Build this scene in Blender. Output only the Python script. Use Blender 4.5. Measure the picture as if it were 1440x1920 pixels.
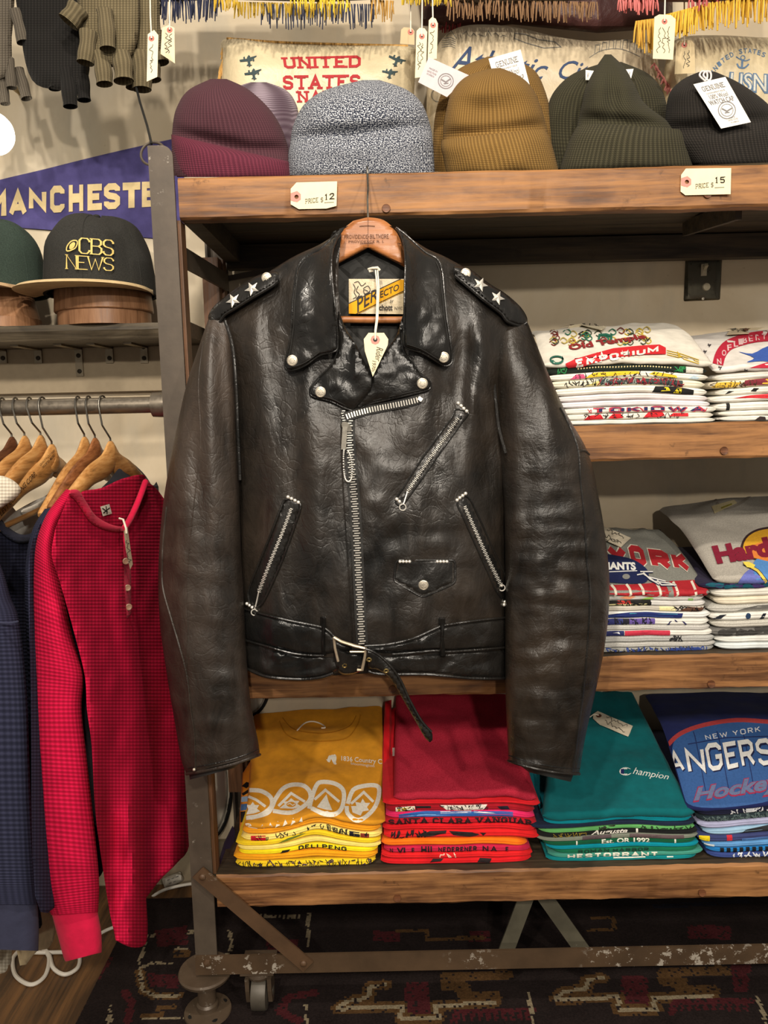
import bpy, bmesh, math, random
from math import sin, cos, pi, sqrt, exp, radians
from mathutils import Vector, Matrix, noise
from mathutils.geometry import tessellate_polygon

random.seed(7)
S = bpy.context.scene
COL = S.collection
for o in list(bpy.data.objects):
    bpy.data.objects.remove(o)

# ------------------------------------------------------------------ camera
F = 1442.0                      # focal length in pixels of the 1440x1920 frame
H = 1.165                       # camera height above the floor
PITCH, YAW, ROLL = 0.13222, -0.00287, 0.02241
def _axes():
    cp, sp, cy, sy = cos(PITCH), sin(PITCH), cos(YAW), sin(YAW)
    fw = Vector((sy * cp, cy * cp, -sp)); rt = Vector((cy, -sy, 0)); dn = fw.cross(rt)
    r2 = rt * cos(ROLL) + dn * sin(ROLL); d2 = -rt * sin(ROLL) + dn * cos(ROLL)
    return r2, d2, fw
RT, DN, FW = _axes()
EYE = Vector((0, 0, H))
cam_data = bpy.data.cameras.new('camera')
cam = bpy.data.objects.new('camera', cam_data)
COL.objects.link(cam)
cam.matrix_world = Matrix(((RT.x, -DN.x, -FW.x, 0), (RT.y, -DN.y, -FW.y, 0), (RT.z, -DN.z, -FW.z, H), (0, 0, 0, 1)))
cam_data.sensor_fit = 'VERTICAL'
cam_data.sensor_height = 36.0
cam_data.lens = 36.0 * F / 1920.0
cam_data.clip_start = 0.02
S.camera = cam

# ------------------------------------------------------------------ world, lamps, exposure
S.view_settings.view_transform = 'Standard'
S.view_settings.look = 'None'
S.view_settings.gamma = 1.0
S.view_settings.use_curve_mapping = False
S.view_settings.exposure = 0.0
W = bpy.data.worlds.new('room_ambient'); S.world = W; W.use_nodes = True
W.node_tree.nodes['Background'].inputs[0].default_value = (1.0, 0.91, 0.80, 1)
W.node_tree.nodes['Background'].inputs[1].default_value = 0.30
def spot(name, loc, target, power, size=75, blend=0.6, radius=0.05, color=(1, 0.90, 0.77)):
    d = bpy.data.lights.new(name, 'SPOT'); d.energy = power; d.spot_size = radians(size); d.spot_blend = blend
    d.shadow_soft_size = radius; d.color = color
    o = bpy.data.objects.new(name, d); COL.objects.link(o); o.location = loc
    o.rotation_euler = (Vector(target) - Vector(loc)).to_track_quat('-Z', 'Y').to_euler()
    return o
spot('track_spot', (-0.75, -1.35, 2.45), (-0.25, 1.6, 1.25), 118)
spot('track_spot', (0.35, -1.55, 2.45), (0.25, 1.6, 1.1), 112)
spot('track_spot', (1.35, -1.2, 2.45), (0.5, 1.6, 0.95), 100)
spot('far_spot', (0.25, -2.1, 1.98), (0.1, 1.6, 1.0), 130, size=70)
spot('ceiling_spot', (-0.15, 0.25, 2.62), (0.1, 1.5, 0.6), 88, size=95, blend=0.8, radius=0.05)

# ------------------------------------------------------------------ pixel rays: where a thing stands, read off the photograph
def ray(px, py):
    return RT * ((px - 720) / F) + DN * ((py - 960) / F) + FW
def P(px, py, Y):
    d = ray(px, py)
    return EYE + d * (Y / d.y)
def PZ(px, py, z):
    d = ray(px, py)
    return EYE + d * ((z - H) / d.z)
def PX(px, py, X):
    d = ray(px, py)
    return EYE + d * (X / d.x)
def pix(v):
    d = Vector(v) - EYE
    z = d.dot(FW)
    return 720 + F * d.dot(RT) / z, 960 + F * d.dot(DN) / z
def atY(Y):                       # map (px, py, offset towards the viewer) to a point at depth Y (number or function)
    if callable(Y):
        return lambda px, py, off=0.0: P(px, py, Y(px, py) - off)
    return lambda px, py, off=0.0: P(px, py, Y - off)
def upright(pa, Ya, pb, Yb):      # an upright plane through depth Ya at column pa and depth Yb at column pb
    A, B = P(pa, 735, Ya), P(pb, 735, Yb)
    t = Vector((B.x - A.x, B.y - A.y, 0)).normalized()
    n = Vector((t.y, -t.x, 0))
    if n.dot(EYE - A) < 0: n = -n
    def f(px, py, off=0.0):
        d = ray(px, py)
        return EYE + d * ((A + n * off - EYE).dot(n) / d.dot(n))
    return f
def n3(x, y, z=0.0):
    return noise.noise(Vector((x, y, z)))
def sst(a, b, x):
    t = max(0.0, min(1.0, (x - a) / (b - a)))
    return t * t * (3 - 2 * t)
def lerp(a, b, t):
    return a + (b - a) * t
def lin(c):                        # sRGB 0..255 to linear
    r = []
    for k in c[:3]:
        k = k / 255.0
        r.append(k / 12.92 if k <= 0.04045 else ((k + 0.055) / 1.055) ** 2.4)
    return tuple(r)

# ------------------------------------------------------------------ mesh collector
class MB:
    def __init__(s):
        s.v = []; s.f = []; s.m = []; s.uv = {}
    def add(s, verts, faces, mi=0, uvs=None):
        b = len(s.v)
        s.v += [Vector(v) for v in verts]
        s.f += [tuple(i + b for i in f) for f in faces]
        s.m += [mi] * len(faces)
        if uvs:
            for i, u in enumerate(uvs): s.uv[b + i] = u
        return b
    def grid(s, nu, nv, fn, mi=0, su=1.0, sv=1.0, closeu=False):
        vs = []; us = []
        for j in range(nv + 1):
            for i in range(nu + (0 if closeu else 1)):
                vs.append(fn(i / nu, j / nv)); us.append((i / nu * su, j / nv * sv))
        w = nu if closeu else nu + 1
        fs = []
        for j in range(nv):
            for i in range(nu):
                a = j * w + i; b = j * w + (i + 1) % w
                fs.append((a, b, b + w, a + w))
        s.add(vs, fs, mi, us)
    def box(s, lo, hi, mi=0):
        x0, y0, z0 = lo; x1, y1, z1 = hi
        s.add([(x0, y0, z0), (x1, y0, z0), (x1, y1, z0), (x0, y1, z0), (x0, y0, z1), (x1, y0, z1), (x1, y1, z1), (x0, y1, z1)],
              [(0, 3, 2, 1), (4, 5, 6, 7), (0, 1, 5, 4), (1, 2, 6, 5), (2, 3, 7, 6), (3, 0, 4, 7)], mi)
    def bar(s, a, b, w, d, up=(0, 0, 1), mi=0):   # rectangular bar from a to b, width w along 'up' side, depth d
        a, b = Vector(a), Vector(b); t = (b - a).normalized(); u = Vector(up); u = (u - t * u.dot(t)).normalized(); n = t.cross(u)
        vs = []
        for p in (a, b):
            for (i, j) in ((-1, -1), (1, -1), (1, 1), (-1, 1)):
                vs.append(p + u * (w / 2 * i) + n * (d / 2 * j))
        s.add(vs, [(0, 1, 2, 3), (7, 6, 5, 4), (0, 4, 5, 1), (1, 5, 6, 2), (2, 6, 7, 3), (3, 7, 4, 0)], mi)
    def tube(s, pts, r, n=8, mi=0, closed=False, caps=True):
        pts = [Vector(p) for p in pts]
        N = len(pts); vs = []; prev = None
        for i, p in enumerate(pts):
            if closed: t = pts[(i + 1) % N] - pts[i - 1]
            else: t = pts[min(i + 1, N - 1)] - pts[max(i - 1, 0)]
            if t.length < 1e-9: t = Vector((0, 0, 1))
            t.normalize()
            if prev is None:
                u = t.orthogonal().normalized()
            else:
                u = prev - t * prev.dot(t)
                u = u.normalized() if u.length > 1e-6 else t.orthogonal().normalized()
            prev = u; w = t.cross(u)
            rr = r[i] if isinstance(r, (list, tuple)) else r
            for k in range(n):
                a = 2 * pi * k / n
                vs.append(p + u * (cos(a) * rr) + w * (sin(a) * rr))
        fs = []
        for i in range(N if closed else N - 1):
            j = (i + 1) % N
            for k in range(n):
                l = (k + 1) % n
                fs.append((i * n + k, i * n + l, j * n + l, j * n + k))
        if caps and not closed:
            fs.append(tuple(range(n - 1, -1, -1))); fs.append(tuple((N - 1) * n + k for k in range(n)))
        s.add(vs, fs, mi)
    def lathe(s, prof, c, axis=(0, 0, 1), n=24, mi=0, ref=None, sx=1.0, sy=1.0):  # prof: (radius, height) pairs
        ax = Vector(axis).normalized(); u = (Vector(ref) if ref else ax.orthogonal()).normalized(); u = (u - ax * u.dot(ax)).normalized(); w = ax.cross(u)
        c = Vector(c); vs = []
        for (r, h) in prof:
            for k in range(n):
                a = 2 * pi * k / n
                vs.append(c + ax * h + u * (cos(a) * r * sx) + w * (sin(a) * r * sy))
        fs = []
        for i in range(len(prof) - 1):
            for k in range(n):
                l = (k + 1) % n
                fs.append((i * n + k, i * n + l, (i + 1) * n + l, (i + 1) * n + k))
        fs.append(tuple(range(n - 1, -1, -1))); fs.append(tuple((len(prof) - 1) * n + k for k in range(n)))
        s.add(vs, fs, mi)
    def ball(s, c, r, n=10, mi=0, axis=(0, 0, 1), flat=1.0):
        prof = [(r * sin(pi * i / n) + 1e-5, -r * flat * cos(pi * i / n)) for i in range(n + 1)]
        s.lathe(prof, c, axis, n + 4, mi)
    def bbox(s):
        lo = Vector((1e9,) * 3); hi = Vector((-1e9,) * 3)
        for v in s.v:
            for k in range(3):
                lo[k] = min(lo[k], v[k]); hi[k] = max(hi[k], v[k])
        return lo, hi

ORG = {}
def build(name, mb, mats, parent=None, smooth=True, org=None, angle=40):
    if not isinstance(mats, (list, tuple)): mats = [mats]
    if parent is not None:
        o0 = ORG[parent.name]
    else:
        lo, hi = mb.bbox()
        o0 = Vector(org) if org else Vector(((lo.x + hi.x) / 2, (lo.y + hi.y) / 2, lo.z))
    me = bpy.data.meshes.new(name)
    me.from_pydata([v - o0 for v in mb.v], [], mb.f)
    for m in mats: me.materials.append(m)
    me.polygons.foreach_set('material_index', mb.m)
    if mb.uv:
        uvl = me.uv_layers.new(name='UVMap')
        for l in me.loops:
            uvl.data[l.index].uv = mb.uv.get(l.vertex_index, (0, 0))
    me.validate()
    bm = bmesh.new(); bm.from_mesh(me)
    bmesh.ops.recalc_face_normals(bm, faces=bm.faces)
    bm.to_mesh(me); bm.free()
    if smooth:
        me.polygons.foreach_set('use_smooth', [True] * len(me.polygons))
        try: me.set_sharp_from_angle(angle=radians(angle))
        except Exception: pass
    me.update()
    ob = bpy.data.objects.new(name, me); COL.objects.link(ob)
    ORG[ob.name] = o0
    if parent is not None: ob.parent = parent
    else: ob.location = o0
    return ob
def tag(o, label, cat, group=None):
    o['label'] = label; o['category'] = cat
    if group: o['group'] = group
    return o
def thing(name, label, cat, loc, group=None):
    o = bpy.data.objects.new(name, None); COL.objects.link(o); o.empty_display_size = 0.05
    o.location = loc; ORG[o.name] = Vector(loc)
    return tag(o, label, cat, group)
def single(name, mb, mats, label, cat, group=None, smooth=True, angle=40):
    return tag(build(name, mb, mats, None, smooth, angle=angle), label, cat, group)
def struct(name, mb, mats, smooth=False):
    o = build(name, mb, mats, None, smooth); o['kind'] = 'structure'; return o

# ------------------------------------------------------------------ curves and outlines
def crom(pts, n=8, closed=False):
    pts = [Vector(p) if len(p) == 3 else Vector((p[0], p[1], 0)) for p in pts]
    N = len(pts); out = []
    for i in range(N if closed else N - 1):
        p0 = pts[(i - 1) % N] if closed or i > 0 else pts[0]
        p1 = pts[i]; p2 = pts[(i + 1) % N]
        p3 = pts[(i + 2) % N] if closed or i + 2 < N else pts[-1]
        for k in range(n):
            t = k / n
            out.append(0.5 * ((2 * p1) + (-p0 + p2) * t + (2 * p0 - 5 * p1 + 4 * p2 - p3) * t * t + (-p0 + 3 * p1 - 3 * p2 + p3) * t ** 3))
    if not closed: out.append(pts[-1])
    return out
def c2(pts, n=6, closed=False):
    return [(p.x, p.y) for p in crom(pts, n, closed)]
def corner(pts, r, n=4):          # polygon with its corners rounded by r
    out = []; N = len(pts)
    for i in range(N):
        p = Vector(pts[i][:2]); a = Vector(pts[i - 1][:2]) - p; b = Vector(pts[(i + 1) % N][:2]) - p
        ra = min(r, a.length * .45); rb = min(r, b.length * .45)
        A = p + a.normalized() * ra; B = p + b.normalized() * rb
        for k in range(n + 1):
            t = k / n
            q = A * (1 - t) ** 2 + p * (2 * t * (1 - t)) + B * t * t
            out.append((q.x, q.y))
    return out
def _seg_d(px, py, segs):
    best = 1e9
    for (ax, ay, dx, dy, L) in segs:
        t = ((px - ax) * dx + (py - ay) * dy) / L
        t = 0 if t < 0 else 1 if t > 1 else t
        ex = px - ax - dx * t; ey = py - ay - dy * t
        d = ex * ex + ey * ey
        if d < best: best = d
    return sqrt(best)
def _segs(poly):
    r = []
    for i in range(len(poly)):
        a = poly[i - 1]; b = poly[i]
        dx, dy = b[0] - a[0], b[1] - a[1]; L = dx * dx + dy * dy
        if L > 1e-12: r.append((a[0], a[1], dx, dy, L))
    return r
def cut2d(verts, faces, step, off=(0, 0)):
    """Cut a flat 2D mesh along a square lattice so that it can follow a curved surface."""
    bm = bmesh.new()
    vs = [bm.verts.new((v[0], v[1], 0)) for v in verts]
    for f in faces:
        try: bm.faces.new([vs[i] for i in f])
        except ValueError: pass
    xs = [v[0] for v in verts]; ys = [v[1] for v in verts]
    for ax, lo, hi in ((0, min(xs), max(xs)), (1, min(ys), max(ys))):
        k = lo + step * 0.5
        k = math.ceil(lo / step) * step
        while k < hi:
            co = Vector((k, 0, 0)) if ax == 0 else Vector((0, k, 0)); no = Vector((1, 0, 0)) if ax == 0 else Vector((0, 1, 0))
            bmesh.ops.bisect_plane(bm, geom=bm.verts[:] + bm.edges[:] + bm.faces[:], dist=1e-6, plane_co=co, plane_no=no)
            k += step
    bm.verts.index_update()
    V = [(v.co.x, v.co.y) for v in bm.verts]
    Fs = [tuple(v.index for v in f.verts) for f in bm.faces]
    bm.free()
    return V, Fs
def fill(poly, holes=()):
    loops = [[Vector((p[0], p[1], 0)) for p in poly]] + [[Vector((p[0], p[1], 0)) for p in h] for h in holes]
    tr = tessellate_polygon(loops)
    vs = [(p.x, p.y) for l in loops for p in l]
    return vs, [tuple(t) for t in tr]
def patch(mb, outline, fn, th=0.004, puff=0.0, edge=12.0, step=8.0, back=0.0, mi=0, wob=None, holes=(), uvs=None, round_=True, step_back=None):
    """A solid sheet with the given outline: front face lifted by th + puff away from its edge, back face by -back."""
    poly = [tuple(p[:2]) for p in outline]
    V, Fs = fill(poly, holes)
    V, Fs = cut2d(V, Fs, step)
    segs = _segs(poly)
    for h in holes: segs += _segs(list(h))
    ds = [_seg_d(x, y, segs) for (x, y) in V]
    def prof(d):
        t = min(1.0, d / edge)
        return sqrt(max(0.0, 1 - (1 - t) ** 2))
    fr = []; bk = []
    for (x, y), d in zip(V, ds):
        q = prof(d)
        w = wob(x, y) * q if wob else 0.0
        a = (th * (0.35 + 0.65 * min(1, d / max(3.0, edge * .25))) if round_ else th) + puff * q + w
        fr.append(fn(x, y, a)); bk.append(fn(x, y, -back * q))
    n = len(V)
    ec = {}
    for f in Fs:
        for i in range(len(f)):
            e = (f[i], f[(i + 1) % len(f)])
            ec[e] = ec.get(e, 0) + 1
    faces = [f for f in Fs] + [tuple(i + n for i in reversed(f)) for f in Fs]
    for (a, b) in ec:
        if (b, a) not in ec: faces.append((b, a, a + n, b + n))
    uu = None
    if uvs:
        uu = [(x * uvs, y * uvs) for (x, y) in V] * 2
    mb.add(fr + bk, faces, mi, uu)
def pairs_tube(mb, pairs, Yc, hd, nrow=60, nc=40, wob=None, mi=0, top=True, bottom=True, power=2.0, su=1.0, sv=1.0, fn=None):
    """Tube through (left px, right px) rows; Yc(t), hd(t) give depth of the axis and half depth."""
    L = crom([(a[0], a[1], 0) for a in pairs], 12); R = crom([(a[2], a[3], 0) for a in pairs], 12)
    def at(C, t):
        x = t * (len(C) - 1); i = min(int(x), len(C) - 2); return C[i].lerp(C[i + 1], x - i)
    yc = Yc if callable(Yc) else (lambda t: Yc)
    hh = hd if callable(hd) else (lambda t: hd)
    def g(u, t):
        a = 2 * pi * u
        ca, sa = cos(a), sin(a)
        if power != 2.0:
            ca = math.copysign(abs(ca) ** (2 / power), ca); sa = math.copysign(abs(sa) ** (2 / power), sa)
        l, r = at(L, t), at(R, t)
        q = l.lerp(r, (1 - ca) / 2)
        off = hh(t) * sa
        if wob: off += wob(q.x, q.y, sa, t)
        if fn: return fn(q.x, q.y, off)
        return P(q.x, q.y, yc(t) - off)
    mb.grid(nc, nrow, g, mi, su, sv, closeu=True)
    w = nc
    base = len(mb.v) - (nrow + 1) * w
    if top: mb.f.append(tuple(base + i for i in range(w))); mb.m.append(mi)
    if bottom: mb.f.append(tuple(base + nrow * w + i for i in range(w - 1, -1, -1))); mb.m.append(mi)

# ------------------------------------------------------------------ lettering
GL = {
 'A': (.8, [[(0, 0), (.4, 1), (.8, 0)], [(.16, .32), (.64, .32)]]),
 'B': (.7, [[(0, 0), (0, 1), (.5, 1), (.66, .87), (.66, .65), (.5, .53), (0, .53)], [(.5, .53), (.7, .4), (.7, .14), (.54, 0), (0, 0)]]),
 'C': (.7, [[(.7, .76), (.7, .85), (.54, 1), (.16, 1), (0, .84), (0, .16), (.16, 0), (.54, 0), (.7, .15), (.7, .24)]]),
 'D': (.7, [[(0, 0), (0, 1), (.48, 1), (.7, .8), (.7, .2), (.48, 0), (0, 0)]]),
 'E': (.62, [[(.62, 1), (0, 1), (0, 0), (.62, 0)], [(0, .52), (.48, .52)]]),
 'F': (.6, [[(.6, 1), (0, 1), (0, 0)], [(0, .52), (.46, .52)]]),
 'G': (.72, [[(.7, .76), (.7, .85), (.54, 1), (.16, 1), (0, .84), (0, .16), (.16, 0), (.54, 0), (.7, .15), (.7, .48), (.42, .48)]]),
 'H': (.7, [[(0, 0), (0, 1)], [(.7, 0), (.7, 1)], [(0, .5), (.7, .5)]]),
 'I': (.0, [[(0, 0), (0, 1)]]),
 'K': (.7, [[(0, 0), (0, 1)], [(.66, 1), (0, .42)], [(.2, .58), (.7, 0)]]),
 'L': (.58, [[(0, 1), (0, 0), (.58, 0)]]),
 'M': (.9, [[(0, 0), (0, 1), (.45, .3), (.9, 1), (.9, 0)]]),
 'N': (.72, [[(0, 0), (0, 1), (.72, 0), (.72, 1)]]),
 'O': (.72, [[(.16, 0), (.56, 0), (.72, .16), (.72, .84), (.56, 1), (.16, 1), (0, .84), (0, .16), (.16, 0)]]),
 'P': (.66, [[(0, 0), (0, 1), (.5, 1), (.66, .86), (.66, .6), (.5, .46), (0, .46)]]),
 'R': (.7, [[(0, 0), (0, 1), (.5, 1), (.66, .86), (.66, .62), (.5, .48), (0, .48)], [(.36, .48), (.7, 0)]]),
 'S': (.66, [[(.66, .76), (.66, .86), (.5, 1), (.16, 1), (0, .86), (0, .66), (.14, .54), (.52, .46), (.66, .34), (.66, .14), (.5, 0), (.16, 0), (0, .14), (0, .24)]]),
 'T': (.74, [[(0, 1), (.74, 1)], [(.37, 1), (.37, 0)]]),
 'U': (.7, [[(0, 1), (0, .16), (.16, 0), (.54, 0), (.7, .16), (.7, 1)]]),
 'V': (.76, [[(0, 1), (.38, 0), (.76, 1)]]),
 'W': (1.1, [[(0, 1), (.28, 0), (.55, .85), (.82, 0), (1.1, 1)]]),
 'Y': (.74, [[(0, 1), (.37, .45), (.74, 1)], [(.37, .45), (.37, 0)]]),
 '1': (.3, [[(0, .8), (.18, 1), (.18, 0)]]),
 '2': (.6, [[(0, .72), (.02, .86), (.16, 1), (.44, 1), (.6, .86), (.6, .66), (0, .02), (.62, .02)]]),
 '5': (.6, [[(.56, 1), (.06, 1), (.03, .56), (.42, .6), (.6, .44), (.6, .16), (.44, 0), (.14, 0), (0, .12)]]),
 '$': (.6, [[(.6, .74), (.5, .9), (.14, .9), (0, .76), (.02, .6), (.56, .42), (.6, .24), (.46, .1), (.12, .1), (0, .26)], [(.3, 1.05), (.3, -.05)]]),
 '-': (.4, [[(0, .5), (.4, .5)]]), '.': (.1, [[(.02, 0), (.08, .06)]]),
}
def strip(pts, w, closed=False):
    """Outline quads of a polyline with mitred joints."""
    P2 = [Vector(p) for p in pts]; N = len(P2)
    if (P2[0] - P2[-1]).length < 1e-6: closed = True; P2 = P2[:-1]; N -= 1
    Lp = []; Rp = []
    for i in range(N):
        a = P2[i - 1] if (closed or i > 0) else None
        b = P2[(i + 1) % N] if (closed or i < N - 1) else None
        d1 = (P2[i] - a).normalized() if a is not None else None
        d2 = (b - P2[i]).normalized() if b is not None else None
        if d1 is None: d1 = d2
        if d2 is None: d2 = d1
        t = (d1 + d2)
        t = t.normalized() if t.length > 1e-5 else d1
        n = Vector((-t.y, t.x)); k = w / 2 / max(0.45, n.dot(Vector((-d1.y, d1.x))))
        Lp.append(P2[i] + n * k); Rp.append(P2[i] - n * k)
    V = [tuple(p) for p in Lp] + [tuple(p) for p in Rp]
    Fs = [(i, (i + 1) % N, N + (i + 1) % N, N + i) for i in range(N if closed else N - 1)]
    return V, Fs
def glyphs(s, w=.2, serif=0.0, xs=1.0, gap=.22, thick=1.0):
    """Stroke lettering, cap height 1 (plus stroke). Returns verts, faces, width."""
    V = []; Fs = []; x = w / 2
    for ch in s:
        if ch == ' ': x += .5 * xs; continue
        if ch not in GL: continue
        wd, st = GL[ch]
        for pl in st:
            pl = [(p[0], w / 2 + p[1] * (1 - w)) for p in pl]
            v, f = strip([(p[0] / thick, p[1]) for p in pl], w); v = [(p[0] * thick, p[1]) for p in v]
            b = len(V); V += [(x + q[0] * xs if True else 0, q[1]) for q in v]; Fs += [tuple(i + b for i in g) for g in f]
            if serif:
                ends = (pl[0], pl[-1]) if (Vector(pl[0]) - Vector(pl[-1])).length > .01 else ()
                for e in list(ends) + [q for q in pl[1:-1] if ch in 'BDEFLPRMNVW' and (abs(q[1] - w / 2) < .01 or abs(q[1] - 1 + w / 2) < .01) and q[0] < .05 + (1 if ch in 'MN' else 0)]:
                    if abs(e[1] - w / 2) < .03 or abs(e[1] - 1 + w / 2) < .03:
                        y0 = 0 if e[1] < .5 else 1 - w * serif
                        vertical = True
                        b = len(V); hw = w * 1.15 * max(1.0, thick * .8)
                        V += [(x + (e[0] - hw) * xs, y0), (x + (e[0] + hw) * xs, y0), (x + (e[0] + hw) * xs, y0 + w * serif), (x + (e[0] - hw) * xs, y0 + w * serif)]
                        Fs.append((b, b + 1, b + 2, b + 3))
        x += (wd + gap + w) * xs
    return V, Fs, max(v[0] for v in V) if V else x
_tc = {}
def sans(s, bold=0.0, shear=0.0, space=1.0):
    """Lettering from the built-in typeface, filled; cap height about 0.73."""
    k = (s, bold, shear, space)
    if k in _tc: return _tc[k]
    cu = bpy.data.curves.new('lettering', 'FONT'); cu.body = s; cu.offset = bold; cu.shear = shear; cu.space_character = space
    cu.resolution_u = 3; cu.fill_mode = 'FRONT'
    ob = bpy.data.objects.new('lettering', cu); COL.objects.link(ob)
    dg = bpy.context.evaluated_depsgraph_get()
    me = ob.evaluated_get(dg).to_mesh()
    V = [(v.co.x, v.co.y) for v in me.vertices]; Fs = [tuple(p.vertices) for p in me.polygons]
    ob.evaluated_get(dg).to_mesh_clear()
    bpy.data.objects.remove(ob); bpy.data.curves.remove(cu)
    _tc[k] = (V, Fs)
    return V, Fs
def norm(V):                       # rescale to the unit square
    xs = [v[0] for v in V]; ys = [v[1] for v in V]
    x0, x1, y0, y1 = min(xs), max(xs), min(ys), max(ys)
    return [((v[0] - x0) / max(1e-6, x1 - x0), (v[1] - y0) / max(1e-6, y1 - y0)) for v in V], (x1 - x0) / max(1e-6, y1 - y0)
def quad(tl, tr, br, bl):
    return lambda u, v: (lerp(lerp(bl[0], br[0], u), lerp(tl[0], tr[0], u), v), lerp(lerp(bl[1], br[1], u), lerp(tl[1], tr[1], u), v))
def rect(x0, y0, x1, y1):
    return quad((x0, y0), (x1, y0), (x1, y1), (x0, y1))
def letter(mb, VF, q, fn, mi, step=6.0, off=0.0008):
    """Lay lettering into pixel region q(u, v) on surface fn(px, py, off)."""
    V, asp = norm(VF[0])
    V = [q(u, v) for (u, v) in V]
    shape(mb, V, VF[1], fn, mi, step, off)
def shape(mb, V, Fs, fn, mi, step=6.0, off=0.0008):
    if step: V, Fs = cut2d(V, Fs, step)
    par = list(range(len(V)))          # crossing strokes lie a hair above one another
    def find(i):
        while par[i] != i: par[i] = par[par[i]]; i = par[i]
        return i
    for f in Fs:
        for i in f[1:]: par[find(i)] = find(f[0])
    lay = {}
    mb.add([fn(x, y, off + .00012 * (lay.setdefault(find(i), len(lay)) % 4)) for i, (x, y) in enumerate(V)], Fs, mi)
def blob(mb, poly, fn, mi, step=6.0, off=0.0008, holes=()):
    V, Fs = fill(poly, holes)
    shape(mb, V, Fs, fn, mi, step, off)
def stroke(mb, pts, w, fn, mi, step=6.0, off=0.0008, smooth=0, closed=False):
    if smooth: pts = c2(pts, smooth, closed)
    V, Fs = strip(pts, w, closed)
    shape(mb, V, Fs, fn, mi, step, off)
def circ(cx, cy, r, n=20, ry=None, a0=0.0):
    ry = ry or r
    return [(cx + r * cos(a0 + 2 * pi * i / n), cy + ry * sin(a0 + 2 * pi * i / n)) for i in range(n)]
def scribble(mb, x0, y0, x1, y1, fn, mi, w=1.2, seed=1, dx=0, off=0.0006):   # illegible handwriting: one wandering line from a to b
    r = random.Random(seed); pts = []
    n = max(5, int(sqrt((x1 - x0) ** 2 + (y1 - y0) ** 2) / 3.0))
    L = sqrt((x1 - x0) ** 2 + (y1 - y0) ** 2) or 1
    nx, ny = -(y1 - y0) / L, (x1 - x0) / L
    for i in range(n + 1):
        t = i / n; k = (r.random() - .5) * 7.0
        pts.append((lerp(x0, x1, t) + nx * k + (r.random() - .5) * 3, lerp(y0, y1, t) + ny * k + (r.random() - .5) * 3))
    stroke(mb, pts, w, fn, mi, 0, off, smooth=3)
# ------------------------------------------------------------------ materials
class NT:
    def __init__(s, name):
        s.m = bpy.data.materials.new(name); s.m.use_nodes = True
        s.t = s.m.node_tree; s.b = s.t.nodes['Principled BSDF']
    def n(s, typ, **kw):
        nd = s.t.nodes.new(typ)
        for k, v in kw.items():
            if k.startswith('i_'):
                key = k[2:]
                key = int(key) if key.isdigit() else key
                nd.inputs[key].default_value = v
            else: setattr(nd, k, v)
        return nd
    def l(s, a, b): s.t.links.new(a, b)
    def coord(s, kind='Object', scale=(1, 1, 1), rot=(0, 0, 0)):
        tc = s.n('ShaderNodeTexCoord'); mp = s.n('ShaderNodeMapping')
        mp.inputs['Scale'].default_value = scale; mp.inputs['Rotation'].default_value = rot
        s.l(tc.outputs[kind], mp.inputs['Vector']); return mp.outputs[0]
    def noise(s, vec, scale, detail=3, rough=.55, dist=0.0):
        nd = s.n('ShaderNodeTexNoise'); nd.inputs['Scale'].default_value = scale; nd.inputs['Detail'].default_value = detail
        nd.inputs['Roughness'].default_value = rough; nd.inputs['Distortion'].default_value = dist
        s.l(vec, nd.inputs['Vector']); return nd.outputs['Fac']
    def ramp(s, fac, stops, interp='LINEAR'):
        r = s.n('ShaderNodeValToRGB'); r.color_ramp.interpolation = interp
        e = r.color_ramp.elements
        while len(e) < len(stops): e.new(0.5)
        for k, (p, c) in enumerate(stops):
            e[k].position = p
            c = c if isinstance(c, (tuple, list)) else (c, c, c)
            e[k].color = (c[0], c[1], c[2], 1)
        s.l(fac, r.inputs[0]); return r.outputs[0]
    def math(s, op, a, b=None):
        nd = s.n('ShaderNodeMath', operation=op)
        for i, x in enumerate((a, b)):
            if x is None: continue
            if isinstance(x, (int, float)): nd.inputs[i].default_value = x
            else: s.l(x, nd.inputs[i])
        return nd.outputs[0]
    def mix(s, fac, a, b, blend='MIX'):
        nd = s.n('ShaderNodeMix', data_type='RGBA', blend_type=blend)
        for sk, x in ((nd.inputs[0], fac), (nd.inputs[6], a), (nd.inputs[7], b)):
            if isinstance(x, (int, float)): sk.default_value = x
            elif isinstance(x, (tuple, list)): sk.default_value = (x[0], x[1], x[2], 1)
            else: s.l(x, sk)
        return nd.outputs[2]
    def bump(s, h, strength, dist=0.001, prev=None):
        nd = s.n('ShaderNodeBump'); nd.inputs['Strength'].default_value = strength; nd.inputs['Distance'].default_value = dist
        s.l(h, nd.inputs['Height'])
        if prev is not None: s.l(prev, nd.inputs['Normal'])
        return nd.outputs[0]
    def out(s, color=None, rough=None, normal=None, metal=None, spec=None):
        for k, v in (('Base Color', color), ('Roughness', rough), ('Normal', normal), ('Metallic', metal), ('Specular IOR Level', spec)):
            if v is None: continue
            if isinstance(v, (int, float)): s.b.inputs[k].default_value = v
            elif isinstance(v, (tuple, list)): s.b.inputs[k].default_value = (v[0], v[1], v[2], 1)
            else: s.l(v, s.b.inputs[k])
        return s.m
_mc = {}
def memo(fn):
    def g(*a):
        k = (fn.__name__,) + a
        if k not in _mc: _mc[k] = fn(*a)
        return _mc[k]
    return g

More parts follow.
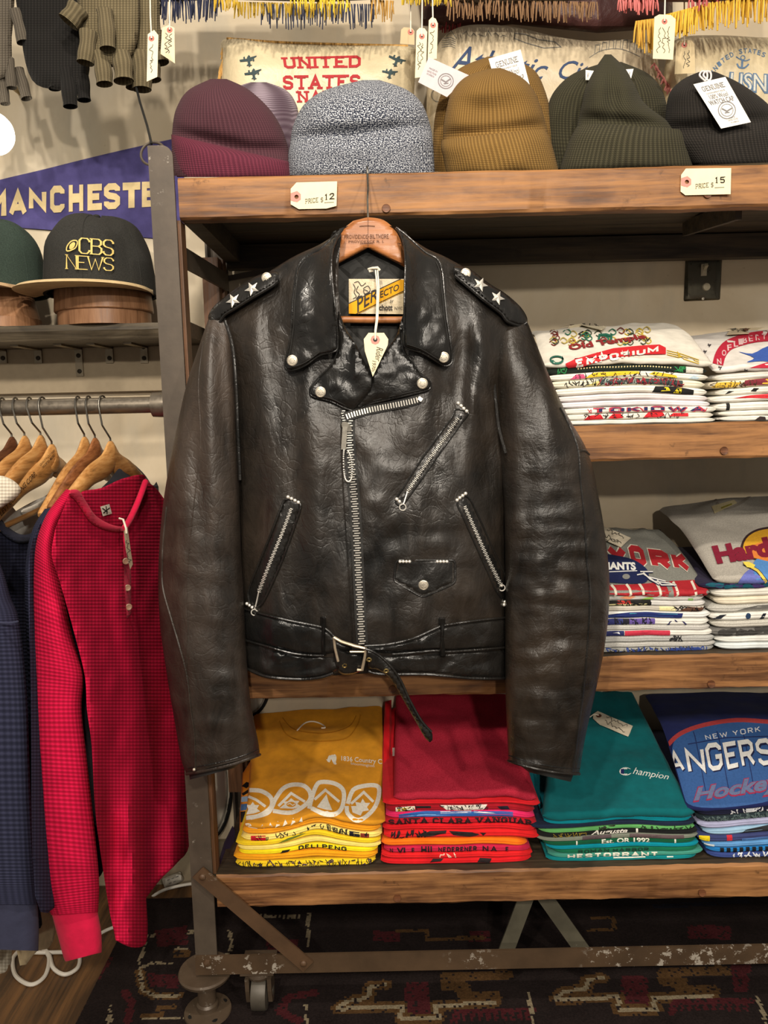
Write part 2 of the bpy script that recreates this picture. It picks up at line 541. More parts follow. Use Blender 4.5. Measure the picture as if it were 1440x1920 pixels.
@memo
def m_plain(name, rgb, rough=.6, metal=0.0, spec=.5):
    t = NT(name)
    return t.out(lin(rgb), rough, None, metal, spec)
@memo
def m_cloth(rgb, name='cotton'):
    t = NT(name); c = lin(rgb); v = t.coord()
    a = t.noise(v, 900, 2); b = t.noise(v, 45, 4)
    col = t.ramp(b, [(.3, tuple(x * .86 for x in c)), (.7, tuple(min(1, x * 1.1) for x in c))])
    n = t.bump(b, .25, .004); n = t.bump(a, .25, .0006, n)
    m = t.out(col, .92, n, 0, .2)
    t.b.inputs['Sheen Weight'].default_value = .04
    return m
@memo
def m_heather(rgb, rgb2, name='heather_jersey'):
    t = NT(name); v = t.coord('Object', (1, 1, 3))
    a = t.noise(v, 420, 3, .7); b = t.noise(t.coord(), 30, 4)
    col = t.ramp(a, [(.35, lin(rgb)), (.65, lin(rgb2))])
    n = t.bump(b, .25, .004); n = t.bump(a, .2, .0006, n)
    return t.out(col, .93, n, 0, .2)
@memo
def m_ink(rgb, name='printed_ink'):
    t = NT(name); c = lin(rgb)
    a = t.noise(t.coord(), 260, 3)
    col = t.ramp(a, [(.25, tuple(x * .8 for x in c)), (.6, c)])
    return t.out(col, .75, None, 0, .25)
@memo
def m_paper(rgb, name='manila_card'):
    t = NT(name); c = lin(rgb); a = t.noise(t.coord(), 60, 5)
    col = t.ramp(a, [(.3, tuple(x * .9 for x in c)), (.7, c)])
    return t.out(col, .8, t.bump(a, .1, .001), 0, .25)
@memo
def m_knit(rgb, rgb2, nu, nv, marl, name):
    """Ribbed knit in UV space: nu ribs round, nv courses up."""
    t = NT(name); v = t.coord('UV', (nu, nv, 1))
    sep = t.n('ShaderNodeSeparateXYZ'); t.l(v, sep.inputs[0])
    rib = t.math('SINE', t.math('MULTIPLY', sep.outputs[0], 2 * pi))
    crs = t.math('SINE', t.math('ADD', t.math('MULTIPLY', sep.outputs[1], 2 * pi), t.math('MULTIPLY', t.math('ABSOLUTE', rib), 1.5)))
    hgt = t.math('ADD', t.math('MULTIPLY', rib, .6), t.math('MULTIPLY', crs, .4))
    if marl:
        fl = t.noise(t.coord('UV', (nu * 4.2, nv * 1.7, 1)), 1.0, 2, .6)
        col = t.ramp(fl, [(.49, lin(rgb)), (.6, lin(rgb2))])
    else:
        col = t.ramp(t.math('MULTIPLY_ADD', hgt, .35), [(.0, lin(rgb2)), (.75, lin(rgb))])
        col = t.mix(.5, col, t.ramp(hgt, [(.0, lin(rgb2)), (.9, lin(rgb))]))
    fz = t.noise(t.coord(), 700, 2)
    n = t.bump(hgt, .5, .0012); n = t.bump(fz, .3, .0008, n)
    m = t.out(col, .95, n, 0, .15)
    t.b.inputs['Sheen Weight'].default_value = .03
    return m
@memo
def m_waffle(rgb, rgb2, name):
    """Thermal waffle knit: a square lattice in UV (metres scaled by the mesh)."""
    t = NT(name); v = t.coord('UV', (1, 1, 1))
    sep = t.n('ShaderNodeSeparateXYZ'); t.l(v, sep.inputs[0])
    a = t.math('SINE', t.math('MULTIPLY', sep.outputs[0], 2 * pi)); b = t.math('SINE', t.math('MULTIPLY', sep.outputs[1], 2 * pi))
    h = t.math('ADD', t.math('MULTIPLY', a, .45), t.math('MULTIPLY', b, .75))
    col = t.ramp(t.math('MULTIPLY_ADD', h, .4), [(.0, lin(rgb2)), (.8, lin(rgb))])
    col = t.mix(.4, col, t.ramp(h, [(0.0, lin(rgb2)), (1.0, lin(rgb))]))
    n = t.bump(h, .35, .0010)
    m = t.out(col, .95, n, 0, .15)
    return m
@memo
def m_wood(dark, light, axis, scale=1.0, rough=.55, name='worn_wood', wear=.5):
    t = NT(name); st = [9, 9, 9]; st[axis] = .9
    v = t.coord('Object', tuple(x * scale for x in st))
    a = t.noise(v, 4.0, 6, .62, .6)
    st2 = [60, 60, 60]; st2[axis] = 2.5
    b = t.noise(t.coord('Object', tuple(x * scale for x in st2)), 3.0, 4, .6, .2)
    g = t.math('ADD', t.math('MULTIPLY', a, .65), t.math('MULTIPLY', b, .35))
    d, l = lin(dark), lin(light)
    col = t.ramp(g, [(.34, tuple(x * .45 for x in d)), (.44, d), (.55, tuple((p + q) / 2 for p, q in zip(d, l))), (.68, l)])
    sp = t.noise(t.coord(), 26, 5, .65)
    col = t.mix(t.ramp(sp, [(.62, 0.0), (.72, wear)]), col, tuple(x * .35 for x in d))
    lw = t.noise(t.coord('Object', (1, 1, 1)), 6, 4, .6)
    col = t.mix(t.ramp(lw, [(.5, 0.0), (.75, wear * .7)]), col, l)
    n = t.bump(g, .3, .003); n = t.bump(sp, .15, .002, n)
    return t.out(col, t.ramp(b, [(.3, rough - .1), (.7, rough + .15)]), n, 0, .4)
@memo
def m_iron(rgb, chips, rough=.55, name='painted_iron'):
    t = NT(name); c = lin(rgb)
    a = t.noise(t.coord(), 14, 6, .6); b = t.noise(t.coord('Object', (1, 1, 1)), 55, 5, .7)
    col = t.ramp(a, [(.3, tuple(x * .7 for x in c)), (.7, tuple(x * 1.25 for x in c))])
    lo = .80 - .18 * chips
    big = t.noise(t.coord('Object', (1, 1, 1)), 3.2, 2)
    chip = t.math('MULTIPLY', t.ramp(b, [(lo - .13, 0.0), (lo - .1, 1.0)]), t.ramp(big, [(.52, 0.0), (.6, 1.0)]))
    col = t.mix(t.math('MULTIPLY', chip, min(1.0, chips)), col, (.55, .5, .42))
    return t.out(col, rough, t.bump(b, .2, .001), .15, .5)
@memo
def m_metal(rgb, rough=.25, name='polished_metal', metal=1.0):
    t = NT(name); a = t.noise(t.coord(), 120, 4)
    return t.out(lin(rgb), t.ramp(a, [(.3, rough * .8), (.7, rough * 1.5)]), t.bump(a, .08, .0005), metal)
@memo
def m_leather(kind):
    """Worn horsehide: black finish rubbed through to brown, grain, creases and crepe wrinkles in the height."""
    t = NT({'black': 'black_horsehide', 'rub': 'brown_rubbed_horsehide', 'gloss': 'glossy_horsehide', 'crepe': 'wrinkled_horsehide'}[kind])
    v = t.coord()
    big = t.noise(t.coord('Object', (1, 1, .4)) if kind == 'rub' else v, 5.5, 5, .6, .4)
    med = t.noise(t.coord('Object', (1, 1, .55)), 24, 5, .62, .5)
    fine = t.noise(v, 330, 3, .6)
    vo = t.n('ShaderNodeTexVoronoi', feature='DISTANCE_TO_EDGE'); vo.inputs['Scale'].default_value = 62
    wv = t.n('ShaderNodeMix', data_type='VECTOR'); nz = t.n('ShaderNodeTexNoise'); nz.inputs['Scale'].default_value = 14
    t.l(v, nz.inputs['Vector']); wv.inputs[0].default_value = .07; t.l(v, wv.inputs[4]); t.l(nz.outputs['Color'], wv.inputs[5])
    t.l(wv.outputs[1], vo.inputs['Vector'])
    crease = t.ramp(vo.outputs['Distance'], [(.0, 0.0), (.09, 1.0)])
    mask = t.noise(v, 7.5, 3)
    cm = t.mix(t.ramp(mask, [(.42, 0.0), (.62, 1.0)]), (1, 1, 1), crease)
    blk, brn = {'black': ((.0062, .0062, .0058), (.030, .0215, .015)), 'crepe': ((.0062, .0060, .0055), (.031, .022, .015)), 'rub': ((.0105, .0088, .0072), (.060, .041, .029)), 'gloss': ((.0052, .0058, .0060), (.017, .0145, .012))}[kind]
    g = t.math('ADD', t.math('MULTIPLY', big, .62), t.math('MULTIPLY', med, .38))
    col = t.ramp(g, [(.36, blk), (.5, tuple((p * .6 + q * .4) for p, q in zip(blk, brn))), (.66, brn)])
    r0 = {'black': .33, 'rub': .42, 'gloss': .27, 'crepe': .34}[kind]
    ro = t.ramp(med, [(.3, r0 - .08), (.7, r0 + .14)])
    n = t.bump(med, .33, .010); n = t.bump(cm, .16, .0018, n)
    if kind == 'crepe':
        cr = t.noise(t.coord('Object', (1, 1, 3.6)), 26, 6, .66, 1.2)
        n = t.bump(cr, .20, .005, n)
    n = t.bump(fine, .16, .0006, n)
    return t.out(col, ro, n, 0, .5)
@memo
def m_plaster():
    t = NT('stained_plaster'); v = t.coord()
    a = t.noise(v, 2.2, 6, .62, .5); b = t.noise(t.coord('Object', (1.0, 1, .35)), 9, 5, .6); c = t.noise(v, 70, 4)
    col = t.ramp(a, [(.3, lin((196, 178, 148))), (.5, lin((214, 198, 170))), (.7, lin((226, 213, 189)))])
    col = t.mix(t.ramp(b, [(.5, 0.0), (.66, .32)]), col, lin((176, 172, 158)))
    col = t.mix(t.ramp(c, [(.72, 0.0), (.78, .3)]), col, lin((120, 84, 52)))
    return t.out(col, .78, t.bump(a, .2, .01), 0, .3)
@memo
def m_rug(rgb):
    t = NT('rug_wool'); c = lin(rgb); a = t.noise(t.coord(), 240, 3, .7); b = t.noise(t.coord(), 12, 4)
    g = t.math('ADD', t.math('MULTIPLY', a, .6), t.math('MULTIPLY', b, .4))
    col = t.ramp(g, [(.35, tuple(x * .5 for x in c)), (.65, tuple(x * 1.3 for x in c))])
    return t.out(col, .97, t.bump(a, .5, .003), 0, .1)
@memo
def m_satin(rgb, name='aged_satin'):
    t = NT(name); c = lin(rgb); a = t.noise(t.coord(), 16, 5, .6, .4)
    w = t.n('ShaderNodeTexWave'); w.inputs['Scale'].default_value = 120; t.l(t.coord('Object', (1, .2, 1), (0, .6, 0)), w.inputs['Vector'])
    col = t.ramp(a, [(.3, tuple(x * .72 for x in c)), (.65, c)])
    n = t.bump(a, .5, .01); n = t.bump(w.outputs['Fac'], .06, .0006, n)
    return t.out(col, .42, n, 0, .5)
@memo
def m_glow(rgb, strength):
    t = NT('lit_glass_globe'); t.b.inputs['Emission Color'].default_value = lin(rgb) + (1,); t.b.inputs['Emission Strength'].default_value = strength
    return t.out((.9, .88, .82), .3)

IRON = m_iron((78, 68, 57), .35)
IRON_LOW = m_iron((84, 62, 42), .3, .55, 'rusty_iron')
PIPE = m_metal((128, 119, 106), .32, 'bare_pipe', .8)
PIPE_LOW = m_iron((84, 70, 56), .2, .4, 'dull_pipe')
SHELF = m_wood((104, 68, 40), (178, 126, 76), 0, 1.0, .55, 'worn_shelf_plank', .85)
SHELF_DK = m_wood((52, 44, 34), (84, 70, 52), 0, 1.0, .6, 'dark_shelf_wood', .4)
STEEL = m_metal((196, 188, 172), .4, 'nickel', .8)
CHROME = m_metal((236, 232, 222), .3, 'chrome', .55)
WIRE = m_metal((120, 116, 108), .35, 'hook_wire')
BLACKPLASTIC = m_plain('black_plastic', (22, 22, 22), .5)
MANILA = m_paper((246, 232, 192))
INK = m_plain('grey_pen_ink', (92, 88, 80), .8, 0.0, .2)
BLACKINK = m_plain('black_stamp_ink', (30, 27, 24), .8, 0.0, .2)
PINK = m_paper((214, 146, 134), 'pink_reinforcing_patch')
STRING = m_cloth((236, 228, 208), 'cotton_string')
# ------------------------------------------------------------------ room shell
WALL_Y = 1.80
m = MB(); m.box((-2.2, WALL_Y, 0), (2.2, WALL_Y + .08, 3.0)); struct('wall_back', m, m_plaster())
m = MB(); m.box((-2.2, -2.2, -.04), (2.2, WALL_Y, 0)); struct('floor', m, m_wood((66, 46, 28), (122, 86, 50), 1, .7, .45, 'oak_floor', .4))
# painted boards fixed to the wall under the hat shelf
m = MB(); m.box((-1.6, 1.775, 1.165 + PZ(0, 0, 0).z * 0 + .055), (-.34, WALL_Y, 1.165 + .165)); struct('trim_1', m, m_paper((176, 160, 134), 'painted_board'))
m = MB(); m.box((-2.2, 1.785, 0), (2.2, WALL_Y, .11)); struct('baseboard_back', m, m_paper((150, 136, 112), 'painted_skirting'))

# ------------------------------------------------------------------ rolling shelf rack
FY, BY = 1.35, 1.77            # front and back of the shelves
XL, XR = -.382, 1.16
Z1, Z2, Z3, Z4 = 1.558, 1.130, .711, .299
rack = thing('shelf_rack', 'tall industrial rack of thick worn wooden shelves in a rusty iron frame', 'shelving', (0.35, 1.56, 0))
def lshape(x0, y0, sx, sy, z0, z1, w=.041, t=.005, rounded=False):
    m = MB()
    if rounded:      # front flange with a rounded top corner
        out = [(0, z0), (w, z0)] + [(w - .018 + .018 * cos(a), z1 - .018 + .018 * sin(a)) for a in [i * pi / 16 for i in range(9)]] + [(0, z1)]
        n = len(out)
        vs = [(x0 + sx * p[0], y0, p[1]) for p in out] + [(x0 + sx * p[0], y0 + sy * t, p[1]) for p in out]
        m.add(vs, [tuple(range(n)), tuple(range(2 * n - 1, n - 1, -1))] + [(i, (i + 1) % n, n + (i + 1) % n, n + i) for i in range(n)])
    else:
        m.box((min(x0, x0 + sx * w), min(y0, y0 + sy * t), z0), (max(x0, x0 + sx * w), max(y0, y0 + sy * t), z1))
    m.box((min(x0, x0 + sx * t), min(y0 + sy * t, y0 + sy * w), z0), (max(x0, x0 + sx * t), max(y0 + sy * t, y0 + sy * w), z1 - .02))
    return m
build('post', lshape(XL, FY - .008, 1, 1, .105, 1.607, rounded=True), IRON, rack, smooth=False)
build('post', lshape(XR, FY - .008, -1, 1, .105, 1.607, rounded=True), IRON, rack, smooth=False)
build('post', lshape(XL, BY + .005, 1, -1, .105, 1.607), IRON, rack, smooth=False)
build('post', lshape(XR, BY + .005, -1, -1, .105, 1.607), IRON, rack, smooth=False)
for y in (FY + .035, BY - .04):   # wooden cleats lining the posts
    m = MB(); m.box((XL + .034, y - .03, .3), (XL + .045, y, 1.49)); build('cleat', m, m_wood((84, 58, 38), (128, 88, 58), 2, 1, .5, 'brown_cleat'), rack, smooth=False)
m = MB(); m.box((XL + .006, BY - .10, .3), (XL + .04, BY - .01, 1.49)); build('back_stile', m, m_wood((84, 58, 38), (128, 88, 58), 2, 1, .5, 'brown_cleat'), rack, smooth=False)
def plank(z, th, seed):
    """A thick front rail with chewed edges, and the deck behind it."""
    x0, x1 = -.337, 1.12
    m = MB()
    def sec(u, v):
        x = lerp(x0, x1, v); r = .004
        pts = [(0, -th + r), (0, -r), (r, 0), (.03, 0), (.03, -th), (r, -th)]
        a, b = pts[int(round(u * 6)) % 6]
        k = n3(x * 9, seed * 3.1 + u * 6, 1) * .0022 + n3(x * 40, seed + u * 9, 4) * .0012
        return Vector((x, FY + a + (k if a < .01 else 0), z + b + k * .8))
    m.grid(6, 160, sec, closeu=True)
    for j in range(160): m.m[j * 6 + 2] = 1
    b = len(m.v) - 161 * 6
    m.f += [tuple(b + i for i in range(6)), tuple(b + 160 * 6 + i for i in range(5, -1, -1))]; m.m += [0, 0]
    sh = build('shelf', m, [SHELF, SHELF_DK], rack, angle=25)
    m = MB()
    for k in range(3):
        y0 = FY + .031 + k * .133
        m.box((x0, y0, z - .026), (x1, y0 + .131, z - .002))
    build('deck', m, SHELF_DK, sh, smooth=False)
    m = MB(); m.box((x0, BY - .032, z - th - .012), (x1, BY - .002, z - .03)); build('back_rail', m, SHELF_DK, sh, smooth=False)
    for xa, xb in ((x0, x0 + .03), (x1 - .03, x1)):
        m = MB(); m.box((xa, FY + .03, z - th), (xb, BY - .032, z - .027)); build('end_rail', m, SHELF_DK, sh, smooth=False)
    return sh
sh1 = plank(Z1, .068, 1); sh2 = plank(Z2, .063, 2); sh3 = plank(Z3, .066, 3); sh4 = plank(Z4, .067, 4)
# wooden plugs and nail heads in the front rails
for (px, py, sh) in ((724, 391, sh1), (1326, 364, sh1), (1357, 845, sh2), (1333, 1282, sh3), (736, 1292, sh3), (745, 1683, sh4), (1316, 1673, sh4)):
    p = P(px, py, FY - .0005); m = MB()
    m.lathe([(.0001, 0), (.0068, 0), (.0072, -.0015), (.0068, -.003), (.0055, -.0026), (.0001, -.0024)], p, (0, 1, 0), 18)
    build('plug', m, m_wood((92, 56, 34), (138, 88, 56), 0, 3, .5, 'plug_wood'), sh)
# under-shelf diagonal struts (wooden knee braces under the top shelf)
m = MB(); m.bar(P(1385, 395, FY + .06), P(1285, 428, BY - .12), .03, .012, (0, 1, 0)); build('knee_brace', m, SHELF_DK, rack, smooth=False)
m = MB(); m.bar(P(400, 528, BY - .03), P(700, 470, BY - .03), .012, .008, (0, 0, 1)); build('tie_rod', m, IRON, rack, smooth=False)
m = MB(); m.bar(P(340, 480, FY + .05), P(426, 530, BY - .05), .036, .006, (0, 0, 1)); build('side_rail', m, IRON, rack, smooth=False)
# bottom rail and corner brace
rl = MB(); rl.box((XL, FY - .0135, .105), (XR, FY - .0085, .143)); rl.box((XL, FY - .0085, .105), (XR, FY + .03, .110))
build('bottom_rail', rl, m_iron((78, 60, 42), .62, .55, 'chipped_rail'), rack, smooth=False)
m = MB(); m.box((XL, BY - .03, .105), (XR, BY + .004, .143)); build('bottom_rail', m, IRON_LOW, rack, smooth=False)
def brace(pa, pb, y, w=.028):
    a, b = P(pa[0], pa[1], y), P(pb[0], pb[1], y)
    m = MB(); m.bar(a, b, w, .004, (0, 0, 1))
    br = build('brace', m, IRON_LOW, rack, smooth=False)
    for p in (a, b):
        q = p + (b - a).normalized() * (.012 if p is a else -.012) + Vector((0, -.002, 0))
        m = MB(); m.lathe([(.0001, 0), (.0065, 0), (.006, -.003), (.0035, -.005), (.0001, -.0052)], q, (0, 1, 0), 14); build('bolt', m, IRON_LOW, br)
brace((371, 1635), (578, 1812), FY - .0165)
m = MB(); m.lathe([(.0001, 0), (.008, 0), (.007, -.003), (.0001, -.005)], P(388, 1806, FY - .0135), (0, 1, 0), 6); build('bolt', m, IRON_LOW, rack)
for (pa, pb) in (((992, 1668), (944, 1796)), ((1012, 1668), (1098, 1790))):
    a, b = P(pa[0], pa[1], FY + .05), P(pb[0], pb[1], FY + .05); m = MB(); m.bar(a, b, .03, .004, (0, 0, 1)); build('brace', m, m_iron((88, 84, 70), .2, .5, 'grey_iron'), rack, smooth=False)
# pipe foot with two flanges
fx, fy = XL + .012, FY + .012
ft = MB(); ft.lathe([(.0001, .098), (.05, .098), (.052, .094), (.05, .088), (.03, .086), (.022, .08), (.0175, .07), (.0175, .03), (.021, .026), (.021, .016), (.045, .011), (.046, .008), (.0001, .007)], (fx, fy, 0), n=28)
foot = build('pipe_foot', ft, PIPE_LOW, rack)
for k in range(4):
    a = .6 + k * pi / 2; m = MB(); m.lathe([(.0001, .0135), (.006, .013), (.006, .006), (.0001, .006)], (fx + .034 * cos(a), fy + .034 * sin(a), 0), n=10)
    build('screw', m, BLACKPLASTIC, foot)
ft = MB(); ft.lathe([(.0001, .098), (.05, .098), (.05, .088), (.022, .08), (.0175, .07), (.0175, .03), (.021, .016), (.045, .011), (.046, .008), (.0001, .007)], (fx, BY - .02, 0), n=20)
build('pipe_foot', ft, PIPE_LOW, rack)
ft = MB(); ft.lathe([(.0001, .104), (.05, .104), (.05, .088), (.022, .08), (.0175, .07), (.0175, .03), (.021, .016), (.045, .011), (.046, .008), (.0001, .007)], (XR - .012, fy, 0), n=20); build('pipe_foot', ft, PIPE_LOW, rack)
ft = MB(); ft.lathe([(.0001, .104), (.05, .104), (.05, .088), (.022, .08), (.0175, .07), (.0175, .03), (.021, .016), (.045, .011), (.046, .008), (.0001, .007)], (XR - .012, BY - .02, 0), n=20); build('pipe_foot', ft, PIPE_LOW, rack)
# caster
cx = P(488, 1860, FY + .02).x; cy = FY + .022
cm = MB(); cm.box((cx - .032, cy - .03, .096), (cx + .032, cy + .03, .105)); cm.lathe([(.0001, .096), (.022, .096), (.026, .084), (.024, .078), (.0001, .078)], (cx, cy, 0), n=20)
caster = build('caster', cm, PIPE_LOW, rack, angle=30)
for sx in (-1, 1):
    m = MB(); x0 = cx + sx * .0215
    out = [(-.022, .082), (.022, .082), (.02, .055), (.014, .028), (.0, .020), (-.014, .028), (-.02, .055)]
    n = len(out); vs = [(x0 - .004, cy + p[0], p[1]) for p in out] + [(x0 + .004, cy + p[0], p[1]) for p in out]
    m.add(vs, [tuple(range(n)), tuple(range(2 * n - 1, n - 1, -1))] + [(i, (i + 1) % n, n + (i + 1) % n, n + i) for i in range(n)])
    build('fork', m, PIPE_LOW, caster, smooth=False)
m = MB(); m.lathe([(.0001, -.026), (.009, -.026), (.009, -.017), (.022, -.015), (.0335, -.014), (.0345, -.010), (.0345, .010), (.0335, .014), (.022, .015), (.009, .017), (.009, .026), (.0001, .026)], (cx, cy, .0415), (1, 0, 0), 26)
build('wheel', m, m_iron((86, 80, 70), .2, .5, 'cast_wheel'), caster)

# ------------------------------------------------------------------ hat shelf and clothes rail at the left
hs_z = P(150, 612, 1.62).z
hs = thing('hat_shelf', 'dark narrow wall shelf on flat brackets carrying the two caps', 'shelf', (-.85, 1.7, hs_z - .04))
m = MB()
def hsec(u, v):
    x = lerp(-1.35, -.386, v); pts = [(1.585, 0), (1.583, -.012), (1.59, -.03), (1.775, -.03), (1.775, 0)]
    a, b = pts[int(round(u * 5)) % 5]; k = n3(x * 20, u * 7, 3) * .0018
    return Vector((x, a + (k if a < 1.6 else 0), hs_z + b + (k if a < 1.6 else 0)))
m.grid(5, 70, hsec, closeu=True); b0 = len(m.v) - 71 * 5
m.f += [tuple(b0 + i for i in range(5)), tuple(b0 + 350 + i for i in range(4, -1, -1))]; m.m += [0, 0]
build('plank', m, m_wood((58, 50, 38), (104, 92, 72), 0, 1, .5, 'dark_plank', .5), hs, angle=25)
for px, hgt in ((4, 1), (70, 1), (146, 1.6), (204, 1), (269, 1)):
    p0 = P(px, 640, 1.774); z1 = P(px, 640 + 41 * hgt, 1.774).z
    zt = hs_z - .030
    m = MB(); m.box((p0.x - .0085, 1.7705, z1), (p0.x + .0085, 1.7745, zt)); m.box((p0.x - .0085, 1.66, zt - .004), (p0.x + .0085, 1.7745, zt))
    bk = build('bracket', m, m_metal((150, 138, 118), .4, 'bracket_steel'), hs, smooth=False)
    for zz in ((z1 + .011), (z1 + .046 if hgt > 1.2 else z1 + .036)):
        m = MB(); m.lathe([(.0001, 0), (.0052, 0), (.0046, -.002), (.0001, -.0026)], (p0.x, 1.7703, zz), (0, 1, 0), 12); build('screw', m, m_metal((60, 54, 46), .4, 'dark_screw'), bk)
RAILY = 1.372; RAILZ = P(150, 762, RAILY).z
rail = thing('clothes_rail', 'grey iron pipe clothes rail fixed to the left rack post', 'rail', (-.8, RAILY, RAILZ))
m = MB(); m.tube([(-1.3, RAILY, RAILZ), (XL - .012, RAILY, RAILZ)], .0145, 20); build('pipe', m, PIPE, rail)
m = MB(); m.lathe([(.0145, -.026), (.0215, -.025), (.0225, -.008), (.0225, .0), (.0001, .0)], (XL - .0005, RAILY, RAILZ), (1, 0, 0), 24); build('flange', m, PIPE, rail)
m = MB(); m.tube([(-1.27, RAILY, RAILZ), (-1.27, WALL_Y - .006, RAILZ)], .0145, 16); m.lathe([(.04, 0), (.04, -.006), (.02, -.012), (.0145, -.02)], (-1.27, WALL_Y, RAILZ), (0, 1, 0), 20); m.ball((-1.27, RAILY, RAILZ), .02); build('wall_stay', m, PIPE, rail)
# switch plate
sw = thing('switch_plate', 'steel switch plate on the wall under the top shelf', 'light switch', (P(1318, 520, 1.79).x, 1.796, P(1318, 560, 1.79).z))
pl = [(1286, 471), (1355, 467), (1350, 562), (1282, 565)]
m = MB(); patch(m, corner(pl, 3), atY(1.7995), .004, .004, 12, 10); build('plate', m, m_metal((92, 88, 76), .3, 'smoked_steel'), sw)
m = MB(); patch(m, [(1315, 495), (1326, 494.5), (1325, 517), (1314, 517.5)], atY(1.792), .004, 0, 5, 20); m.bar(P(1321, 505, 1.789), P(1325, 496, 1.776), .007, .006, (1, 0, 0)); build('toggle', m, m_plain('ivory_plastic', (178, 168, 142), .5), sw, smooth=False)
m = MB(); m.lathe([(.0001, 0), (.009, 0), (.008, -.004), (.0001, -.005)], P(1324, 538, 1.7915), (0, 1, 0), 16); build('button', m, m_plain('ivory_plastic', (178, 168, 142), .5), sw)
for q in ((1322, 476), (1318, 560)):
    m = MB(); m.lathe([(.0001, 0), (.0035, 0), (.003, -.0015), (.0001, -.002)], P(q[0], q[1], 1.7925), (0, 1, 0), 10); build('screw', m, STEEL, sw)
# ------------------------------------------------------------------ leather jacket on its hanger
LB, LR, LG, LC = m_leather('black'), m_leather('rub'), m_leather('gloss'), m_leather('crepe')
LINING = m_plain('black_lining', (26, 25, 23), .7)
YJ = 1.272
def interp(tab, x):
    if x <= tab[0][0]: return tab[0][1]
    for (a, b), (c, d) in zip(tab, tab[1:]):
        if x <= c: return b + (d - b) * (x - a) / (c - a)
    return tab[-1][1]
SHOULDER = [(380, 600), (402, 582), (440, 552), (480, 524), (545, 482), (600, 456), (640, 430), (690, 415), (745, 428), (800, 464), (840, 482), (905, 520), (950, 556), (990, 600), (1010, 620)]
SIDE_L = [(560, 395), (640, 412), (740, 428), (850, 438), (960, 446), (1100, 450), (1280, 458)]
SIDE_R = [(560, 995), (640, 975), (740, 955), (850, 952), (960, 950), (1100, 950), (1280, 950)]
def body_Y(px, py):
    xl, xr = interp(SIDE_L, py), interp(SIDE_R, py)
    c, hw = (xl + xr) / 2, (xr - xl) / 2
    t = min(1.0, abs((px - c) / hw))
    B = .050 + .022 * sst(600, 1050, py) - .012 * sst(1150, 1280, py)
    d = max(0.0, py - interp(SHOULDER, px))
    k = min(1.0, d / 120.0) ** .6
    y = YJ - B * (1 - t ** 3) ** .55 * k
    f = 0.0
    if px < 665:   # long soft drapes of the left front
        f += .0055 * n3(px * .020, py * .0035, 1.3) + .0035 * sin((px - 470) * .055 + n3(px * .004, py * .004) * 2.5) * sst(520, 700, py)
    else:
        f += .0045 * n3(px * .015, py * .007, 5.1) + .003 * n3(px * .035, py * .022, 9.4)
        f += .0035 * sin((px - 700) * .045 + py * .006) * (1 - sst(760, 900, py))
    g = n3(px * .05, py * .03, 2.2)
    f += .0012 * g
    for (hx, hy, sx, sy, am) in DENTS:
        q = ((px - hx) / sx) ** 2 + ((py - hy) / sy) ** 2
        if q < 6: f += am * exp(-q)
    return y - f * k
DENTS = [(560, 560, 18, 70, .010), (500, 640, 14, 80, -.006), (600, 720, 16, 60, -.007), (575, 840, 22, 130, .007), (520, 760, 16, 110, -.005),
         (620, 1000, 16, 160, -.004), (900, 620, 16, 80, .009), (865, 700, 14, 90, -.006), (915, 880, 18, 90, -.008), (885, 760, 12, 80, .006),
         (740, 880, 30, 14, .003), (820, 1000, 40, 14, -.003), (700, 940, 16, 16, .003), (735, 1010, 20, 18, -.003), (790, 1150, 14, 40, .006), (880, 1120, 30, 20, .004)]
def body(px, py, off=0.0): return P(px, py, body_Y(px, py) - off)
jk = thing('leather_jacket', 'black leather motorcycle jacket with belt and star epaulets hanging on the rack front', 'jacket', tuple(P(700, 1270, YJ)))
ZIP = [(655, 775), (655, 823), (661, 895), (666, 957), (670, 1029), (673, 1094), (677, 1173), (679, 1207)]
left_out = c2([(402, 585), (440, 554), (480, 526), (545, 484), (600, 458), (638, 434)], 4) + c2([(640, 440), (634, 520), (640, 600), (652, 660), (652, 720), (655, 775)], 4) + c2(ZIP, 3)[1:] + \
    c2([(676, 1222), (655, 1255), (622, 1263), (580, 1273), (560, 1273), (500, 1268), (462, 1253)], 4) + c2([(457, 1240), (455, 1180), (450, 1080), (447, 960), (440, 850), (430, 740), (420, 650), (407, 600)], 4)
right_out = c2([(988, 603), (950, 560), (905, 522), (840, 484), (800, 466), (760, 440)], 4) + c2([(758, 450), (758, 560), (748, 640), (715, 690), (690, 730), (657, 772)], 4) + c2(ZIP, 3)[1:] + \
    c2([(683, 1225), (690, 1255), (705, 1264), (760, 1263), (820, 1265), (880, 1272), (948, 1272)], 4) + c2([(951, 1250), (951, 1100), (950, 950), (951, 800), (955, 720), (972, 650)], 4)
m = MB(); patch(m, left_out, body, .004, 0, 10, 8); build('front_panel', m, LB, jk)
m = MB(); patch(m, right_out, lambda x, y, o=0: body(x, y, o + .002), .004, 0, 10, 8); fr = build('front_panel', m, LB, jk)
back_out = c2([(404, 590), (440, 556), (480, 528), (545, 486), (600, 460), (640, 434), (690, 424), (745, 434), (800, 468), (840, 486), (905, 524), (950, 562), (986, 605)], 3) + \
    c2([(972, 650), (955, 720), (951, 800), (950, 950), (951, 1100), (949, 1268)], 3) + c2([(880, 1270), (700, 1262), (560, 1270), (459, 1250)], 3) + c2([(455, 1180), (450, 1080), (447, 960), (440, 850), (430, 740), (420, 650)], 3)
def back_Y(px, py):
    xl, xr = interp(SIDE_L, py), interp(SIDE_R, py); t = min(1, abs((px - (xl + xr) / 2) / ((xr - xl) / 2)))
    d = max(0.0, py - interp(SHOULDER, px))
    return YJ + .004 + .046 * (1 - t ** 3) ** .55 * min(1, d / 120) ** .6
